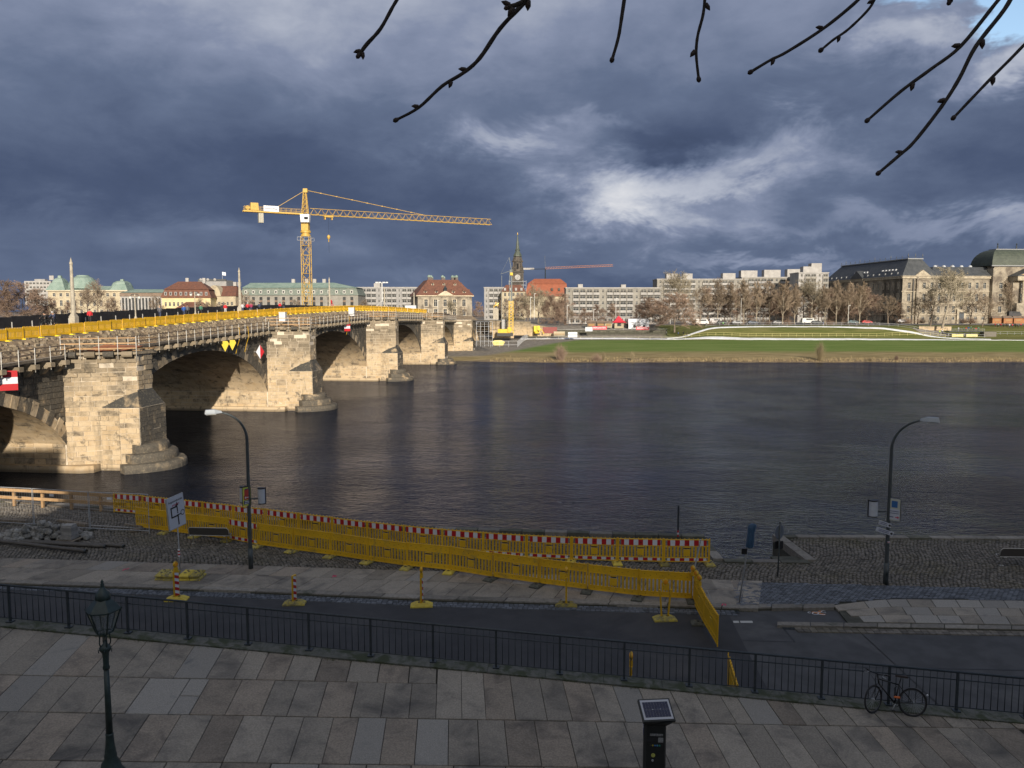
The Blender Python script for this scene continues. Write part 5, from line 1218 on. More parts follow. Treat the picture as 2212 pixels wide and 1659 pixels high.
# pallet with stone blocks
p = gp(150, 1169, QZ); t = thing('pallet', 'low wooden pallet carrying a stack of cut stones beside the heap of setts', 'pallet', (p.x, p.y, QZ), R(-8))
for k in range(5): b = MB(); b.box((-.35 + k * .2, 0, .13), (.13, 1.0, .025), tone=random.random()); b.build('board', WOODO, t)
for k in (-.4, 0, .4): b = MB(); b.box((.05, k, .06), (1.0, .09, .10)); b.build('bearer', WOODO, t)
for k, (x, y, z, sx, sy, sz) in enumerate(((0, 0, .25, .62, .55, .20), (.02, .02, .43, .52, .5, .15), (0, .02, .60, .58, .5, .18), (.01, .0, .76, .50, .46, .13))):
    b = MB(); b.box((0, 0, 0), (sx, sy, sz), top=.97); q = Matrix.Rotation(R(-8), 3, 'Z') @ Vector((x, y, 0)); o = b.build('cut_stone', mat('cut_sandstone', (.20, .195, .185), (.27, .26, .245), 5, .85, rnd=.2), None, loc=(p.x + q.x, p.y + q.y, QZ + z + .0), rz=R(-8 + (k % 2) * 4)); o['label'] = 'cut grey stone block on the pallet, %s of the stack of four' % ['bottom one', 'second from the bottom', 'third from the bottom', 'top one'][k]; o['category'] = 'stone block'; o['group'] = 'stone blocks stacked on the pallet'
# pipes
PP = mat('clay_pipe', (.075, .068, .058), (.10, .09, .08), 3, .6)
def pipe(a, c, r, lb, z0=.0):
    A, C_ = gp(*a, QZ), gp(*c, QZ); A.z = QZ + r + z0; C_.z = QZ + r + z0 * .2; t = thing('pipe', lb, 'pipe', A, 0, 'pipes lying on the cobbles'); dvv = (C_ - A)
    b = MB(); b.tube([(0, 0, 0), dvv], r, 14, cap=False); b.tube([dvv * .999, dvv * .9], r * .82, 14, cap=False); b.build('barrel', PP, t, smooth=True); b = MB(); b.tube([dvv * .992, dvv * 1.0], r * 1.04, 14, cap=False); b.build('rim', IRON, t, smooth=True)
pipe((-260, 1149), (187, 1196), .085, 'long dark pipe lying across the others, its open end nearest the camera', .16); pipe((-200, 1160), (229, 1184), .08, 'dark pipe behind the nearest one, ending beside the cobbles'); pipe((-120, 1163), (269, 1183), .075, 'furthest dark pipe, reaching most to the right', .02)
# timber beams
def beam(a, c, w, h, lb, z=0.0, m=WOODO):
    A, C_ = gp(*a, QZ), gp(*c, QZ); q = (A + C_) / 2; t = thing('timber_beam', lb, 'timber', (q.x, q.y, QZ + .02 + z + h / 2), math.atan2((C_ - A).y, (C_ - A).x), 'timber lying on the cobbles'); b = MB(); b.box((0, 0, 0), ((C_ - A).length, w, h), tone=.8); b.build('beam', m, t)
beam((-60, 1124), (58, 1131), .22, .16, 'thick old beam behind the heap of setts, running to the left edge'); beam((128, 1128), (189, 1138), .24, .14, 'short doubled beam just right of the heap of setts'); beam((190, 1136), (310, 1143), .06, .04, 'thin lath on the ground between short beam and yellow barriers', m=mat('pale_lath', (.35, .34, .33))); beam((270, 1139), (306, 1145), .14, .06, 'short plank resting on a block left of the yellow barriers', .12); beam((281, 1150), (302, 1147), .25, .12, 'dark block under the short plank left of the yellow barriers'); beam((62, 1126), (110, 1126), .12, .05, 'pale plank behind the heap of setts', .30)

# ------------------------------------------------------------------ cast iron lantern
def lantern():
    x, y = -8.02, 15.2; z0 = gz(x, y); t = thing('gas_lantern', 'old green cast-iron lantern post with a glazed six-sided head on the pavement', 'street lamp', (x, y, z0)); G = mat('lantern_green', (.018, .032, .030), (.028, .048, .044), 8, .45)
    def Z(py): return W(415 * d, py * d, y).z - z0
    k = lambda px: px / 3095 * y * 1.06      # source pixels to metres here
    b = MB(); b.lathe((0, 0, 0), [(.30, -.2), (.30, .06), (.27, .10), (k(38), Z(2975)), (k(34), Z(2955)), (k(22), Z(2935)), (k(23), Z(2925)), (k(20), Z(2915)), (k(20), Z(2905)), (k(17), Z(2890)), (k(14), Z(2850)), (k(15), Z(2842)), (k(12), Z(2840))], 20); b.build('base', G, t, smooth=True)
    b = MB(); b.lathe((0, 0, 0), [(k(12.5), Z(2840)), (k(9.5), Z(2590))], 14); b.lathe((0, 0, 0), [(k(12), Z(2592)), (k(13), Z(2585)), (k(10), Z(2575)), (k(11), Z(2545)), (k(13), Z(2528)), (k(20), Z(2518)), (k(22), Z(2508)), (k(14), Z(2500)), (k(6), Z(2490)), (k(3), Z(2480))], 14); b.build('shaft', G, t, smooth=True)
    b = MB()
    for a in range(4):
        an = R(45 + 90 * a); ca, sa = math.cos(an), math.sin(an); b.tube([(ca * k(14), sa * k(14), Z(2508)), (ca * k(20), sa * k(20), Z(2490)), (ca * k(18), sa * k(18), Z(2465)), (ca * k(14), sa * k(14), Z(2448))], k(2.4), 6)
    for a in range(5): an = 1.26 * a; b.tube([(math.cos(an) * k(15), math.sin(an) * k(15), Z(2520)), (math.cos(an) * k(25), math.sin(an) * k(25), Z(2512)), (math.cos(an) * k(23), math.sin(an) * k(23), Z(2524))], k(2.2), 6)
    b.tube([(0, 0, Z(2490)), (0, 0, Z(2440))], k(2.5), 6); b.build('bracket', G, t, smooth=True)
    zb, zt = Z(2448), Z(2362); rb, rt = k(30), k(60); b = MB(); rp = R(12)
    hexp = lambda r, z: [(r * math.cos(rp + math.pi * i / 3), r * math.sin(rp + math.pi * i / 3), z) for i in range(6)]
    lo, hi = hexp(rb, zb), hexp(rt, zt)
    for i in range(6):
        b.tube([lo[i], hi[i]], k(3.2), 6); b.tube([lo[i], lo[(i + 1) % 6]], k(3.4), 6); b.tube([hi[i], hi[(i + 1) % 6]], k(4), 6)
        o_ = Vector(hi[i]); b.tube([o_, o_ * 1.0 + Vector((o_.x * .10, o_.y * .10, k(7)))], [k(4), k(2)], 6)
    b.build('frame', G, t)
    for i in range(6):
        c_ = Vector((0, 0, (zb + zt) / 2)); b = MB(); P = [lo[i], lo[(i + 1) % 6], hi[(i + 1) % 6], hi[i]]; b.quad(*[Vector(p) * .985 + c_ * .015 for p in P]); b.build('pane', GLASS, t)
    b = MB(); h1 = hexp(rt * 1.06, zt + k(2)); z2 = Z(2318)
    b.lathe((0, 0, 0), [(rt * 1.06, zt + k(1)), (rt * 1.0, zt + k(6)), (k(26), z2), (k(25), Z(2312))], 6, rot=rp); b.build('roof', G, t)
    b = MB(); b.lathe((0, 0, 0), [(k(27), Z(2322)), (k(28), Z(2312)), (k(24), Z(2296)), (k(16), Z(2288)), (k(9), Z(2278)), (k(6), Z(2268)), (k(8), Z(2264)), (k(4), Z(2260)), (k(6), Z(2254)), (k(2), Z(2248)), (0, Z(2242))], 14); b.build('finial', G, t, smooth=True)
    b = MB(); b.lathe((0, 0, 0), [(0, Z(2392)), (k(9), Z(2385)), (k(10), Z(2372)), (k(5), Z(2362))], 12); b.build('bulb', mat('bulb_glass', (.5, .5, .45), rough=.2), t, smooth=True)
lantern()

# ------------------------------------------------------------------ solar parking meter
def meter():
    y = 15.6; x = (2532 - 1984) / 3095 * 16.6; z0 = gz(x, y); t = thing('parking_meter', 'black parking ticket machine with a tilted solar panel on top', 'parking meter', (x, y, z0), R(-4)); H = 1.58
    K = mat('meter_black', (.012, .015, .015), (.017, .02, .02), 5, .4)
    b = MB(); b.prism([(-.20, -.13), (.17, -.13), (.20, -.08), (.20, .14), (-.20, .14), (-.25, .06), (-.25, -.06)], 0, H); b.build('cabinet', K, t)
    b = MB(); lo = [(-.24, -.14), (.20, -.14), (.20, .14), (-.24, .14)]; hi = [(-.30, -.26), (.30, -.26), (.30, .22), (-.30, .22)]; b.prism(lo, H, H + .13, top=hi); b.build('neck', K, t)
    hd = link('solar_head', None, t, (0, -.02, H + .25), rot=(R(24), R(0), R(9)))
    b = MB(); b.box((0, 0, 0), (.66, .54, .06)); b.build('housing', K, hd); b = MB(); b.box((0, 0, .033), (.60, .47, .012)); b.build('panel_rim', mat('pale_rim', (.45, .46, .50), rough=.5), hd)
    for i in range(9):
        for j in range(2): b = MB(); b.box((-.235 + i * .0588, -.093 + j * .186, .042), (.0555, .178, .006)); b.build('solar_cell', mat('solar_cell', (.012, .016, .045), (.02, .026, .07), 20, .25), hd)
    for sx in (-.078, .078): b = MB(); b.box((sx, 0, .047), (.016, .016, .003), math.pi / 4); b.build('stud', WHT, hd)
    b = MB(); b.box((.0, -.136, H - .20), (.26, .012, .045)); b.build('slot_plate', mat('worn_alloy', (.28, .29, .29), (.12, .12, .12), 40, .5), t)
    b = MB(); b.box((-.03, -.133, H - .30), (.31, .008, .13)); b.build('screen', mat('dark_screen', (.02, .022, .024), rough=.2), t); b = MB(); b.box((.085, -.140, H - .305), (.10, .006, .10)); b.build('tariff_sheet', mat('grey_sheet', (.30, .31, .31), (.2, .2, .2), 40), t)
    for i, c_ in enumerate(((.03, .04, .04), (.45, .38, .05), (.06, .20, .50), (.08, .30, .50), (.03, .22, .15), (.02, .02, .02))): b = MB(); b.lathe((-.115 + i * .045, -.136, H - .43), [(.018, -.005), (.014, .006), (0, .007)], 12, M=Matrix.Rotation(R(90), 4, 'X').to_3x3()); b.build('button', mat('button_%d' % i, c_, rough=.4), t)
    b = MB(); b.lathe((-.06, -.134, H - .64), [(.042, -.004), (.040, .004)], 16, M=Matrix.Rotation(R(90), 4, 'X').to_3x3()); b.build('coin_sticker', mat('lime_sticker', (.42, .44, .10), rough=.5), t); b = MB(); b.lathe((-.07, -.134, H - .75), [(.024, -.004), (.022, .004)], 12, M=Matrix.Rotation(R(90), 4, 'X').to_3x3()); b.build('key_cover', STEEL, t)
    link('lettering', text_mesh('P', .22, mat('sign_white', (.5, .53, .6))), t, (-.252, 0, H - .12), rot=(R(90), 0, R(-90)))
    b = MB(); b.box((-.251, .0, H - .12), (.004, .115, .30)); b.build('parking_panel', mat('navy_print', (.02, .03, .12)), t)
meter()

# ------------------------------------------------------------------ bicycle
def bicycle_meshes(detail=True):
    parts = []; K = mat('bike_black', (.010, .010, .011), rough=.35); RB_ = mat('tyre', (.016, .016, .017), rough=.8); n = 36 if detail else 14
    def wheel(nm):
        out = []
        b = MB(); b.tube([(.335 * math.cos(2 * math.pi * i / n), 0, .335 * math.sin(2 * math.pi * i / n)) for i in range(n + 1)], .019, 8 if detail else 4, cap=False); out.append(('tyre', b.mesh('tyre', RB_, True)))
        b = MB(); b.tube([(.308 * math.cos(2 * math.pi * i / n), 0, .308 * math.sin(2 * math.pi * i / n)) for i in range(n + 1)], .010, 6, cap=False); out.append(('rim', b.mesh('rim', mat('dark_rim', (.07, .07, .075), rough=.35, metal=.6), True)))
        b = MB()
        for i in range(28 if detail else 6):
            a = 2 * math.pi * i / (28 if detail else 6); b.tube([(.02 * math.cos(a + 1.3), .02 * (-1) ** i, .02 * math.sin(a + 1.3)), (.305 * math.cos(a), 0, .305 * math.sin(a))], .0014 if detail else .004, 3, cap=False)
        b.tube([(0, -.05, 0), (0, .05, 0)], .018, 8); out.append(('spokes', b.mesh('spokes', STEEL))); return out
    return wheel, K
def bicycle(P0, rz, lean, steer, label, lock=True, detail=True, group=None):
    wheel, K = bicycle_meshes(detail); t = thing('bicycle', label, 'bicycle', P0, group=group); t.rotation_euler = (lean, 0, rz)
    def tb(nm, pts, r, m=K, par=t, n=8): b = MB(); b.tube(pts, r, n if detail else 5); return b.build(nm, m, par, smooth=True)
    rear, BBk, ST_, HT, HB, FA = (1.03, 0, .345), (.60, 0, .28), (.70, 0, .80), (.17, 0, .86), (.20, 0, .72), (0, 0, .345)
    fr_ = link('frame', None, t)
    for nm, pts, r in (('down_tube', (HB, BBk), .022), ('top_tube', ((.175, 0, .83), (.68, 0, .74)), .018), ('seat_tube', (BBk, ST_), .017), ('head_tube', (HT, HB), .021)): tb(nm, pts, r, par=fr_)
    for s_ in (-1, 1): tb('chain_stay', ((BBk[0], s_ * .03, BBk[2]), (rear[0], s_ * .06, rear[2])), .009, par=fr_); tb('seat_stay', ((.68, s_ * .02, .74), (rear[0], s_ * .06, rear[2])), .008, par=fr_)
    w = link('rear_wheel', None, t, rear)
    for nm, me in wheel('r'): link(nm, me, w)
    fk = link('fork', None, t, HB); fk.rotation_euler = (0, 0, steer)
    o = Vector(HB)
    for s_ in (-1, 1): tb('blade', [(0, s_ * .05, -.02), (-.03, s_ * .055, -.10), tuple(Vector(FA) - o + Vector((0, s_ * .055, 0)))], .012, par=fk)
    w2 = link('front_wheel', None, t); q = Matrix.Rotation(steer, 3, 'Z') @ (Vector(FA) - o); w2.location = o + q; w2.rotation_euler = (0, 0, steer)
    for nm, me in wheel('f'): link(nm, me, w2)
    hb = link('handlebar', None, t, HT); hb.rotation_euler = (0, 0, steer); tb('stem', [(0, 0, 0), (-.02, 0, .08), (-.09, 0, .11)], .016, par=hb); tb('bar', [(-.03, -.30, .13), (-.09, -.1, .11), (-.09, .1, .11), (-.03, .30, .13)], .013, par=hb)
    for s_ in (-1, 1):
        tb('grip', [(-.045, s_ * .24, .125), (-.02, s_ * .33, .135)], .02, BLACK, hb)
        if detail: tb('brake_lever', [(-.08, s_ * .19, .11), (-.14, s_ * .22, .08), (-.13, s_ * .30, .07)], .007, STEEL, hb); tb('brake_cable', [(-.09, s_ * .19, .11), (-.20, s_ * .10, .10), (-.14, 0, -.05), (-.06, 0, -.14)], .004, BLACK, hb)
    tb('seat_post', [ST_, (.73, 0, .93)], .013); b = MB()
    L = [(-.15, .015), (-.05, .03), (.05, .06), (.11, .075), (.14, .06)]; b.prism([(x + .74, y) for x, y in L] + [(x + .74, -y) for x, y in L[::-1]], .93, .975); b.build('saddle', mat('saddle', (.03, .022, .02), rough=.6), t)
    ck = link('crankset', None, t, BBk); 
    b = MB(); b.tube([(.085 * math.cos(2 * math.pi * i / 24), -.05, .085 * math.sin(2 * math.pi * i / 24)) for i in range(25)], .006, 5, cap=False)
    for k in range(5): a = 1.257 * k; b.tube([(0, -.05, 0), (.08 * math.cos(a), -.05, .08 * math.sin(a))], .006, 4)
    b.build('chainring', BLACK, ck); tb('crank', [(0, -.07, 0), (-.07, -.07, -.15)], .010, STEEL, ck); tb('crank', [(0, .07, 0), (.07, .07, .15)], .010, STEEL, ck)
    for x, y, z in ((-.07, -.12, -.15), (.07, .12, .15)): b = MB(); b.box((x, y, z), (.09, .08, .02)); b.build('pedal', BLACK, ck)
    tb('chain', [(BBk[0], -.05, BBk[2] + .085), (rear[0], -.05, rear[2] + .035)], .004, IRON); tb('chain', [(BBk[0], -.05, BBk[2] - .085), (rear[0], -.05, rear[2] - .035)], .004, IRON)
    b = MB()
    for i in range(9):
        a = R(15 + i * 13); b.v += [(rear[0] + .365 * math.cos(a), s_, rear[2] + .365 * math.sin(a)) for s_ in (-.025, .025)]
    for i in range(8): b.f.append((2 * i, 2 * i + 1, 2 * i + 3, 2 * i + 2)); b.m.append(0); b.tn.append(.5)
    b.build('mudguard', BLACK, t)
    if detail: tb('rear_lamp', [(1.36, 0, .55), (1.39, 0, .58)], .02, WHT)
    if lock:
        b = MB(); b.tube([(.56, -.06, .44), (.70, -.06, .445)], .028, 10); b.build('orange_lock', mat('orange_lock', (.55, .13, .03), rough=.5), t)
        tb('lock_shackle', [(.57, -.06, .46), (.56, -.05, .66), (.60, -.05, .70), (.67, -.05, .70), (.69, -.05, .66), (.69, -.06, .46)], .008, BLACK)
    return t
pa = RA + RD * ((7.55 + 12.6 ) / RD.x) - RN * .40
pa = RA + RD * ((9.05 - RA.x) / RD.x) - RN * .37
pb_ = RA + RD * ((10.2 - RA.x) / RD.x) - RN * .43
tb_ = bicycle((pa.x, pa.y, gz(pa.x, pa.y) + .0), 0, 0, R(38), 'black bicycle with an orange lock leaning against the iron railing')
vx = Vector((pb_.x - pa.x, pb_.y - pa.y, gz(pb_.x, pb_.y) - gz(pa.x, pa.y))).normalized(); ln = R(-10)
up = Vector((0, 0, 1)); vy = up.cross(vx).normalized(); vz = vx.cross(vy)
tb_.rotation_euler = (Matrix((vx, vy, vz)).transposed() @ Matrix.Rotation(ln, 3, 'X')).to_euler()
# ------------------------------------------------------------------ buildings beyond the river
DG = mat('window_glass', (.025, .028, .032), (.05, .055, .06), .7, .15, spec=.6); WF = mat('white_frame', (.55, .54, .50), rough=.6)
_wm = {}
def win_mesh(w, h, style):
    k = (round(w, 2), round(h, 2), style)
    if k in _wm: return _wm[k]
    b = MB(); b.quad((-w / 2, .22, -h / 2), (w / 2, .22, -h / 2), (w / 2, .22, h / 2), (-w / 2, .22, h / 2))
    f = .07 if style != 'thin' else .05
    if style != 'none':
        for x in (-w / 2 + f / 2, w / 2 - f / 2, 0): b.box((x, .19, 0), (f, .05, h), mi=1)
        for z in (-h / 2 + f / 2, h / 2 - f / 2, h * .18): b.box((0, .185, z), (w, .05, f), mi=1)
    if style == 'trim':
        for x in (-w / 2 - .12, w / 2 + .12): b.box((x, -.05, 0), (.24, .14, h + .3), mi=2)
        b.box((0, -.08, h / 2 + .22), (w + .7, .26, .2), mi=2); b.box((0, -.07, -h / 2 - .14), (w + .5, .24, .16), mi=2)
    m = b.mesh('window', [DG, WF, TRIM[0]]); _wm[k] = m; return m
TRIM = [mat('stone_trim', (.52, .45, .33), (.40, .34, .25), .8, .85)]
def facade(T, o, ang, w, z1, cols, rows, wm, style='trim', z0=0.0, name='wall'):
    """wall with real openings; o = 2D origin in T's frame, ang = direction; cols [(centre, width)], rows [(centre z, height)]"""
    b = MB(); ca, sa = math.cos(ang), math.sin(ang)
    def P(u, v, z): return (o[0] + ca * u - sa * v, o[1] + sa * u + ca * v, z)
    xs = sorted({0.0, w, *[c - ww / 2 for c, ww in cols], *[c + ww / 2 for c, ww in cols]}); zs = sorted({z0, z1, *[c - hh_ / 2 for c, hh_ in rows], *[c + hh_ / 2 for c, hh_ in rows]})
    inc = lambda v, L: any(c - s_ / 2 < v < c + s_ / 2 for c, s_ in L)
    for x0, x1 in zip(xs, xs[1:]):
        for a, c in zip(zs, zs[1:]):
            if x1 - x0 < 1e-4 or c - a < 1e-4: continue
            if inc((x0 + x1) / 2, cols) and inc((a + c) / 2, rows):
                b.quad(P(x0, 0, a), P(x0, .25, a), P(x0, .25, c), P(x0, 0, c)); b.quad(P(x1, .25, a), P(x1, 0, a), P(x1, 0, c), P(x1, .25, c)); b.quad(P(x0, 0, c), P(x0, .25, c), P(x1, .25, c), P(x1, 0, c)); b.quad(P(x0, .25, a), P(x0, 0, a), P(x1, 0, a), P(x1, .25, a))
            else: b.quad(P(x0, 0, a), P(x1, 0, a), P(x1, 0, c), P(x0, 0, c))
    b.build(name, wm, T)
    for c, ww in cols:
        for zc2, hh_ in rows:
            link('window', win_mesh(ww, hh_, style), T, P(c, 0, zc2), ang)
def body(T, w, dpt, z1, wm, z0=0.0, front=False):
    b = MB(); 
    if front: b.quad((0, 0, z0), (w, 0, z0), (w, 0, z1), (0, 0, z1))
    b.quad((w, 0, z0), (w, dpt, z0), (w, dpt, z1), (w, 0, z1)); b.quad((0, dpt, z0), (0, 0, z0), (0, 0, z1), (0, dpt, z1)); b.quad((w, dpt, z0), (0, dpt, z0), (0, dpt, z1), (w, dpt, z1)); b.quad((0, 0, z1), (w, 0, z1), (w, dpt, z1), (0, dpt, z1)); b.build('rear_walls', wm, T)
def hip(T, x0, x1, y0, y1, z, h, ins, rm, ov=.6, insy=None, name='roof'):
    iy = (y1 - y0) / 2 - .05 if insy is None else insy; b = MB(); A = [(x0 - ov, y0 - ov), (x1 + ov, y0 - ov), (x1 + ov, y1 + ov), (x0 - ov, y1 + ov)]; B_ = [(x0 + ins, y0 + iy), (x1 - ins, y0 + iy), (x1 - ins, y1 - iy), (x0 + ins, y1 - iy)]
    b.prism(A, z, z + h, top=B_); return b.build(name, rm, T)
def bx(T, name, m, c, dims, rz=0): b = MB(); b.box(c, dims, rz); return b.build(name, m, T)
def place(name, label, x0, x1, yb, Y, rot=0.0, cat='building', group=None, zb=None):
    z = W(x0, yb, Y).z if zb is None else zb; X = W(x0, yb, Y).x
    t = thing(name, label, cat, (X, Y, z), rot, group); w = (x1 - x0) / FPX * Y * 1.0 / math.cos(rot); return t, w, lambda yy: W(x0, yy, Y).z - z
def cols_n(w, n, ww, m=1.0, start=0.0): st = (w - 2 * m) / n; return [(start + m + st * (i + .5), ww) for i in range(n)]
RT = mat('red_tiles', (.155, .066, .042), (.115, .052, .036), .8, .85, bump=.03, bscale=4, dirt=((.13, .06, .045), .3, .5, .75)); CU = mat('green_copper', (.17, .24, .205), (.23, .30, .26), .35, .7, dirt=((.14, .20, .17), .15, .5, .8)); SL = mat('dark_slate', (.045, .05, .055), (.065, .07, .075), .5, .55)
SSW = mat('facade_sandstone', (.33, .29, .225), (.235, .205, .16), .35, .9, dirt=((.12, .10, .08), .22, .42, .66)); CRE = mat('cream_render', (.44, .385, .27), (.36, .31, .22), .3, .9, dirt=((.22, .18, .13), .25, .5, .75)); YRE = mat('yellow_render', (.58, .49, .28), (.52, .43, .25), .3, .9); PAL = mat('pale_panel', (.28, .265, .235), (.22, .21, .185), .4, .9); GPA = mat('grey_panel', (.25, .25, .25), (.31, .30, .29), .4, .9); WPA = mat('white_panel', (.37, .36, .345), (.30, .29, .28), .4, .85); BRN = mat('brown_panel', (.16, .12, .09), (.22, .16, .12), .6, .9)

# --- grey ministry with slate roofs
TRIM[0] = mat('ministry_trim', (.42, .37, .28), (.28, .24, .18), .8, .85)
T, w, H = place('ministry_building', 'large grey sandstone ministry with dark slate roofs and a domed centre at the right', 1946, 2146, 700, 392, R(5)); he = H(597)
rows = [(he * .12, 1.6), (he * .31, 3.2), (he * .56, 3.6), (he * .81, 2.9)]
cols = cols_n(w, 11, 1.55, 1.4); facade(T, (0, 0), 0, w, he, cols, rows, SSW)
for zz, hh_, pr_ in ((he * .20, .5, .35), (he * .44, .6, .4), (he * .685, .4, .3), (he - .5, 1.0, .7), (he + .15, .35, 1.0)): bx(T, 'cornice', TRIM[0], (w / 2, -pr_ / 2, zz), (w + 1.2, pr_, hh_))
bx(T, 'avant_corps', SSW, (7.2, -.5, he / 2), (1.0, 1.0, he)); bx(T, 'downpipe', IRON, (5.2, -.4, he / 2), (.25, .3, he))
b = MB(); b.prism([(6.0, 0), (13.5, 0), (9.75, 0)], 0, 1); 
b = MB(); b.add([(5.6, -.9, he + .3), (13.8, -.9, he + .3), (9.7, -.9, he + 3.2), (5.6, 4, he + .3), (13.8, 4, he + .3), (9.7, 4, he + 3.2)], ((0, 1, 2), (3, 5, 4), (0, 2, 5, 3), (1, 4, 5, 2))); b.build('pediment', TRIM[0], T)
LW = 80; facade(T, (0, LW), R(-90), LW, he, cols_n(LW, 17, 1.5, 1.5), rows, SSW, name='side_wall')
for zz, hh_, pr_ in ((he * .20, .5, .35), (he * .44, .6, .4), (he - .5, 1.0, .7), (he + .15, .35, 1.0)): bx(T, 'cornice', TRIM[0], (-pr_ / 2, LW / 2, zz), (pr_, LW + 1, hh_))
b = MB(); hx = 9.6
b.prism([(-.9, -.9), (17.5, -.9), (17.5, LW), (-.9, LW)], he + .2, he + 8.6, top=[(5.4, 5), (12.4, 5), (12.4, LW - 9), (5.4, LW - 9)]); b.build('roof', SL, T)
b = MB(); b.prism([(4.9, 4.5), (12.9, 4.5), (12.9, LW - 8.5), (4.9, LW - 8.5)], he + 8.6, he + 9.1); b.build('roof_ridge_cornice', mat('lead_grey', (.22, .23, .24), rough=.6), T)
fn = MB(); 
for i in range(14): fn.lathe((5.2, 5 + i * (LW - 14) / 13, he + 9.1), [(.12, 0), (.1, .9), (.22, 1.1), (0, 1.6 if i % 3 else 2.6)], 5)
for i in range(3): fn.lathe((5.2 + 3.7 * i, 4.8, he + 9.1), [(.12, 0), (.1, .9), (.25, 1.2), (0, 2.6)], 5)
fn.bar((5.2, 5, he + 9.7), (5.2, LW - 9, he + 9.7), .08); fn.bar((5.2, 4.8, he + 9.7), (12.6, 4.8, he + 9.7), .08); fn.build('roof_cresting', IRON, T, kind='stuff')
b = MB(); yy = LW * .52; b.add([(-1.4, yy - 6.5, he + .3), (-1.4, yy + 6.5, he + .3), (-1.4, yy, he + 4.6), (6, yy - 6.5, he + .3), (6, yy + 6.5, he + .3), (6, yy, he + 4.6)], ((1, 0, 2), (0, 3, 5, 2), (4, 1, 2, 5))); b.build('side_gable', SL, T); bx(T, 'side_avant_corps', SSW, (-.7, yy - 5.8, he / 2), (1.4, 1.2, he))
for i in range(10):
    yq = 9 + i * 3.0 + (12 if i > 4 else 0); bx(T, 'skylight', mat('skylight', (.45, .47, .5), rough=.2), (1.55, yq, he + 3.5), (.9, 1.1, .9))
for i in range(13): bx(T, 'dormer', mat('lead_grey', (.22, .23, .24)), (.35, 5 + i * 5.6, he + 1.6), (1.1, 1.0, 1.0))
body(T, w, 18, he, SSW)
b = MB(); b.prism([(14.0, -.9), (w + 2, -.9), (w + 2, 17), (14.0, 17)], he + .3, he + 4.9, top=[(18, 4.5), (w + 1, 4.5), (w + 1, 12), (18, 12)]); b.build('low_roof', SL, T)
for i in range(5): b = MB(); b.lathe((20 + i * 4.6, 6, he + 4.9), [(.9, 0), (.9, .3), (.6, .8), (0, 1.0)], 10); b.build('roof_light', mat('skylight', (.45, .47, .5)), T)
b = MB(); b.box((30.5, -.45, 3.6), (4.6, .9, 7.2)); b.build('portal', TRIM[0], T); b = MB(); b.box((30.5, -.93, 3.0), (2.5, .08, 5.6)); b.build('portal_door', mat('portal_door', (.05, .06, .07), rough=.6), T)
# centre block with copper dome and portico
cx0 = w; cw = 44; facade(T, (cx0 + .0, -2.0), 0, 7.4, he, [(3.7, 1.9)], rows, SSW); bx(T, 'corner_return', SSW, (cx0 - .3, 3, he / 2 + 2), (.6, 10, he + 4)); bx(T, 'attic', SSW, (cx0 + cw / 2 + 1, 6, he + 2.6), (cw + 1, 14, 5.2))
b = MB(); n = 9; x0, x1, y0, y1 = cx0 - 1, cx0 + cw + 2, -1.5, 15; prev = None
for k in range(n):
    a = R(90) * k / (n - 1); ins = 6.2 * (1 - math.cos(a)) ; z = he + 5.4 + 8.2 * math.sin(a); ring = [(x0 + ins, y0 + ins, z), (x1 - ins, y0 + ins, z), (x1 - ins, y1 - ins, z), (x0 + ins, y1 - ins, z)]
    if prev: b.add(prev + ring, [(i, (i + 1) % 4, 4 + (i + 1) % 4, 4 + i) for i in range(4)])
    prev = ring
b.add(prev, ((0, 1, 2, 3),)); b.build('dome_roof', mat('dark_copper', (.045, .055, .042), (.065, .078, .058), .5, .6), T)
b = MB()
for i in range(24): x_ = x0 + 1 + i * (x1 - x0 - 2) / 23; b.box((x_, y0 - .02, he + 5.2), (.08, .1, .7))
b.box(((x0 + x1) / 2, y0 - .1, he + 5.3), (x1 - x0 + .8, .8, .5)); b.box(((x0 + x1) / 2, 6.7, he + 13.7), (x1 - x0 - 11, 5.4, .4)); b.build('dome_cornice', mat('lead_grey', (.22, .23, .24)), T)
for x_ in (cx0 + 6, cx0 + 16): b = MB(); b.lathe((x_, 5, he + 13.8), [(.5, 0), (.3, .6), (.35, 1.6), (.1, 2.0), (.4, 2.4), (0, 3.2)], 8); b.build('finial', IRON, T)
px0 = cx0 + 8.2; facade(T, (px0, -5), 0, 30, he, cols_n(30, 6, 1.9, 2.5), rows[1:], SSW)
for i in range(7): b = MB(); b.lathe((px0 + 3.5 + i * 4.1, -7.0, he * .44), [(.85, 0), (.85, .4), (.65, .6), (.56, he * .44), (.8, he * .46), (.8, he * .47)], 12); b.build('column', TRIM[0], T, smooth=False)
bx(T, 'podium', SSW, (px0 + 15, -6.3, he * .22), (30, 3.0, he * .44)); bx(T, 'entablature', TRIM[0], (px0 + 15, -6.5, he * .955), (31, 3.4, he * .09)); bx(T, 'return_wall', SSW, (px0 - .2, -2.5, he / 2), (.5, 5, he))
b = MB(); b.add([(px0 - 1, -8.4, he), (px0 + 31, -8.4, he), (px0 + 15, -8.4, he + 7.4), (px0 - 1, 3, he), (px0 + 31, 3, he), (px0 + 15, 3, he + 7.4)], ((0, 1, 2), (0, 2, 5, 3), (1, 4, 5, 2))); b.build('gable_roof', SL, T)
b = MB(); b.add([(px0 + .8, -8.5, he + .5), (px0 + 29.2, -8.5, he + .5), (px0 + 15, -8.5, he + 6.6)], ((0, 1, 2),)); b.build('mosaic_field', mat('gable_mosaic', (.45, .32, .15), (.30, .20, .12), 1.2, .8, contrast=(.45, .55)), T)

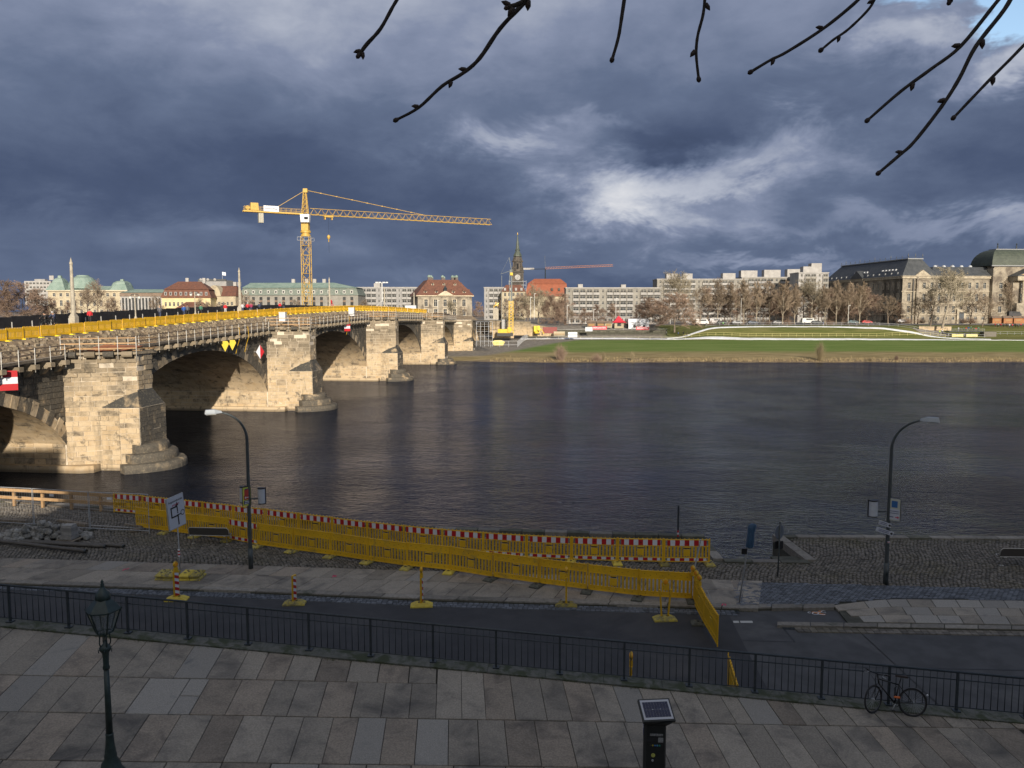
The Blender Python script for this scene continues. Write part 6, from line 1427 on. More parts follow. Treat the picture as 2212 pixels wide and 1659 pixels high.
# --- red-roofed palace (Blockhaus)
TRIM[0] = mat('palace_trim', (.58, .50, .37), (.45, .38, .28), .8, .85)
T, w, H = place('palace', 'square sandstone palace with steep red tiled hip roof, dormers and many chimneys', 903, 1018, 700, 372, R(14)); he = H(640)
rows = [(he * .13, 2.0), (he * .42, 3.0), (he * .76, 3.2)]; _wm.clear(); facade(T, (0, 0), 0, w, he, cols_n(w, 5, 1.7, 1.6), rows, SSW); D2 = 26; facade(T, (w, 0), R(90), D2, he, cols_n(D2, 7, 1.5, 1.2), rows, SSW, name='side_wall'); body(T, w, D2, he - .02, SSW)
b = MB(); b.prism([(-.8, -.8), (w + .8, -.8), (w + .8, D2 + .8), (-.8, D2 + .8)], he, he + .5); b.build('cornice', TRIM[0], T)
hr = H(603) - he; b = MB(); b.prism([(-.9, -.9), (w + .9, -.9), (w + .9, D2 + .9), (-.9, D2 + .9)], he + .5, he + hr, top=[(5.6, 5.5), (w - 5.6, 5.5), (w - 5.6, D2 - 5.5), (5.6, D2 - 5.5)]); b.build('roof', RT, T)
b = MB(); b.add([(w / 2 - 4, -1.3, he + .4), (w / 2 + 4, -1.3, he + .4), (w / 2, -1.3, he + 2.7), (w / 2 - 4, 2, he + .4), (w / 2 + 4, 2, he + .4), (w / 2, 4, he + 2.7)], ((0, 1, 2), (0, 2, 5, 3), (1, 4, 5, 2))); b.build('pediment', TRIM[0], T)
b = MB(); b.lathe((w / 2, -.6, he + 2.5), [(.9, 0), (.7, .6), (.9, 1.2), (.3, 2.0), (.2, 2.4), (0, 2.8)], 8); b.build('roof_statue', IRON, T)
def dormer(T, x, y, z, s_=1.0, ang=0): o = link('dormer', None, T, (x, y, z), ang); b = MB(); b.box((0, .8, .9 * s_), (1.5 * s_, 2.4, 1.8 * s_)); b.build('cheeks', TRIM[0], o); b = MB(); b.lathe((0, .8, 1.8 * s_), [(.85 * s_, -1.2), (.85 * s_, 1.2)], 10, M=Matrix.Rotation(R(90), 4, 'X').to_3x3()); b.build('hood', RT, o); b = MB(); b.box((0, -.42, .95 * s_), (.8 * s_, .06, 1.2 * s_)); b.build('window', DG, o)
for x_ in (3.6, 8.8, w - 8.8, w - 3.6): dormer(T, x_, .6, he + .9)
for x_ in (7.5, w / 2, w - 7.5): dormer(T, x_, 3.6, he + 4.9, .75)
for y_ in (4, 8.5, 13, 17.5, 22): dormer(T, w - .8, y_, he + .9, 1, R(90))
for y_ in (9, 13, 17): dormer(T, w - 3.6, y_, he + 4.9, .7, R(90))
for i, (x_, y_) in enumerate(((6.2, 6), (7.4, 8), (8.6, 18), (w / 2, 7), (w / 2 + 2.4, 18), (w / 2 - 3.5, 18), (w - 8, 7), (w - 6.2, 6), (w - 6.2, 9), (w - 6, 15), (w - 6, 19))):
    o = link('chimney', None, T, (x_, y_, he + hr - .3)); b = MB(); b.box((0, 0, .7), (1.2, 1.0, 1.6)); b.build('shaft', mat('chimney_brick', (.12, .10, .09), rough=.9), o); b = MB(); b.lathe((0, 0, 1.5), [(.75, 0), (.75, .5), (.4, .95), (0, 1.1)], 8); b.build('cap', CU, o)

# --- long hotel with copper mansard roof
TRIM[0] = mat('hotel_trim', (.55, .53, .48), rough=.8); _wm.clear()
T, w, H = place('hotel', 'long pale hotel with green copper roof and tall dark window strips behind the crane', 520, 776, 690, 405, R(-3)); he = H(638); hm_ = H(622); ht = H(610)
facade(T, (0, 0), 0, w, he, [(3 + i * 3.86, 1.5) for i in range(15) if i != 12], [(he * .5, he * .86)], PAL, 'none'); 
for i in range(15):
    if i == 12: continue
    for k in range(3): bx(T, 'spandrel_panel', BRN, (3 + i * 3.86, .05, he * (.22 + .27 * k)), (1.5, .12, 1.0))
b = MB(); b.prism([(-.4, -.4), (w + .4, -.4), (w + .4, 16), (-.4, 16)], he, hm_, top=[(1.2, 1.2), (w - 1.2, 1.2), (w - 1.2, 14.5), (1.2, 14.5)]); b.build('mansard', mat('dark_copper_sheet', (.12, .15, .13), (.18, .20, .17), .8, .7), T); b = MB(); b.prism([(.6, .6), (w - .6, .6), (w - .6, 15), (.6, 15)], hm_, ht, top=[(3, 7), (w - 14, 7), (w - 14, 9), (3, 9)]); b.build('roof', CU, T); body(T, w, 16, he, PAL)
for i in range(15): bx(T, 'dormer_window', WF, (3 + i * 3.86, .35, he + 1.7), (1.3, .7, 1.5)); bx(T, 'dormer_pane', DG, (3 + i * 3.86, -.02, he + 1.7), (.8, .06, 1.0))
for x_ in (25, 32, 36, 41): bx(T, 'chimney', WPA, (x_, 8, ht + .8), (1.6, 1.4, 2.2))
b = MB(); b.lathe((46.5, -.1, he * .66), [(.9, 0), (.9, .3), (.45, .35), (.9, 1.0), (.45, 1.1), (.5, 1.5), (0, 2.0)], 10); b.build('red_emblem', mat('emblem_red', (.45, .02, .03)), T); bx(T, 'emblem_underline', mat('emblem_red', (.45, .02, .03)), (46.5, -.08, he * .60), (2.6, .08, .35))
T, w, H = place('hotel_wing', 'lower pale wing with green roof and close-set tall columns, left of the yellow palace', 262, 362, 685, 400, R(4)); he = H(640); facade(T, (0, 0), 0, w, he, [(1.2 + i * 1.62, .95) for i in range(13)], [(he * .48, he * .88)], WPA, 'none'); b = MB(); b.prism([(-.4, -.4), (w + .4, -.4), (w + .4, 14), (-.4, 14)], he, H(632), top=[(.2, .2), (w - .2, .2), (w - .2, 13.5), (.2, 13.5)]); b.build('attic_storey', BRN, T); hip(T, 0, w, 0, 13, H(632), H(624) - H(632), 5, CU, .3); body(T, w, 14, he, PAL)
# --- palace with copper pavilions at the far left
TRIM[0] = mat('copper_palace_trim', (.52, .45, .33), rough=.85); _wm.clear()
T, w, H = place('copper_roofed_palace', 'wide sandstone palace with green copper pavilion roofs and a round dome at the left', 106, 272, 685, 425, R(3)); he = H(627)
facade(T, (0, 0), 0, w, he, cols_n(w, 11, 1.5, 1.5), [(he * .2, 2.2), (he * .52, 3.0), (he * .83, 1.8)], CRE, 'trim'); body(T, w, 18, he, CRE); bx(T, 'cornice', TRIM[0], (w / 2, -.4, he - .2), (w + 1, .9, .6))
def pagoda(T, x0, x1, y0, y1, z, h, sx=1.0):
    b = MB(); prev = None
    for f, zz in ((0, 0), (.18, .20), (.30, .34), (.42, .52), (.52, .56), (.58, .70), (.72, .84), (.95, .93), (.97, 1.08), (1, 1.1)):
        ix, iy = (x1 - x0) / 2 * f * .98, (y1 - y0) / 2 * f * .98; ring = [(x0 + ix - .5, y0 + iy - .5, z + h * zz), (x1 - ix + .5, y0 + iy - .5, z + h * zz), (x1 - ix + .5, y1 - iy + .5, z + h * zz), (x0 + ix - .5, y1 - iy + .5, z + h * zz)] if f < 1 else [((x0 + x1) / 2, (y0 + y1) / 2, z + h * zz)] * 4
        if prev: b.add(prev + ring, [(i, (i + 1) % 4, 4 + (i + 1) % 4, 4 + i) for i in range(4)])
        prev = ring
    b.build('pavilion_roof', CU, T)
pagoda(T, -.3, 9, -.5, 10, he, H(597) - he); pagoda(T, w - 8.5, w, 0, 10, he, H(604) - he)
hip(T, 8.5, w - 8, 0, 14, he, H(617) - he, 3, CU, .3)
b = MB(); b.lathe((w * .36, 8, he + 1), [(7.6, 0), (7.4, 1.5), (6.6, 3.6), (5.2, 5.6), (3.2, 6.7), (3.0, 7.2), (0, 7.4)], 18); b.build('dome', CU, T)
b = MB(); b.lathe((w * .80 + 2, 9, he + 1), [(5.6, 0), (5.3, 1.4), (4.4, 3.2), (2.6, 4.2), (0, 4.4)], 16); b.build('dome', CU, T)
T, w, H = place('far_flats', 'distant white block of flats with a roof sign, far behind the trees at the left', 55, 112, 660, 620); he = H(607); facade(T, (0, 0), 0, w, he, cols_n(w, 7, 1.8, .8), [(2 + 3 * k, 1.4) for k in range(6)], WPA, 'thin'); body(T, w, 14, he, WPA); bx(T, 'roof_sign', WPA, (w - 1.5, 4, he + 2.6), (3.4, .4, 3.4)); bx(T, 'roof_plant', GPA, (w * .5, 5, he + .8), (8, 4, 1.6))
# --- yellow mansard house, annexe and gabled house
T, w, H = place('yellow_palace', 'pale yellow palace with red tiled mansard roof and a row of white dormers', 351, 452, 690, 385, R(6)); he = H(643); _wm.clear(); TRIM[0] = WPA
facade(T, (0, 0), 0, w, he, cols_n(w, 11, .95, .8), [(he * .22, 1.6), (he * .70, 1.9)], YRE, 'thin'); body(T, w, 15, he, YRE); hm_ = H(625); b = MB(); b.prism([(-.6, -.6), (w + .6, -.6), (w + .6, 15), (-.6, 15)], he, hm_, top=[(1.2, 1.2), (w - 1.2, 1.2), (w - 1.2, 13.8), (1.2, 13.8)]); b.build('mansard', RT, T); b = MB(); b.prism([(.7, .7), (w - .7, .7), (w - .7, 14), (.7, 14)], hm_, H(607), top=[(6, 6.5), (w - 6, 6.5), (w - 6, 8), (6, 8)]); b.build('roof', RT, T)
for i in range(9): bx(T, 'dormer', WPA, (2 + i * 2.35, .2, he + 1.9), (1.1, 1.2, 1.7)); bx(T, 'dormer_pane', DG, (2 + i * 2.35, -.44, he + 1.9), (.6, .06, 1.2))
for x_ in (w * .45, w * .8): bx(T, 'chimney', WPA, (x_, 7, H(605)), (1.4, 1.2, 2.6))
T, w, H = place('red_roof_annexe', 'low annexe with hipped red roof and arched windows in front of the yellow palace', 372, 452, 690, 365, R(6)); he = H(672); facade(T, (0, 0), 0, w, he, cols_n(w, 7, 1.1, .8), [(he * .55, 1.8)], YRE, 'thin'); body(T, w, 10, he, YRE); hip(T, 0, w, 0, 10, he, H(652) - he, 5, RT, .5)
T, w, H = place('gabled_house', 'cream house with a curved gable and red roof right of the yellow palace', 448, 512, 690, 398, R(-5)); he = H(640); facade(T, (0, 0), 0, w, he, cols_n(w, 6, 1.0, .9), [(he * .25, 1.7), (he * .68, 1.7)], CRE, 'thin'); body(T, w, 13, he, CRE); hip(T, 0, w, 0, 13, he, H(617) - he, 2, RT, .4); b = MB(); pts = [(.5, 0)] + [(4.0 + 3.3 * math.cos(a), 5.4 * math.sin(a)) for a in np.linspace(math.pi * .95, .05 * math.pi, 9)] + [(7.6, 0)]; b.add([(p[0], -.3, he + p[1]) for p in pts] + [(p[0], 5, he + p[1]) for p in pts], [tuple(range(len(pts)))[::-1]] + [(i, i + 1, len(pts) + i + 1, len(pts) + i) for i in range(len(pts) - 1)]); b.build('gable', CRE, T); bx(T, 'gable_window', DG, (4, -.33, he + 2.2), (.9, .06, 1.5)); bx(T, 'chimney', WPA, (w - 2.6, 6, he + 6.2), (1.5, 1.3, 2)); bx(T, 'chimney', WPA, (w - .4, 6, he + 6.2), (1.3, 1.3, 2))
T, w, H = place('flat_office', 'dark flat-roofed office with a white flag and dishes behind the red roofs', 430, 490, 660, 480); he = H(605); body(T, w, 12, he, GPA, front=True); bx(T, 'roof_edge', SL, (w / 2, 0, he), (w, .6, 1.2)); b = MB(); b.tube([(w * .85, 1, he), (w * .85, 1, he + 5)], .1, 6); b.build('flag_pole', STEEL, T); b = MB(); b.v = [(w * .85 + .7 * i / 2, .9 + .12 * math.sin(i), he + 4.9 - k * 2 - .05 * i) for k in range(2) for i in range(7)]; b.f = [(i, i + 1, 8 + i, 7 + i) for i in range(6)]; b.m = [0] * 6; b.tn = [.5] * 6; b.build('flag', WHT, T); [(lambda bb: (bb.lathe((w * q_, -.4, he + .2), [(.1, .3), (.8, 0), (.85, -.1)], 12, M=Matrix.Rotation(R(100), 4, 'X').to_3x3()), bb.build('dish', WPA, T)))(MB()) for q_ in (.1, .35, .6)]

# --- slab blocks with balconies
def slab(name, label, x0, x1, yb, yt, Y, nb, ns, rot=0.0, wall=PAL, bal=GPA, glass='thin', stair=4, roofs=(), side=True, dpt=12):
    _wm.clear(); T, w, H = place(name, label, x0, x1, yb, Y, rot, 'block of flats'); he = H(yt); sh = he / ns; bw = w / nb
    cols = [(bw * (i + .5), bw * (.8 if (i % stair) else .28)) for i in range(nb)]; rows = [(sh * (k + .56), sh * .5) for k in range(ns)]
    facade(T, (0, 0), 0, w, he, cols, rows, wall, glass); body(T, w, dpt, he, wall)
    bm_ = MB(); bm_.box((0, -.65, -sh * .08), (bw * .92, .10, sh * .36)); bm_.box((0, -.35, -sh * .25), (bw * .92, .7, .14)); bm_.box((-bw * .46, -.35, 0), (.12, .7, sh * .9), mi=1); bme = bm_.mesh('balcony', [bal, wall])
    for i in range(nb):
        if i % stair == 0: continue
        for k in range(1, ns): link('balcony', bme, T, (bw * (i + .5), 0, sh * (k + .18)))
    bx(T, 'roof_edge', WPA, (w / 2, dpt / 2, he + .25), (w + .5, dpt + .5, .5))
    for a, c, h_ in roofs: bx(T, 'roof_house', WPA, (w * a, dpt * .5 + a * .4, he + h_ / 2 + .4), (w * c, 5, h_ + a * .07))
    return T
slab('slab_block', 'six-storey grey slab block with white balconies left of the red-roofed palace', 770, 912, 692, 622, 430, 13, 6, wall=GPA, bal=WPA, roofs=((.30, .09, 2.2),)); slab('slab_block', 'narrow grey slab block showing between the palace and the church', 1046, 1106, 692, 622, 450, 6, 6, wall=GPA, bal=WPA)
slab('slab_block', 'six-storey slab block with red balcony doors right of the church roof', 1222, 1425, 700, 623, 400, 14, 6, wall=PAL, bal=WPA, roofs=((.16, .05, 1.8), (.62, .05, 1.6)), stair=5); slab('slab_block', 'taller long slab block rising behind the bare trees', 1418, 1612, 700, 604, 455, 14, 9, wall=PAL, bal=WPA, roofs=((.18, .12, 3.2), (.36, .10, 3.2), (.82, .14, 3.4)), stair=6, dpt=14); slab('slab_block', 'upper slab block with three roof houses just left of the ministry end tower', 1600, 1736, 700, 600, 470, 10, 9, wall=PAL, bal=GPA, roofs=((.15, .26, 4), (.52, .26, 4.4), (.87, .22, 4.8)), stair=5, dpt=14); slab('slab_block', 'pale end tower of the flats beside the slate ministry roof', 1722, 1786, 700, 590, 440, 5, 10, wall=WPA, bal=PAL, roofs=((.55, .6, 3.4), (.7, .35, 5.2)), stair=3, dpt=14)
T, w, H = place('shop_pavilion', 'low white pavilion under the trees in front of the slab block', 1228, 1420, 700, 388); he = H(685); facade(T, (0, 0), 0, w, he, cols_n(w, 16, 1.9, .5), [(he * .5, he * .6)], WPA, 'thin'); body(T, w, 8, he, WPA); bx(T, 'roof', GPA, (w / 2, 4, he + .2), (w + 1, 9, .4))
T, w, H = place('old_house', 'small house with red mansard roof and white dormers below the church tower', 1083, 1135, 692, 440, 0); _wm.clear(); he = H(630); facade(T, (0, 0), 0, w, he, cols_n(w, 5, 1.2, .9), [(he * k, 1.8) for k in (.2, .45, .7, .9)], CRE, 'thin'); body(T, w, 12, he, CRE); hip(T, 0, w, 0, 12, he, H(615) - he, 2.5, RT, .4, 3.5); [bx(T, 'dormer', WPA, (2 + i * 3.0, -.1, he + 1.3), (1.2, 1.0, 1.5)) for i in range(4)]

# --- church
CHS = mat('church_stone', (.055, .05, .045), (.13, .11, .09), .35, .9, dirt=((.06, .055, .05), .3, .45, .6))
T, w, H = place('church', 'church with tall dark baroque tower, clock face and slender spire, beside its broad red roof', 1105, 1131, 690, 720); c = w / 2; z = lambda y: H(y)
def sq(b, s_, z0, z1, s2=None, mi=0): b.prism([(c - s_, c - s_), (c + s_, c - s_), (c + s_, c + s_), (c - s_, c + s_)], z0, z1, mi=mi, top=None if s2 is None else [(c - s2, c - s2), (c + s2, c - s2), (c + s2, c + s2), (c - s2, c + s2)])
b = MB(); sq(b, 5.6, 0, z(612)); sq(b, 6.1, z(612), z(610)); sq(b, 5.1, z(610), z(588)); sq(b, 5.7, z(588), z(585.5)); 
for sx in (-1, 1):
    for sy in (-1, 1): b.prism([(c + sx * 4.5 + dx_, c + sy * 4.5 + dy_) for dx_, dy_ in ((-.8, -.8), (.8, -.8), (.8, .8), (-.8, .8))], z(610), z(584)); b.lathe((c + sx * 3.6, c + sy * 3.6, z(585)), [(.8, 0), (.6, z(566) - z(585))], 8); b.lathe((c + sx * 4.6, c + sy * 4.6, z(584)), [(.7, 0), (.4, 1.6), (.6, 2.2), (0, 4.2)], 8); b.lathe((c + sx * 3.5, c + sy * 3.5, z(562)), [(.5, 0), (.3, 1.3), (.4, 1.8), (0, 3.2)], 6)
b.build('tower_base', CHS, T)
b = MB(); b.lathe((c, c, z(585.5)), [(4.5, 0), (4.5, z(566) - z(585.5)), (5.4, z(565) - z(585.5)), (5.4, z(563) - z(585.5)), (4.6, z(562) - z(585.5)), (4.4, z(558) - z(585.5)), (3.2, z(553) - z(585.5)), (2.6, z(549) - z(585.5))], 8, rot=R(22.5)); b.build('belfry', CHS, T)
for k in range(4): a = R(90 * k); bx(T, 'belfry_opening', mat('black_void', (.01, .01, .012), rough=.9), (c + 4.2 * math.sin(a), c - 4.2 * math.cos(a), z(575)), (1.8 if k % 2 == 0 else .3, .3 if k % 2 == 0 else 1.8, z(569) - z(581)))
b = MB(); b.lathe((c, c, z(553)), [(4.2, 0), (3.9, 1.2), (3.0, 2.8), (2.2, 4.2), (2.0, z(540) - z(553)), (2.7, z(539.5) - z(553)), (2.6, z(538.5) - z(553)), (1.7, z(537) - z(553)), (1.5, z(530) - z(553)), (.35, z(507) - z(553)), (.1, z(505.5) - z(553))], 8, rot=R(22.5)); b.build('spire', mat('dark_copper_spire', (.05, .065, .055), (.08, .095, .075), .5, .6), T)
b = MB(); b.lathe((c, c, z(505.5)), [(0, -.6), (.55, -.2), (.65, .3), (.4, .8), (0, 1.0)], 10); b.tube([(c, c, z(505)), (c, c, z(501))], .12, 5); b.build('gilded_ball', mat('gilding', (.8, .55, .15), rough=.3, metal=.6), T)
b = MB(); b.lathe((c, c - 5.25, z(599)), [(2.5, 0), (2.5, .35), (0, .36)], 24, M=Matrix.Rotation(R(90), 4, 'X').to_3x3()); b.build('clock_face', WPA, T); b = MB(); b.bar((c, c - 5.65, z(599)), (c + .9, c - 5.65, z(599) + 1.2), .22); b.bar((c, c - 5.65, z(599)), (c - .3, c - 5.65, z(599) - 1.9), .18); b.build('clock_hands', BLACK, T)
b = MB()
for y_ in (640, 632, 624, 616, 608): b.bar((c - 7.6, c - 6.6, z(y_)), (c + 7.6, c - 6.6, z(y_)), .2)
for x_ in (-7.6, -5, 5, 7.6): b.bar((c + x_, c - 6.6, z(660)), (c + x_, c - 6.6, z(606)), .2)
b.build('scaffold', STEEL, T)
nx0, nx1 = (1133 - 1105) / FPX * 720, (1228 - 1105) / FPX * 720; b = MB(); b.prism([(nx0, 0), (nx1, 0), (nx1, 20), (nx0, 20)], 0, z(640)); b.build('nave_wall', CRE, T)
RO = mat('orange_tiles', (.27, .085, .045), (.23, .075, .04), .3, .85); b = MB(); b.prism([(nx0, -1), (nx1, -1), (nx1, 21), (nx0, 21)], z(640), z(613), top=[(nx0 + 3, 3), (nx1 - 2, 3), (nx1 - 2, 17), (nx0 + 3, 17)]); b.prism([(nx0 + 2.4, 2.5), (nx1 - 1.6, 2.5), (nx1 - 1.6, 17.5), (nx0 + 2.4, 17.5)], z(613), z(601.5), top=[(nx0 + 9, 9), (nx1 - 7, 9), (nx1 - 7, 11), (nx0 + 9, 11)]); b.build('nave_roof', RO, T); [bx(T, 'dormer', CHS, (nx0 + (nx1 - nx0) * q_, .2, z(625)), (1.8, 1.6, 2.4)) for q_ in (.62, .78)]
# --- distant crane
P0 = W(1238, 650, 760); T = thing('distant_crane', 'small distant crane with an orange horizontal jib right of the church tower', 'crane', P0); zt = W(1238, 580, 760).z - P0.z; CO = mat('crane_orange', (.50, .22, .12), (.42, .2, .1), 2, .6)
b = MB(); L = (1320 - 1178) / FPX * 760; x0 = (1178 - 1238) / FPX * 760
for o in ((-.7, 0), (.7, 0), (0, 1.6)): b.tube([(x0, o[0], zt + o[1] - .5), (x0 + L, o[0] - 10, zt + o[1] + 1.6)], .14, 4)
for i in range(26): u0, u1 = i / 26, (i + 1) / 26; b.tube([(x0 + L * u0, -10 * u0, zt - .5 + 2.1 * u0), (x0 + L * (u0 + u1) / 2, -10 * u0, zt + 1.1 + 2.1 * u0), (x0 + L * u1, -10 * u1, zt - .5 + 2.1 * u1)], .10, 3, cap=False)
b.build('jib', CO, T); b = MB(); b.tube([(x0 - 19, 2, zt - .6), (x0, 0, zt - .4)], .3, 4); b.tube([(x0, 0, -6), (x0, 0, zt)], .5, 4); b.tube([(x0, 0, zt), (x0 - .5, 0, zt + 12)], .15, 3); b.build('mast', IRON, T); bx(T, 'counterweight', WPA, (x0 - 16, 2, zt - .2), (11, 1.4, 1.7))

# ------------------------------------------------------------------ bare trees
BARKP = mat('pale_bark', (.33, .29, .22), (.22, .18, .14), 1.5, .9); BARKD = mat('dark_bark', (.13, .10, .078), (.19, .15, .115), 1.5, .9); TWB = mat('brown_twigs', (.21, .16, .115), (.27, .21, .15), .5, .9, rnd=.18); TWR = mat('reddish_twigs', (.20, .135, .10), (.26, .185, .135), .5, .9, rnd=.12); TWG = mat('olive_twigs', (.22, .19, .13), (.29, .25, .18), .5, .9, rnd=.15)
def tree_mesh(seed, kind, bark, tw):
    rng = random.Random(seed); TB, CB = MB(), MB()
    def seg(b, p, q, r0, r1, n=3):
        dd = q - p
        if dd.length < 1e-4: return
        a = dd.cross(Vector((.31, .77, .53))).normalized(); c = dd.cross(a).normalized(); base = len(b.v)
        for o, r in ((p, r0), (q, r1)):
            for k in range(n): an = 2 * math.pi * k / n; b.v.append(tuple(o + a * math.cos(an) * r + c * math.sin(an) * r))
        for k in range(n): b.f.append((base + k, base + (k + 1) % n, base + n + (k + 1) % n, base + n + k)); b.m.append(0); b.tn.append(.5)
    def branch(p, dr, L, r, lev, up):
        ns = 3 if lev < 3 else 2; pts = [p]
        for i in range(ns):
            dr = (dr + Vector((rng.gauss(0, .16), rng.gauss(0, .16), rng.gauss(0, .10) + up))).normalized(); q = pts[-1] + dr * L / ns; r1 = r * (1 - .55 * (i + 1) / ns) if lev else r * (1 - .4 * (i + 1) / ns)
            seg(TB if lev < 2 else CB, pts[-1], q, r * (1 - .55 * i / ns) if lev else r * (1 - .4 * i / ns), r1, 6 if lev < 1 else 4 if lev < 2 else 3); pts.append(q)
        if lev >= 4: return
        n = {0: 0, 1: kind['n2'], 2: kind['n3'], 3: kind['n4']}[lev]
        for k in range(n):
            u = rng.uniform(.25, 1.0) * ns; i = min(int(u), ns - 1); b0 = pts[i].lerp(pts[i + 1], u - i); a = rng.uniform(*kind['ang']); ax = dr.orthogonal().normalized(); ax = Matrix.Rotation(rng.uniform(0, 6.28), 3, dr) @ ax; nd = Matrix.Rotation(a, 3, ax) @ dr
            branch(b0, nd, L * rng.uniform(.42, .62) * (1.05 if lev == 3 else 1), max(r * .42, kind['rt']), lev + 1, kind['up'])
    H = 10.0; ht = kind['trunk'] * H; top = Vector((rng.gauss(0, .25), rng.gauss(0, .25), H * kind['lead'])); P = [Vector((0, 0, -.3)), Vector((rng.gauss(0, .05), rng.gauss(0, .05), ht)), top]
    r0 = kind['r']; seg(TB, P[0], P[1], r0, r0 * .75, 8); seg(TB, P[1], P[2], r0 * .75, r0 * .12, 6)
    for i in range(kind['n1']):
        u = (i + rng.random()) / kind['n1']; u = u ** kind.get('pw', 1.0); p = P[1].lerp(P[2], u * .96); az = i * 2.4 + rng.uniform(-.5, .5); el_ = kind['el0'] + (kind['el1'] - kind['el0']) * u + rng.gauss(0, .08); dr = Vector((math.cos(az) * math.cos(el_), math.sin(az) * math.cos(el_), math.sin(el_)))
        branch(p, dr, kind['L'] * (1 - kind['taper'] * u) * rng.uniform(.85, 1.15), r0 * (.42 - .25 * u), 1, kind['up'])
    # bring to exactly ten metres
    zm = max(v[2] for v in CB.v); k = H / zm
    for b in (TB, CB): b.v = [(v[0] * k, v[1] * k, v[2] * k) for v in b.v]
    return TB.mesh('trunk', bark), CB.mesh('crown', tw)
KS = dict(trunk=.22, lead=.80, n1=13, n2=6, n3=6, n4=5, L=4.6, taper=.35, r=.26, el0=.45, el1=1.2, up=.05, ang=(.4, .95), rt=.026, pw=.8)
KU = dict(trunk=.16, lead=.93, n1=18, n2=6, n3=5, n4=6, L=3.3, taper=.45, r=.17, el0=.75, el1=1.25, up=.10, ang=(.3, .75), rt=.026)
KD = dict(trunk=.10, lead=.85, n1=20, n2=7, n3=6, n4=5, L=3.9, taper=.35, r=.18, el0=.25, el1=1.2, up=.03, ang=(.4, 1.0), rt=.030, pw=.9)
TV = {'pale': [tree_mesh(s_, KS, BARKP, TWG) for s_ in (1, 2)], 'tall': [tree_mesh(s_, KU, BARKP, TWB) for s_ in (3, 4, 5)], 'dense': [tree_mesh(s_, KD, BARKD, TWR) for s_ in (6, 7)], 'dark': [tree_mesh(s_, KS, BARKD, TWB) for s_ in (8, 9)]}
def tree(kind, v, x, yb, yt, Y, label, group, wide=1.0, rz=None, lean=0.0):
    p = W(x, yb, Y); H = W(x, yt, Y).z - p.z; k = H / 10; t = thing('bare_tree', label, 'tree', p, 0, group); t.rotation_euler = (0, lean, v * 1.7 + x if rz is None else rz); t.scale = (k * wide, k * wide, k); tm = TV[kind][v % len(TV[kind])]
    link('trunk', tm[0], t); link('crown', tm[1], t)
G1 = 'bare trees in the row before the flats'
row = [(1512, 692, 612, 'dark'), (1550, 694, 598, 'tall'), (1578, 695, 606, 'tall'), (1606, 696, 600, 'tall'), (1634, 696, 605, 'tall'), (1662, 697, 603, 'tall'), (1690, 697, 602, 'tall'), (1716, 697, 610, 'tall'), (1752, 697, 598, 'pale'), (1782, 697, 612, 'tall'), (1806, 697, 603, 'tall'), (1832, 697, 607, 'tall'), (1856, 697, 606, 'tall')]
for i, (x, yb, yt, k) in enumerate(row): tree(k, i, x, yb, yt, 345 + (i % 3) * 8, ('pale spreading plane tree in the tree row left of the ministry' if k == 'pale' else 'tall bare tree in the riverside row before the flats, %s from the left' % ORD[i]), G1, 1.0 if k != 'pale' else 1.15)
for i, x in enumerate((1528, 1565, 1592, 1620, 1648, 1676, 1703, 1735, 1768, 1795, 1820, 1845, 1872)): tree('dense', i, x, 694, 617 + (i * 7) % 12, 368, 'dense brown bare tree behind the riverside row, %s from the left' % ORD[i], 'dense trees behind the row', 1.4)
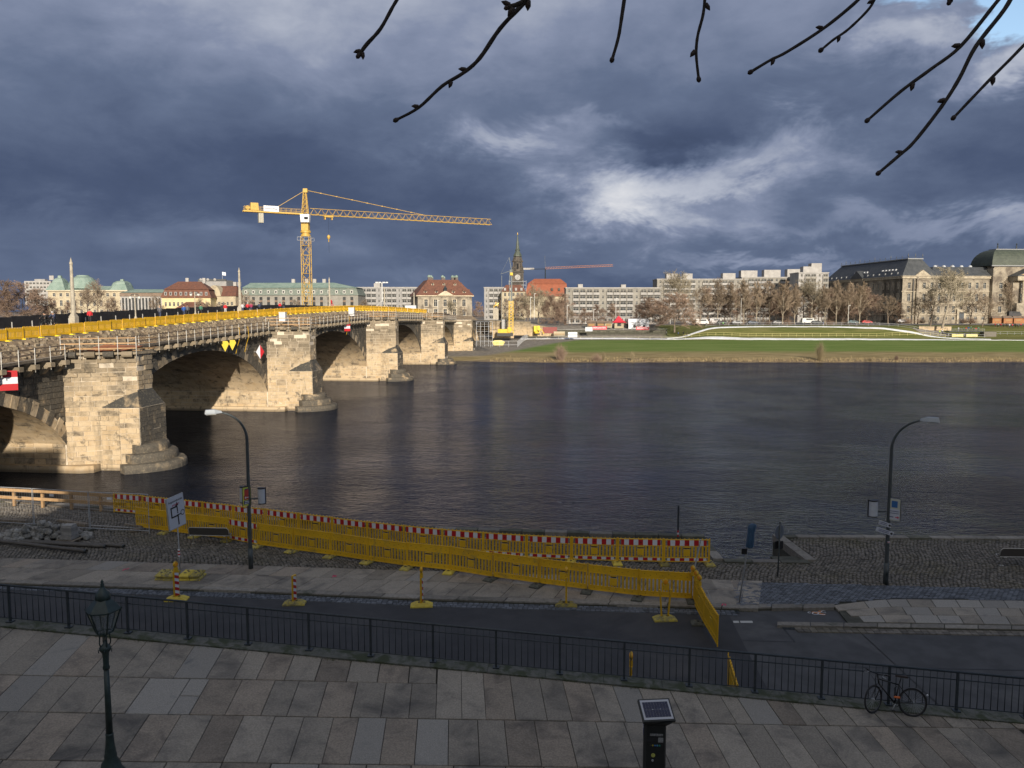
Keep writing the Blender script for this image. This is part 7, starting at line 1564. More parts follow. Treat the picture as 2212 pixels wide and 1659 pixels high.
for x, yb, yt, Y, k, lb, wd in ((1457, 716, 628, 318, 'dense', 'broad reddish bare tree standing forward on the bank by the snow track', 1.7), (1466, 690, 580, 400, 'pale', 'tall pale bare tree rising above the flats behind the reddish tree', 1.0), (1400, 706, 638, 340, 'dense', 'dark brown rounded tree left of the reddish tree', 1.7), (1425, 704, 645, 345, 'dense', 'dark brown tree tucked behind the reddish tree', 1.5), (1380, 700, 655, 350, 'dense', 'small dark tree right of the white tent', 1.1),
    (2036, 706, 571, 330, 'pale', 'large pale bare tree leaning in front of the ministry front', .95), (2010, 702, 612, 345, 'dark', 'slender bare tree left of the leaning pale tree', .9), (1982, 699, 636, 350, 'dark', 'low bare tree at the ministry corner', 1.1), (1918, 698, 633, 350, 'dark', 'small rounded bare tree before the dark side of the ministry', 1.15), (2096, 700, 620, 350, 'dark', 'bare tree between portal and portico of the ministry', 1.0), (2122, 704, 632, 338, 'dark', 'leaning bare tree right of the ministry portal', .9), (2172, 697, 600, 350, 'tall', 'tall thin bare tree before the ministry columns', .9), (1940, 696, 650, 352, 'dense', 'small dense bare tree at the corner of the dark ministry side', 1.2),
    (1163, 702, 606, 395, 'pale', 'large pale bare tree right of the church tower', 1.1), (1190, 700, 634, 385, 'dense', 'dense brown tree before the red church roof', 1.2), (1216, 698, 629, 392, 'dense', 'dense brown tree left of the slab block with red doors', 1.1), (1140, 700, 625, 400, 'dark', 'bare tree just right of the drilling rig', 1.0), (1090, 694, 640, 405, 'dark', 'small bare tree left of the drilling rig', 1.0), (1121, 694, 632, 405, 'dense', 'dense tree directly behind the drilling rig', .9), (1235, 704, 668, 352, 'dark', 'small round bare tree left of the beer garden stalls', 1.2), (1262, 702, 664, 352, 'dense', 'low dense tree above the beer garden stalls', 1.35), (1290, 700, 655, 356, 'dense', 'broad low tree above the red banner', 1.4), (1322, 700, 653, 360, 'dense', 'broad low tree behind the red tent', 1.3), (1208, 706, 664, 350, 'dense', 'low bush-like tree beside the stepped ramp', 1.4),
    (975, 694, 641, 345, 'pale', 'bare spreading tree before the red-roofed palace', 1.15), (998, 690, 658, 350, 'dark', 'small bare tree at the right side of the red-roofed palace', 1.0),
    (18, 700, 600, 300, 'dense', 'dense brown tree cut by the left edge of the photo', 1.2), (50, 698, 604, 310, 'dense', 'dense brown tree second from the left edge', 1.2), (82, 696, 618, 320, 'dense', 'dense brown tree left of the first stone mast', 1.2), (112, 694, 640, 330, 'dense', 'brown tree behind the first stone mast', 1.2), (150, 694, 650, 340, 'dense', 'low brown tree before the copper-roofed palace', 1.3), (190, 692, 612, 300, 'dark', 'tall bare tree with crooked trunk before the copper-roofed palace', 1.0), (212, 694, 600, 345, 'dark', 'bare tree rising above the green dome', 1.0), (244, 692, 640, 350, 'dense', 'brown tree at the right end of the copper-roofed palace', 1.1), (268, 692, 668, 330, 'dense', 'low hedge-like tree before the colonnade', 1.8), (300, 690, 668, 330, 'dense', 'low brown tree between both globe lamps', 1.8), (338, 692, 632, 340, 'dark', 'bare tree at the left end of the yellow palace', .8), (432, 690, 640, 345, 'dark', 'bare tree before the right half of the yellow palace', 1.0), (452, 690, 648, 350, 'dark', 'bare tree before the gabled house', 1.0), (472, 690, 652, 350, 'dark', 'second bare tree before the gabled house', 1.0), (528, 690, 630, 355, 'dark', 'bare tree right of the second stone mast', 1.0), (548, 690, 655, 350, 'dense', 'low brown tree at the left end of the hotel', 1.2), (640, 690, 642, 380, 'dark', 'bare tree before the hotel left of the crane', 1.0), (740, 690, 662, 390, 'dense', 'low tree at the right end of the hotel', 1.5), (785, 690, 645, 395, 'dark', 'bare tree before the left end of the grey flats', 1.1), (860, 690, 668, 395, 'dense', 'low brown trees before the grey flats', 1.8), (820, 690, 664, 395, 'dense', 'low brown tree at the flood-light mast', 1.6)):
    tree(k, int(x), x, yb, yt, Y, lb, 'other bare trees along the far bank', wd, lean=R(9) if 'leaning' in lb else 0)
# wood on the horizon so that no bare ground shows behind the town: one mass, grown with geometry nodes
def far_wood():
    rng = random.Random(12); b = MB(); src = next(o for o in bpy.data.objects if o.name.startswith('crown') and o.data is TV['dense'][0][1])
    pts = []
    for i in range(64): p = W(-560 + i * 27 + rng.uniform(-8, 8), 668, 640); pts.append((p.x, p.y + rng.uniform(-15, 15), 5.0))
    for i in range(34): p = W(1190 + i * 40, 690, 520); pts.append((p.x, p.y + rng.uniform(-8, 8), 5.0))
    me = bpy.data.meshes.new('far_wood'); me.from_pydata(pts, [], []); o = link('far_wood', me, kind='stuff', label='brown winter wood on the skyline behind the town', cat='wood')
    ng = bpy.data.node_groups.new('grow', 'GeometryNodeTree'); ng.interface.new_socket('Geometry', in_out='INPUT', socket_type='NodeSocketGeometry'); ng.interface.new_socket('Geometry', in_out='OUTPUT', socket_type='NodeSocketGeometry')
    n = ng.nodes; gi, go = n.new('NodeGroupInput'), n.new('NodeGroupOutput'); oi = n.new('GeometryNodeObjectInfo'); oi.inputs['Object'].default_value = src; ip = n.new('GeometryNodeInstanceOnPoints'); rv = n.new('FunctionNodeRandomValue'); rv.data_type = 'FLOAT_VECTOR'; rv.inputs[0].default_value = (0, 0, 0); rv.inputs[1].default_value = (0, 0, 6.28); sc = n.new('FunctionNodeRandomValue'); sc.data_type = 'FLOAT'; sc.inputs[2].default_value = 1.5; sc.inputs[3].default_value = 2.2
    oi.transform_space = 'ORIGINAL'
    l = ng.links; l.new(gi.outputs[0], ip.inputs['Points']); l.new(oi.outputs['Geometry'], ip.inputs['Instance']); l.new(rv.outputs[0], ip.inputs['Rotation']); l.new(sc.outputs[1], ip.inputs['Scale']); l.new(ip.outputs[0], go.inputs[0]); o.modifiers.new('grow', 'NODES').node_group = ng
far_wood()
# shrubs and reeds on the waterline, hedges
def bush_mesh(seed, n, spread, r, tw):
    rng = random.Random(seed); b = MB()
    for i in range(n):
        a = rng.uniform(0, 6.28); el_ = rng.uniform(.6, 1.5) if spread < 1 else rng.uniform(.1, 1.4); L = rng.uniform(.45, 1.0); p = Vector((rng.gauss(0, .12) * spread, rng.gauss(0, .12) * spread, 0)); q = p + Vector((math.cos(a) * math.cos(el_) * spread, math.sin(a) * math.cos(el_) * spread, math.sin(el_))) * L; m = p.lerp(q, .6) + Vector((rng.gauss(0, .05), rng.gauss(0, .05), 0)); b.tube([p, m, q], [r, r * .7, r * .3], 3, cap=False)
        for k in range(4): q2 = q.lerp(m, rng.random()); b.tube([q2, q2 + Vector((rng.gauss(0, .10), rng.gauss(0, .10), rng.uniform(.02, .16)))], [r * .5, r * .25], 3, cap=False)
    return b.mesh('twigs', tw)
BM = [bush_mesh(1, 260, .75, .006, TWR), bush_mesh(2, 260, 1.2, .006, TWR), bush_mesh(3, 200, .5, .006, mat('straw_twigs', (.30, .25, .15), (.24, .19, .11), 1, .9))]
def shrub(i, x, yb, yt, label, group='shrubs at the water line', sx=1.0):
    p = onT(x, yb); H = W(x, yt, p.y).z - p.z; t = link('shrub', BM[i], None, p, x, label=label, cat='shrub', group=group); t.scale = (H * sx, H * sx, H)
for i, x, yb, yt, lb, sx in ((0, 1211, 781, 741, 'large reddish willow shrub at the water line nearest the bridge', .8), (1, 1290, 781, 762, 'low wide reddish shrub at the water line', .9), (2, 1304, 780, 759, 'pale straw reeds beside the low reddish shrub', .6), (2, 1366, 781, 758, 'thin pale reed clump at the water line', .6), (2, 1771, 782, 736, 'tall pale green shrub at the water line before the lawn', .7), (0, 1936, 782, 766, 'small brown shrub at the water line towards the right', .7), (2, 1880, 783, 772, 'dry grass tuft at the water line', 1.6), (2, 1545, 781, 774, 'small dry tuft at the water line in the middle', 1.6)): shrub(i, x, yb, yt, lb, sx=sx)
for i, (x, w_) in enumerate(((1348, 1), (1503, 1), (1530, 1), (1556, 1), (1582, 1), (1600, 1), (1660, 1), (1700, 1), (1790, 1), (1830, 1), (1960, 1), (1990, 1), (2080, 1), (2100, 1))):
    p = W(x, 702 if x < 1900 else 698, 349); t = link('hedge', BM[1], None, p, x, label='reddish-brown hedge at the foot of the tree row, %s from the left' % ORD[i], cat='hedge', group='hedges at the foot of the tree row'); t.scale = (3.6, 3.0, 2.6)
gr = MB(); rng = random.Random(5)
for i in range(5200):
    X = rng.uniform(-6, 150); e = edgeY(X); Y = e + abs(rng.gauss(0, 3.2)) + .2; z = hh(X, Y); a = rng.uniform(0, 3.14); h_ = rng.uniform(.2, .6) * (1.5 if rng.random() < .1 else 1); w_ = .05
    gr.add([(X - w_ * math.cos(a), Y - w_ * math.sin(a), z - .02), (X + w_ * math.cos(a), Y + w_ * math.sin(a), z - .02), (X + rng.gauss(0, .12), Y + rng.gauss(0, .12), z + h_)], ((0, 1, 2),), 0, rng.random())
link('dry_grass', gr.mesh('dry_grass', mat('dry_grass', (.34, .27, .14), (.24, .18, .09), .6, .9, tone=.35)), kind='stuff', label='dry straw-coloured grass along the far water line', cat='grass')
# ------------------------------------------------------------------ snow track, fences and works on the far bank
SNOW = mat('track_snow', (.70, .73, .78), (.60, .62, .66), .5, .8, bump=.04, bscale=3)
def drape(name, P, w, m, lift=.12, kind=None, par=None, **kw):
    b = MB(); pts = []
    for a, c in zip(P, P[1:]):
        n = max(2, int((c - a).length / 2))
        for i in range(n): pts.append(a.lerp(c, i / n))
    pts.append(P[-1]); L, Rr = [], []
    for i, p in enumerate(pts):
        dv = pts[min(i + 1, len(pts) - 1)] - pts[max(i - 1, 0)]; dv.z = 0; dv.normalize(); nn = Vector((-dv.y, dv.x, 0))
        for S_, s in ((L, 1), (Rr, -1)):
            q = p + nn * s * w / 2; q.z = max(hh(q.x, q.y), hh(p.x, p.y) - .3) + lift; S_.append(q)
    for i in range(len(pts) - 1):
        b.quad(Rr[i], Rr[i + 1], L[i + 1], L[i]); dn = Vector((0, 0, -lift - .5)); b.quad(Rr[i] + dn, Rr[i + 1] + dn, Rr[i + 1], Rr[i]); b.quad(L[i + 1] + dn, L[i] + dn, L[i], L[i + 1])
    return b.build(name, m, par, kind=kind, **kw), pts
low = [onT(x, y) for x, y in ((1125, 732.5), (1200, 731.5), (1330, 731.5), (1480, 732.5), (1620, 733), (1800, 733.5), (1950, 734), (2080, 734.5), (2260, 735.5))]
drape('snow_track', low, 2.8, SNOW, .12, 'structure')
low2 = [onT(x, y) for x, y in ((1130, 735.5), (1300, 736), (1480, 736.5), (1800, 737.5), (2260, 739))]
up_ = [onT(x, y) for x, y in ((1440, 731), (1475, 728), (1500, 720), (1530, 711), (1560, 707.5), (1620, 706), (1760, 706), (1860, 708), (1910, 710), (1950, 716), (1985, 722), (2010, 727), (2060, 731), (2140, 733))]
drape('snow_loop', up_, 1.5, SNOW, .12, 'structure')
def rail_run(name, label, P, m, h, step, cat='fence', rails=2, group=None, r=.05, off=0.0):
    o0 = P[0]; t = thing(name, label, cat, o0, 0, group); pts = []
    for a, c in zip(P, P[1:]):
        n = max(1, int((c - a).length / step))
        for i in range(n): pts.append(a.lerp(c, i / n))
    pts.append(P[-1]); pts = [Vector((p.x, p.y + off, hh(p.x, p.y + off) + .2)) for p in pts]
    pm = MB(); pm.box((0, 0, h / 2), (r * 1.6, r * 1.6, h)); pme = pm.mesh('post', m)
    for p in pts: link('post', pme, t, p - o0)
    for k in range(rails):
        b = MB(); z = Vector((0, 0, h * (1 - .62 * k)))
        for a, c in zip(pts, pts[1:]): b.bar(a + z - o0, c + z - o0, r, r * 1.5)
        b.build('rail', m, t)
YR = mat('track_yellow', (.58, .52, .22), rough=.6)
rail_run('track_barrier', 'low yellow and white rail fence along the straight snow track', [onT(x, 733) for x in (1480, 1620, 1760, 1900, 2050)], YR, 1.25, 3.1, off=2.6, r=.034)
rail_run('track_netting', 'pale rail fence along the left part of the snow track', [onT(x, 733) for x in (1135, 1300, 1478)], mat('pale_rail', (.55, .53, .40), rough=.7), .9, 4.2, off=-2.6, rails=1)
rail_run('crowd_fence', 'thin galvanised crowd fence on top of the lawn bank behind the snow loop', [p.copy() for p in up_[3:]], STEEL, 1.2, 3.0, off=4.0, r=.035); rail_run('crowd_fence', 'thin galvanised crowd fence right of the stage beside the track', [onT(x, 728) for x in (2060, 2140, 2250)], STEEL, 1.2, 2.6, off=3.5, r=.035)
rail_run('site_fence', 'mesh fence running down the edge of the gravel yard to the river', [onT(x, y) for x, y in ((1143, 728), (1128, 741), (1118, 751), (1060, 752), (1010, 750))], STEEL, 2.0, 2.6, rails=2, r=.045)
rail_run('site_fence', 'mesh fence around the works before the beer garden', [onT(x, y) for x, y in ((1150, 724), (1290, 722), (1440, 722))], STEEL, 1.9, 3.2, rails=2, r=.045)
def onbox(name, label, cat, m, x0, x1, yb, yt, Y, depth, rot=0.0, extras=None, group=None, dz=0):
    p0, p1 = W(x0, yb, Y), W(x1, yb, Y); zt = W(x0, yt, Y).z; cx_, w_, h_ = (p0.x + p1.x) / 2, p1.x - p0.x, zt - p0.z
    g_ = hh(cx_, Y); t = thing(name, label, cat, (cx_, Y, p0.z), rot, group); b = MB(); b.box((0, 0, h_ / 2 - .15 + dz), (w_, depth, h_ + .3)); b.build('body', m, t); return t, w_, h_
CN = lambda n, c: mat(n, c, tuple(k * .8 for k in c), 1.2, .6)
t, w_, h_ = onbox('container', 'bright yellow container standing on end beside the red container', 'container', CN('container_yellow', (.70, .58, .03)), 1153, 1166, 715, 704, 316, 2.4); bx(t, 'door', CN('container_yellow_dark', (.5, .4, .03)), (0, -1.24, h_ / 2), (w_ * .4, .06, h_ * .8))
t, w_, h_ = onbox('container', 'small bright yellow container on the stone ramp left of the red one', 'container', CN('container_yellow', (.7, .58, .03)), 1122, 1136, 714, 707, 320, 2.4); bx(t, 'door', CN('container_yellow_dark', (.5, .4, .03)), (0, -1.24, h_ / 2), (w_ * .4, .06, h_ * .8))
t, w_, h_ = onbox('container', 'dark red shipping container beside the snow track', 'container', CN('container_red', (.24, .05, .045)), 1172, 1203, 718, 706.5, 318, 2.4)
for i in range(12): bx(t, 'rib', CN('container_red', (.24, .05, .045)), (-w_ / 2 + (i + .5) * w_ / 12, -1.23, h_ / 2), (.12, .07, h_ * .9))
t, w_, h_ = onbox('banner', 'white advertising banner standing behind the snow track', 'banner', SNOW, 1227, 1247, 727, 717.5, 311, .15); link('lettering', text_mesh('AUTOSCHAU', .62, BLACK), t, (0, -.12, h_ / 2), rot=(R(90), 0, 0)); bx(t, 'rear_stay', STEEL, (0, .6, h_ / 3), (.1, 1.0, .1))
t, w_, h_ = onbox('banner', 'grey banner panel hung on the fence before the red banner', 'banner', LGREY, 1264, 1280, 714, 706.5, 318, .15); bx(t, 'rear_stay', STEEL, (0, .6, h_ / 3), (.1, 1.0, .1))
t, w_, h_ = onbox('tarpaulin_stack', 'white covered stack of material right below the red container', 'stack', CRE, 1196, 1220, 723, 716, 313, 2.2); bx(t, 'timber', WOODN, (0, -1.2, .3), (w_ * .9, .3, .3))
def digger(x, yb, Y, label, k=1.0):
    p = W(x, yb, Y); t = thing('excavator', label, 'digger', p, .4, 'yellow machines on the works'); t.scale = (k,) * 3; Yl = CN('digger_yellow', (.68, .48, .03)); bx(t, 'track', BLACK, (0, -.9, .4), (3.2, .5, .8)); bx(t, 'track', BLACK, (0, .9, .4), (3.2, .5, .8)); bx(t, 'house', Yl, (-.4, 0, 1.5), (2.6, 2.2, 1.2)); bx(t, 'cab', Yl, (.6, -.6, 2.3), (1.1, 1.0, 1.5)); bx(t, 'window', DG, (.6, -1.12, 2.4), (.8, .05, .9))
    b = MB(); b.bar((1, 0, 1.8), (3.2, 0, 3.6), .3, .4); b.bar((3.2, 0, 3.6), (4.6, 0, 1.4), .25, .3); b.box((4.6, 0, 1.0), (.7, .9, .8)); b.build('arm', Yl, t)
digger(1160, 723, 314, 'small yellow excavator below the upright yellow container', .6); digger(1094, 722, 305, 'low yellow machine at the foot of the drilling rig', .6)
# yellow skip on the gravel
p = onT(1076, 747); t = thing('skip', 'small yellow skip standing alone on the gravel yard by the bridge', 'skip', p, .15); sk = MB(); sk.prism([(-1.6, -.8), (1.6, -.8), (1.6, .8), (-1.6, .8)], .15, 1.35, top=[(-2.2, -.95), (2.2, -.95), (2.2, .95), (-2.2, .95)]); sk.build('tub', CN('skip_yellow', (.66, .56, .20)), t); sk = MB(); sk.prism([(-2.2, -.95), (2.2, -.95), (2.2, .95), (-2.2, .95)], 1.35, 1.9, top=[(-1.2, -.7), (1.2, -.7), (1.2, .7), (-1.2, .7)]); sk.build('lid', CN('skip_yellow', (.66, .56, .20)), t)
# drilling rig
P = W(1098, 726, 300); t = thing('drilling_rig', 'tall yellow and dark drilling rig with a lattice mast at the bridge end', 'drilling rig', P)
zz = lambda y: W(1098, y, 300).z - P.z; RY = CN('rig_yellow', (.72, .46, .03)); k = 300 / FPX
bx(t, 'crawler', BLACK, (-1.2, 0, .6), (6.0, 3, 1.2)); bx(t, 'house', RY, (-1.6, 0, 1.9), (4.6, 2.4, 1.5)); bx(t, 'cab', RY, (.4, -1.0, 2.4), (1.3, 1.2, 1.8))
b = MB(); mx = 6 * k
for sx in (-.75, .75):
    for sy in (-.5, .5): b.bar((mx + sx, sy, zz(716)), (mx + sx, sy, zz(650)), .22)
for i in range(11): z0_, z1_ = zz(716) + i * 1.04, zz(716) + (i + 1) * 1.04; b.bar((mx - .75, -.6, z0_), (mx + .75, -.6, z1_), .14); b.bar((mx + .75, -.6, z0_), (mx - .75, -.6, z1_), .10)
b.build('lower_mast', RY, t)
b = MB(); b.bar((mx + 1 * k, 0, zz(650)), (mx + 1 * k, 0, zz(582)), .55); b.bar((mx - 3 * k, 0, zz(650)), (mx - 3 * k, 0, zz(585)), .25); b.bar((mx + 1 * k, 0, zz(584)), (mx - 4 * k, 0, zz(556)), .22); b.bar((mx + 1 * k, 0, zz(584)), (mx - 22 * k, 0, zz(592)), .15); b.bar((mx - 4 * k, 0, zz(556)), (mx - 22 * k, 0, zz(592)), .06); b.bar((mx - 20 * k, 0, zz(595)), (mx - 20 * k, 0, zz(700)), .18); b.box((mx, 0, zz(588)), (1.0, .8, 1.8)); b.build('upper_mast', mat('rig_dark', (.07, .085, .09), (.10, .12, .12), 2, .5), t)
bx(t, 'winch_box', RY, (mx + 1 * k, -.5, zz(592)), (1.0, .5, 1.0))
t, w_, h_ = onbox('silo', 'pale upright casing tube left of the drilling rig mast', 'silo', WPA, 1084, 1093, 715, 690, 308, 1.4)
for i in range(5): bx(t, 'hoop', STEEL, (0, 0, h_ * (i + .5) / 5), (w_ + .08, 1.5, .1))
# stone abutment with steps, grey upper quay
STF = STN
def wallrun(label, x0, x1, yb0, yt0, yb1, yt1, Y, dpt, name='stone_wall', STF=STN):
    a, c = W(x0, yb0, Y), W(x1, yb1, Y); za0, zc0 = W(x0, yt0, Y).z, W(x1, yt1, Y).z; t = thing(name, label, 'wall', a); b = MB(); v = [(0, 0, -1.5), (c.x - a.x, 0, c.z - a.z - 1.5), (c.x - a.x, 0, zc0 - a.z), (0, 0, za0 - a.z)]; b.add(v + [(p[0], dpt, p[2]) for p in v], ((0, 1, 2, 3), (5, 4, 7, 6), (3, 2, 6, 7), (1, 5, 6, 2), (4, 0, 3, 7))); b.build('masonry', STF, t)
    st = MB(); L_ = c.x - a.x; z = 0.0; n = 0
    for j in range(int((max(za0, zc0) - a.z) / .62)):
        x = 0
        while x < L_:
            w2 = random.uniform(.8, 1.7); top = (za0 + (zc0 - za0) * (x / L_)) - a.z
            if j * .62 + .62 < top and x + w2 < L_: st.box((x + w2 / 2, -.03, j * .62 + .31), (w2 - .05, .14 + jit(.05), .57), tone=random.random())
            x += w2
    if st.v: st.build('blocks', STF, t, kind='stuff')
    b = MB(); b.bar((-.2, dpt / 2, za0 - a.z + .1), (c.x - a.x + .2, dpt / 2, zc0 - a.z + .1), dpt + .3, .2); b.build('coping', KERB, t)
wallrun('sandstone abutment wall beside the last bridge pier and scaffold', 1058, 1146, 716, 692, 716, 695, 312, 3); wallrun('lower rough stone base in front of the abutment wall', 1064, 1110, 722, 713, 722, 714, 306, 2); wallrun('low sloping stair wall running down right from the abutment', 1140, 1196, 718, 698, 718, 709, 317, 2.5, 'stair_wall'); wallrun('long low grey quay wall below the beer garden', 1196, 1440, 718, 713, 718, 714, 326, 1.5, 'quay_wall', QWALL)
# scaffold round the last pier
P = W(1030, 748, 246); t = thing('scaffolding', 'steel scaffold tower with plank levels around the last bridge pier', 'scaffold', P); k = 246 / FPX; hgt = 52 * k; wd = 34 * k
sc_ = MB(); sc_.tube([(0, 0, 0), (0, 0, hgt)], .05, 5); sme = sc_.mesh('standard', STEEL)
for i in range(5):
    for y_ in (-1.2, 0): link('standard', sme, t, (wd * i / 4, y_, 0))
for j in range(5):
    z_ = hgt * (j + .5) / 5; bx(t, 'deck', WOODO, (wd / 2, -.6, z_), (wd + .4, 1.1, .10))
    for y_ in (-1.2, 0): b = MB(); b.tube([(0, y_, z_ + .9), (wd, y_, z_ + .9)], .04, 4); b.build('ledger', STEEL, t)
# gilded horse and rider on its pedestal
P = W(1071, 690, 352); G_ = mat('gilding', (.8, .55, .15), rough=.3, metal=.6); t = thing('gilded_statue', 'small gilded horse and rider statue on a stone pedestal', 'statue', P); bx(t, 'pedestal', OBS, (0, 0, 2.4), (2.4, 3.4, 4.8)); b = MB(); b.tube([(-.9, 0, 6.0), (0, 0, 6.1), (.7, 0, 6.5), (1.1, 0, 7.2), (1.5, 0, 7.1)], [.45, .42, .35, .2, .14], 8); b.tube([(.1, 0, 6.3), (.05, 0, 7.2), (.05, 0, 7.8)], [.25, .28, .16], 8)
for q in (((-.9, 0, 6), (-1.0, .1, 4.8)), ((-.7, .2, 6), (-.5, .2, 4.8)), ((.7, 0, 6.2), (1.3, 0, 5.9)), ((.6, -.2, 6.2), (1.0, -.2, 5.3))): b.tube(q, [.16, .08], 6)
b.build('horse_and_rider', G_, t, smooth=True)
# floodlight mast with guy wires, white cabin at the end of the bridge
s_ = 240; P = F(s_, -9, zc(s_) + 1.4); P = Vector((W(826, 676, s_).x, s_, P.z)); t = thing('floodlight_mast', 'white floodlight mast with guy wires at the far end of the bridge', 'mast', P); H_ = W(826, 611, s_).z - P.z; MW = mat('mast_white', (.6, .6, .58), rough=.5); b = MB(); b.tube([(0, 0, 0), (0, 0, H_)], .16, 8); b.build('mast', MW, t); b = MB(); b.bar((-1.7, 0, H_), (1.7, 0, H_), .12); [b.box((x_, -.2, H_ + .1), (.7, .4, .35)) for x_ in (-1.5, -.6, .6, 1.5)]; b.build('lamp_heads', MW, t)
for a in range(5): b = MB(); b.tube([(0, 0, H_ * .45), (-3.8 + a * 1.9, (a % 2) * 2 - 1, .1)], .05, 4); b.build('guy_wire', MW, t)
s_ = 222; P = F(s_, -4.5, zc(s_) + 1.45); t = thing('site_cabin', 'white site cabin on the far end of the bridge', 'cabin', (W(888, 676, s_).x, s_, P.z - .5)); bx(t, 'body', mat('cabin_white', (.55, .60, .63), rough=.6), (0, 0, 1.3), (2.9, 2.4, 2.6)); bx(t, 'frame', STEEL, (0, 0, 2.65), (3.1, 2.5, .12)); bx(t, 'door', LGREY, (-.5, -1.22, 1.2), (.8, .05, 2.0))
# beer garden: stalls, tents, banners
RB_ = mat('banner_red', (.55, .03, .05), rough=.6)
for i, (x0, x1, yb, yt, lb, m) in enumerate(((1268, 1286, 707, 697, 'dark brown market stall at the left of the beer garden', BRN), (1288, 1306, 706, 697, 'brown market stall with a shingled roof above the red banner', WOODO), (1306, 1321, 706, 698, 'cream market stall left of the red tent', CRE))):
    t, w_, h_ = onbox('market_stall', lb, 'stall', m, x0, x1, yb, yt, 336, 2.6, group='beer garden stalls'); hip(t, -w_ / 2, w_ / 2, -1.3, 1.3, h_, 1.0, .3, BRN, .5); bx(t, 'hatch', mat('warm_opening', (.30, .18, .08), rough=.8), (0, -1.33, h_ * .55), (w_ * .7, .05, h_ * .45)); bx(t, 'counter', WOODN, (0, -1.5, h_ * .3), (w_ * .8, .3, .1))
for x0, x1, yb, yt in ((1279, 1311, 711, 705), (1374, 1402, 711.5, 706)):
    t, w_, h_ = onbox('banner', 'long red banner reading Biergarten %s' % ('below the brown stalls' if x0 < 1300 else 'before the white tent'), 'banner', RB_, x0, x1, yb, yt, 330, .12, group='red beer garden banners'); link('lettering', text_mesh('BIERGARTEN', h_ * .78, WHT, bold=.01), t, (0, -.12, h_ / 2), rot=(R(90), 0, 0)); bx(t, 'leg', STEEL, (0, .4, 0), (w_ * .8, .1, .6))
P = W(1336, 709, 338); k = 338 / FPX; t = thing('red_tent', 'cream kiosk under a pointed red tent roof', 'tent', P); bx(t, 'kiosk', CRE, (0, 0, 1.3), (28 * k * .7, 4, 2.6)); b = MB(); r_ = 17 * k; b.lathe((0, 0, 2.4), [(r_ * 1.3, 0), (r_ * .75, .8), (r_ * .2, 2.4), (0, 2.9)], 4, rot=R(45)); b.build('canopy', RB_, t); bx(t, 'window', DG, (0, -2.03, 1.5), (1.6, .05, 1.2))
P = W(1378, 710, 338); t = thing('white_tent', 'long white vaulted tent with two arched windows beside the red tent', 'tent', P); b = MB(); L_ = 44 * k; b.prism([(-L_ / 2, -2.2), (L_ / 2, -2.2), (L_ / 2, 2.2), (-L_ / 2, 2.2)], 0, 2.1); b.lathe((-L_ / 2, 0, 2.0), [(2.2, 0), (2.2, L_)], 20, M=Matrix.Rotation(R(90), 4, 'Y').to_3x3()); b.build('cover', SNOW, t)
for x_ in (-1.8, 2.2): b = MB(); b.lathe((x_, -2.25, 1.1), [(.6, -.04), (.6, .04)], 12, M=Matrix.Rotation(R(90), 4, 'X').to_3x3()); b.build('window', DG, t)
# wooden huts and stage at the right
HUT = mat('hut_wood', (.34, .15, .06), (.26, .11, .05), 1.5, .8)
for i, x0 in enumerate((2140, 2164, 2186, 2205)):
    t, w_, h_ = onbox('wooden_hut', 'orange-brown wooden hut on the grass slope, %s from the left' % ORD[i], 'hut', HUT, x0, x0 + 19, 697, 687, 345, 2.6, group='wooden huts at the right'); hip(t, -w_ / 2, w_ / 2, -1.3, 1.3, h_, .9, .2, BRN, .4); bx(t, 'hatch', mat('warm_opening', (.3, .18, .08)), (0, -1.33, h_ * .55), (w_ * .6, .05, h_ * .4))
P = onT(2092, 728); t = thing('stage', 'low viewing platform with yellow panels beside the snow track', 'stage', P); bx(t, 'deck', IRON, (0, 3, 2.1), (14, 4, .25)); [bx(t, 'leg', STEEL, (x_, 3, 1), (.12, .12, 2)) for x_ in (-6.5, -3, 0, 3, 6.5)]; b = MB(); [b.bar((-7, 1.1, z_), (7, 1.1, z_), .06) for z_ in (2.7, 3.2)]; [b.bar((x_, 1.1, 2.1), (x_, 1.1, 3.2), .06) for x_ in (-7, -3.5, 0, 3.5, 7)]; b.build('rail', STEEL, t); [bx(t, 'yellow_panel', YR, (x_, -.2, .6), (4.6, .1, 1.1)) for x_ in (-4.5, 1.2)]; bx(t, 'base_wall', KERB, (9, 2, 1.1), (5, 3, 2.0))
wallrun('low pale wall behind the path down to the snow loop', 1985, 2055, 711, 705, 711, 705.5, 334, .6, 'low_wall')
b = MB(); Q = [onT(x, y) for x, y in ((1962, 707), (2016, 706), (2056, 726), (1996, 725))]
pth = MB(); n = 8
for i in range(n):
    for j in range(n):
        q = [Q[0].lerp(Q[1], a / n).lerp(Q[3].lerp(Q[2], a / n), c / n) for a, c in ((i, j), (i + 1, j), (i + 1, j + 1), (i, j + 1))]; pth.quad(*[(v.x, v.y, hh(v.x, v.y) + .12) for v in (q[3], q[2], q[1], q[0])])
pth.build('path', mat('path_gravel', (.26, .23, .19), (.20, .18, .15), .8, .95), kind='structure')
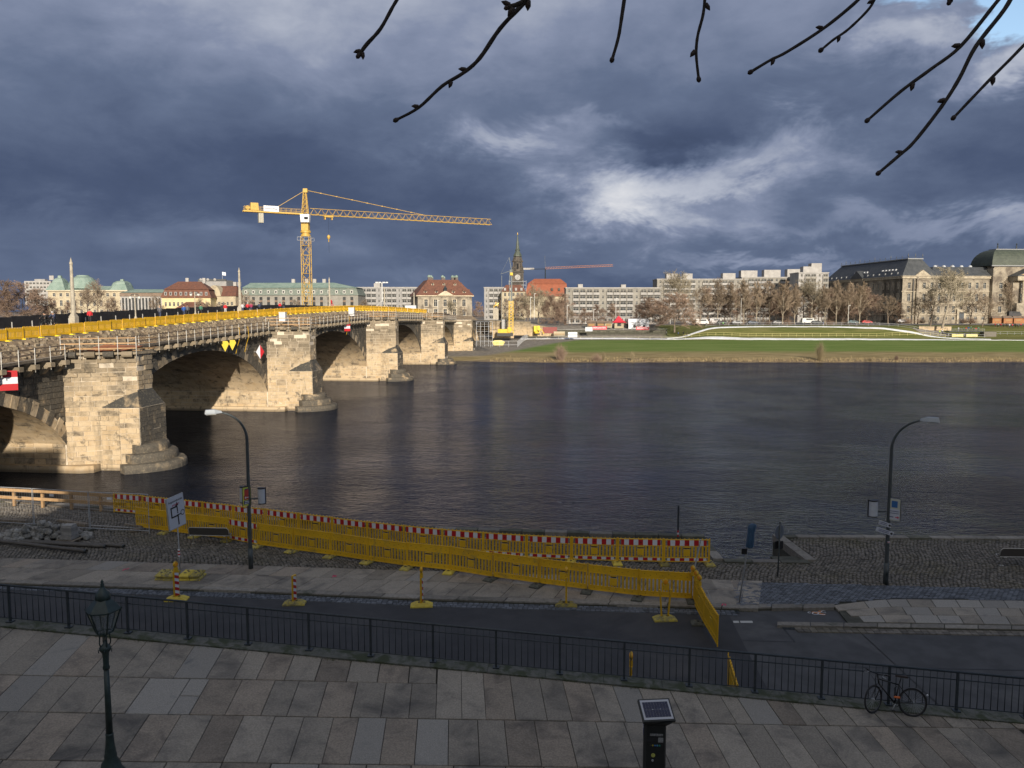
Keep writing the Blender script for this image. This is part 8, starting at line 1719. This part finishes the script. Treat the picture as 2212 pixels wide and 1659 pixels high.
for i, (x, y) in enumerate(((1400, 716), (1282, 716), (1330, 700), (1225, 700), (1448, 700), (1600, 700), (1832, 700), (1146, 690), (1154, 690), (946, 690))):
    P = W(x, y, 345); t = thing('flag_pole', 'thin pale pole ' + ['between tent and reddish tree', 'left of the white tent', 'above the red tent', 'before the slab block with red doors', 'left of the pale tree', 'in the tree row', 'right part of the tree row', 'left of the pair by the rig', 'right of the pair by the rig', 'before the red-roofed palace'][i], 'pole', P, 0, 'thin poles on the far bank'); b = MB(); h_ = 8 + (i % 3) * 1.5; b.tube([(0, 0, 0), (0, 0, h_)], .09, 5); b.build('pole', MW, t); b = MB(); b.box((.4, 0, h_), (.8, .2, .15)); b.build('head', MW, t)

# ------------------------------------------------------------------ vehicles between the trees
def vehicle(x, y, Y, kind, col, label, rz=0):
    P = W(x, y, Y); t = thing('parked_van' if kind == 'van' else 'parked_car', label, 'van' if kind == 'van' else 'car', P, rz, 'vehicles parked between the trees'); L_, H_, w_ = (5.6, 2.4, 2.0) if kind == 'van' else (4.3, 1.45, 1.75); m = CN('paint_%d' % int(x), col)
    prof = [(-L_ / 2, .35), (L_ / 2, .35), (L_ / 2, H_ * .55), (L_ / 2 - .35, H_ * .62), (L_ / 2 - (.7 if kind == 'van' else 1.25), H_ * .96), (-L_ / 2 + (.1 if kind == 'van' else .7), H_), (-L_ / 2, H_ * .62)]
    b = MB(); n = len(prof); b.add([(p[0], -w_ / 2, p[1]) for p in prof] + [(p[0], w_ / 2, p[1]) for p in prof], [tuple(range(n)), tuple(range(n, 2 * n))[::-1]] + [((i + 1) % n, i, n + i, n + (i + 1) % n) for i in range(n)]); b.build('body', m, t)
    b = MB(); b.box((L_ * .05, 0, H_ * .77), (L_ * .5, w_ + .03, H_ * .24)); b.build('side_windows', DG, t)
    for sx in (-L_ * .32, L_ * .32):
        for sy in (-w_ / 2, w_ / 2): b = MB(); b.lathe((sx, sy, .34), [(.34, -.1), (.34, .1)], 14, M=Matrix.Rotation(R(90), 4, 'X').to_3x3()); b.build('wheel', BLACK, t)
for v in ((1372, 701, 345, 'van', (.55, .56, .58), 'white camper van left of the reddish tree row'), (1516, 701, 346, 'van', (.6, .6, .6), 'white van parked behind the third hedge'), (1492, 700, 350, 'car', (.5, .5, .52), 'pale car left of the white van'), (1560, 700, 346, 'car', (.04, .05, .05), 'dark car between the hedges'), (1546, 700, 352, 'van', (.55, .55, .56), 'second white van behind the dark car'), (1592, 700, 346, 'car', (.3, .31, .33), 'silver car in the middle of the tree row'), (1626, 700, 346, 'car', (.08, .1, .14), 'dark blue car under the tall trees'), (1680, 700, 346, 'car', (.25, .25, .26), 'grey car under the tall trees'), (1745, 699, 352, 'van', (.6, .62, .63), 'white box van beside the pale plane tree'), (1764, 700, 346, 'car', (.05, .06, .07), 'black car right of the white box van'), (1842, 699, 346, 'car', (.07, .12, .14), 'dark car left of the ministry'), (1872, 699, 346, 'car', (.42, .04, .04), 'red car left of the ministry'), (1948, 697, 350, 'car', (.4, .4, .42), 'silver car before the ministry corner'), (2190, 684, 365, 'van', (.03, .03, .035), 'dark van above the wooden huts')): vehicle(*v)

# ------------------------------------------------------------------ people
SKIN = mat('skin', (.42, .26, .18), rough=.6)
def skin_mesh(name, verts, edges, radii, m, sub=1):
    me = bpy.data.meshes.new('tmp'); me.from_pydata(verts, edges, []); o = bpy.data.objects.new('tmp', me); COL.objects.link(o)
    md = o.modifiers.new('s', 'SKIN'); 
    for v, r in zip(me.skin_vertices[0].data, radii): v.radius = (r, r)
    me.skin_vertices[0].data[0].use_root = True; md.use_smooth_shade = True
    if sub: sd2 = o.modifiers.new('d', 'SUBSURF'); sd2.levels = sub; sd2.render_levels = sub
    dg = bpy.context.evaluated_depsgraph_get(); r = bpy.data.meshes.new_from_object(o.evaluated_get(dg)); r.name = name; bpy.data.objects.remove(o); r.materials.clear(); r.materials.append(m); return r
def pose(kind):
    J = dict(pel=(0, 0, .95), ch=(0, .02, 1.30), nk=(0, .02, 1.48), hd=(0, 0, 1.63), tp=(0, 0, 1.72))
    if kind == 'walk': lk, lf, rk, rf = (.10, -.16, .52), (.10, -.28, .08), (-.10, .05, .50), (-.10, .30, .12); le, lh, re, rh = (.24, .14, 1.14), (.22, .02, .92), (-.24, -.10, 1.13), (-.20, -.26, .95)
    elif kind == 'ride': J = dict(pel=(0, .25, .98), ch=(0, -.02, 1.30), nk=(0, -.12, 1.46), hd=(0, -.18, 1.58), tp=(0, -.20, 1.68)); lk, lf, rk, rf = (.10, -.18, .78), (.10, .05, .45), (-.10, -.08, .62), (-.10, .05, .22); le, lh, re, rh = (.26, -.22, 1.16), (.26, -.48, 1.04), (-.26, -.22, 1.16), (-.26, -.48, 1.04)
    else: lk, lf, rk, rf = (.11, -.02, .50), (.11, 0, .06), (-.11, -.02, .50), (-.12, .02, .06); le, lh, re, rh = (.25, .03, 1.13), (.24, -.10, .92), (-.25, .03, 1.13), (-.16, -.20, 1.08)
    toe = lambda f: (f[0], f[1] - .14, max(f[2] - .03, .03))
    V = [J['pel'], J['ch'], J['nk'], J['hd'], J['tp'], (.17, J['ch'][1], J['ch'][2] + .10), le, lh, (-.17, J['ch'][1], J['ch'][2] + .10), re, rh, (.09, J['pel'][1], J['pel'][2] - .06), lk, lf, toe(lf), (-.09, J['pel'][1], J['pel'][2] - .06), rk, rf, toe(rf)]
    E = [(0, 1), (1, 2), (2, 3), (3, 4), (1, 5), (5, 6), (6, 7), (1, 8), (8, 9), (9, 10), (0, 11), (11, 12), (12, 13), (13, 14), (0, 15), (15, 16), (16, 17), (17, 18)]
    Rr = [.13, .14, .055, .095, .07, .06, .045, .03, .06, .045, .03, .085, .06, .045, .04, .085, .06, .045, .04]
    return V, E, Rr
PB = {}
for kd in ('walk', 'stand', 'ride'):
    V, E, Rr = pose(kd); bodym = skin_mesh('body', V, E, Rr, SKIN)
    ci = [0, 1, 5, 6, 7, 8, 9, 10, 2]; mp_ = {v: i for i, v in enumerate(ci)}; ce_ = [(mp_[a], mp_[b_]) for a, b_ in E if a in mp_ and b_ in mp_]; Vc = [list(V[i]) for i in ci]; Vc[0][2] -= .14; Vc[4] = [V[6][k] + (V[7][k] - V[6][k]) * .85 for k in range(3)]; Vc[7] = [V[9][k] + (V[10][k] - V[9][k]) * .85 for k in range(3)]; Vc[8][2] -= .03
    coatm = skin_mesh('coat', Vc, ce_, [.18, .175, .085, .068, .05, .085, .068, .05, .08], BLACK)
    ti = [0, 11, 12, 13, 15, 16, 17]; mp_ = {v: i for i, v in enumerate(ti)}; te_ = [(mp_[a], mp_[b_]) for a, b_ in E if a in mp_ and b_ in mp_]; trm = skin_mesh('trousers', [V[i] for i in ti], te_, [.145, .10, .075, .058, .10, .075, .058], BLACK)
    hb_ = MB(); hv = V[3]; hb_.lathe((hv[0], hv[1] + .015, hv[2]), [(.09, -.02), (.112, .04), (.10, .10), (.06, .14), (0, .15)], 12); PB[kd] = (bodym, coatm, trm, hb_.mesh('hair', BLACK, True))
CL = {}
def cloth(c):
    if c not in CL: CL[c] = mat('cloth_%d' % len(CL), c, rough=.85)
    return CL[c]
def person(P, rz, kd, coat, tr, hair, label, group, hood=False, scale=1.0):
    t = thing('person', label, 'person', P, rz, group, scale)
    for nm, me, c in zip(('body', 'coat', 'trousers', 'hair'), PB[kd], (None, coat, tr, hair)):
        o = link(nm, me, t)
        if c: o.material_slots[0].link = 'OBJECT'; o.material_slots[0].material = cloth(c)
    return t
K_, B_, R_, W_, N_, G_2, D_ = (.02, .02, .022), (.02, .08, .30), (.50, .02, .03), (.45, .45, .46), (.04, .05, .09), (.05, .16, .10), (.10, .10, .11)
def bp(x, t_): s = (46.05 - t_) / (.111 - (x - 1106) / FPX); return F(s, t_, zc(s) + 1.45), s
pl = [(181, -13.5, 'walk', R_, K_, (.03, .02, .02), 'person in a long red coat walking on the bridge right of the first mast'), (390, -13, 'walk', B_, N_, K_, 'person in a bright blue jacket walking on the bridge'), (397, -14, 'walk', D_, K_, K_, 'person in grey just right of the blue jacket on the bridge'), (417, -13, 'stand', K_, K_, K_, 'person in black before the second globe lamp'), (427, -13.6, 'walk', G_2, K_, K_, 'person in a dark green coat on the bridge'), (336, -14, 'walk', D_, N_, (.4, .3, .2), 'pale-haired person in grey on the bridge left of the blue jacket'), (474, -14, 'walk', K_, K_, K_, 'tall person in black on the bridge left of the second mast'), (481, -13.5, 'walk', R_, W_, K_, 'person in red top with white bag left of the second mast'), (519, -13.5, 'walk', W_, N_, K_, 'person in a white jacket right of the second mast'), (524, -14, 'walk', K_, K_, K_, 'person in black right of the white jacket by the second mast'), (530, -13.5, 'walk', R_, K_, W_, 'person in a red jacket in the group right of the second mast'), (538, -13.5, 'walk', (.28, .03, .08), N_, K_, 'person in a dark crimson coat right of the red jacket'), (601, -14, 'walk', R_, K_, K_, 'person in red far along the bridge left of the crane'), (609, -14, 'walk', K_, N_, K_, 'person in black far along the bridge left of the crane'), (556, -14, 'walk', N_, K_, K_, 'person in dark blue walking alone beyond the crimson coat')]
for x, t_, kd, c, tr, hr_, lb in pl: P, s = bp(x, t_); person(P, R(20) if x % 2 else R(190), kd, c, tr, hr_, lb, 'people walking over the bridge', scale=1.0)
for x, c, hr_, lb in ((82, K_, K_, 'cyclist in black riding on the bridge left of the first mast'), (101, N_, W_, 'cyclist with a pale helmet riding behind the one in black')):
    P, s = bp(x, -12.5); person(P, math.atan2(BA.y, BA.x) - math.pi / 2 + 0, 'ride', c, K_, hr_, lb, 'cyclists on the bridge'); A_ = BA.to_3d()
    bk_ = bicycle(P - A_ * -.62 * -1 + A_ * 1.1 * 0, math.atan2(BA.y, BA.x), 0, 0, 'bicycle under the cyclist ' + ('in black' if x < 90 else 'with the pale helmet'), False, False, 'bicycles ridden on the bridge')
rng = random.Random(9)
far = [(2036, 712, 328, W_, N_, 'person in pale clothes standing on the path with a sledge'), (2046, 711, 329, D_, K_, 'person in grey on the path right of the pale one'), (2030, 715, 326, (.5, .6, .1), K_, 'person in a yellow-green vest on the path'), (1484, 727, 318, K_, K_, 'person in black beside the snow track at the bend'), (1562, 706, 333, (.2, .5, .15), K_, 'person in a green vest by the crowd fence'), (1638, 705, 334, N_, K_, 'person in dark blue by the crowd fence'), (1778, 706, 334, B_, W_, 'person in blue by the crowd fence before the plane tree'), (1848, 707, 334, W_, N_, 'person in white by the crowd fence'), (1890, 709, 333, K_, K_, 'person in black by the crowd fence near the loop end'), (1465, 722, 322, B_, K_, 'person in blue by the site fence under the reddish tree'), (1476, 722, 322, K_, K_, 'person in black by the site fence under the reddish tree')]
far += [(2070 + i * 5.4, 721, 331 + rng.random() * 3, rng.choice([K_, B_, W_, G_2, R_, D_]), rng.choice([K_, N_]), 'spectator on the platform beside the track, %s from the left' % ORD[i]) for i in range(9)]
far += [(2150 + i * 6.2, 697.5, 339 + rng.random() * 2, rng.choice([K_, R_, R_, W_, D_, B_]), rng.choice([K_, N_]), 'visitor standing before the wooden huts, %s from the left' % ORD[i]) for i in range(10)]
for x, y, Y, c, tr, lb in far:
    P = W(x, y, Y); P.z = max(hh(P.x, Y), P.z if 'platform' in lb else -9) + .05; person(P, rng.uniform(0, 6), rng.choice(['stand', 'walk']), c, tr, K_, lb, 'people on the far bank', scale=1.05)

# ------------------------------------------------------------------ city side behind the camera (keeps the quay in shade)
SB = mat('city_sandstone', (.30, .26, .20), (.22, .19, .15), .3, .9)
_wm.clear(); TRIM[0] = mat('palace_trim', (.58, .5, .37))
for x0, x1, zt_, lb in ((-150, -21, 29.5, 'tall sandstone building behind the camera at the bridge end'), (-21, -10.5, 22.3, 'lower link building between the sandstone blocks behind the camera'), (-10.5, 170, 26, 'long sandstone building behind the camera along the terrace')):
    t = thing('city_building', lb, 'building', (x1, -20, 2.5), R(180)); w_ = x1 - x0; he = zt_ - 2.5; rws = [(4, 3), (9.5, 3.2), (15, 3)] + ([(20, 2.6)] if he > 22.5 else []); facade(t, (0, 0), 0, w_, he, cols_n(w_, max(2, int(w_ / 9)), 1.7, 2), rws, SB, 'thin'); body(t, w_, 18, he, SB); bx(t, 'cornice', SB, (w_ / 2, -.3, he - .4), (w_ + .02, .6, .6))

# ------------------------------------------------------------------ twigs hanging in from above
BK_ = mat('twig_bark', (.022, .017, .014), (.04, .030, .024), 60, .8, bump=.001); BUDM = mat('bud', (.03, .020, .016), (.045, .028, .022), 80, .7)
root = thing('tree_branch', 'bare dark linden twigs with buds hanging into the picture from above', 'branch', (0, 0, 0))
def twig(pts, r0, r1, dist, buds):
    P = [W(x, y, dist) for x, y in pts]; n = len(P); b = MB(); Q = []
    for i in range(n - 1):
        for k in range(5): 
            t_ = k / 5; p0 = P[max(i - 1, 0)]; p1 = P[i]; p2 = P[i + 1]; p3 = P[min(i + 2, n - 1)]; Q.append(.5 * ((2 * p1) + (p2 - p0) * t_ + (2 * p0 - 5 * p1 + 4 * p2 - p3) * t_ ** 2 + (3 * p1 - p0 - 3 * p2 + p3) * t_ ** 3))
    Q.append(P[-1]); m_ = len(Q); kk = dist / FPX; rng = random.Random(int(pts[0][0]))
    b.tube(Q, [kk * (r0 + (r1 - r0) * i / (m_ - 1)) * rng.uniform(.93, 1.08) for i in range(m_)], 8); tw = b.build('twig', BK_, root, smooth=True)
    dr = (Q[-1] - Q[-2]).normalized(); bb = MB(); bb.tube([Q[-1] - dr * kk * 4, Q[-1] + dr * kk * 2, Q[-1] + dr * kk * 7, Q[-1] + dr * kk * 10], [kk * r1 * .9, kk * 5.2, kk * 4.6, kk * .8], 8); bb.build('bud', BUDM, tw, smooth=True)
    for u, sd_, sz in buds:
        i = int(u * (m_ - 1)); q = Q[i]; dr = (Q[min(i + 1, m_ - 1)] - Q[i - 1]).normalized(); nn = Vector((dr.z, 0, -dr.x)) * sd_; rad = kk * (r0 + (r1 - r0) * u); bb = MB(); dd = (dr + nn * .75).normalized()
        bb.tube([q, q + nn * rad * .9 + dr * kk * 1, q + nn * rad * .9 + dd * kk * sz * .55, q + nn * rad * .9 + dd * kk * sz], [kk * 2.0, kk * sz * .30, kk * sz * .30, kk * .8], 8); bb.build('bud', BUDM, tw, smooth=True)
twig([(870, -20), (850, 12), (822, 62), (792, 96), (776, 118)], 3.4, 4.4, 1.25, [(.93, 1, 14), (.9, -1, 14)])
twig([(1160, -30), (1130, 8), (1080, 62), (1036, 126), (1000, 158), (955, 186), (905, 232), (858, 258)], 5.2, 3.0, 1.35, [(.13, -1, 20), (.56, 1, 15), (.68, -1, 14), (.87, 1, 14)])
twig([(1165, -28), (1128, 4), (1098, 16)], 4.0, 5.5, 1.33, [(.8, -1, 20), (.9, 1, 18)])
twig([(1352, -25), (1344, 30), (1336, 80), (1323, 126)], 4.0, 3.2, 1.4, [])
twig([(1524, -20), (1519, 30), (1507, 78), (1504, 118), (1509, 168)], 3.4, 3.0, 1.5, [(.18, -1, 16), (.72, 1, 16)])
twig([(1880, -28), (1845, 8), (1778, 62), (1700, 112), (1664, 130), (1624, 154)], 3.6, 3.0, 1.55, [(.42, 1, 14), (.78, -1, 13)])
twig([(1895, -15), (1878, 18), (1834, 62), (1800, 86), (1776, 106)], 3.0, 2.4, 1.6, [(.15, 1, 13), (.68, -1, 12)])
twig([(2185, -35), (2150, 8), (2075, 100), (2010, 150), (1945, 198), (1876, 258)], 4.4, 3.0, 1.45, [(.42, 1, 17), (.72, -1, 16)])
twig([(2200, -35), (2170, 20), (2108, 100), (2072, 170), (2034, 230), (1975, 306), (1942, 336), (1900, 372)], 5.0, 3.2, 1.4, [(.28, -1, 18), (.56, 1, 16), (.85, 1, 13)])
twig([(2290, 0), (2240, 66), (2190, 120), (2144, 166), (2098, 214), (2062, 252)], 3.6, 3.0, 1.5, [(.6, -1, 16)])
twig([(2062, -20), (2052, 2)], 4.5, 6, 1.4, [(.7, 1, 12)])
bm_ = MB(); bm_.tube([W(700, -260, 1.3), W(1200, -160, 1.35), W(1700, -190, 1.5), (W(2300, -200, 1.5))], [.012, .02, .026, .03], 10); bm_.build('bough', BK_, root, smooth=True)
for x0, y0, x1, y1, dd in ((870, -20, 930, -210, 1.3), (1160, -30, 1230, -165, 1.35), (1352, -25, 1365, -170, 1.4), (1524, -20, 1540, -178, 1.5), (1880, -28, 1960, -190, 1.5), (1895, -15, 1960, -190, 1.5), (2185, -35, 2260, -198, 1.47), (2200, -35, 2280, -198, 1.45), (2290, 0, 2370, -190, 1.5), (2062, -20, 2100, -192, 1.45)): bb = MB(); bb.tube([W(x0, y0, dd), W(x1, y1, dd)], [.0032, .007], 8); bb.build('side_branch', BK_, root, smooth=True)
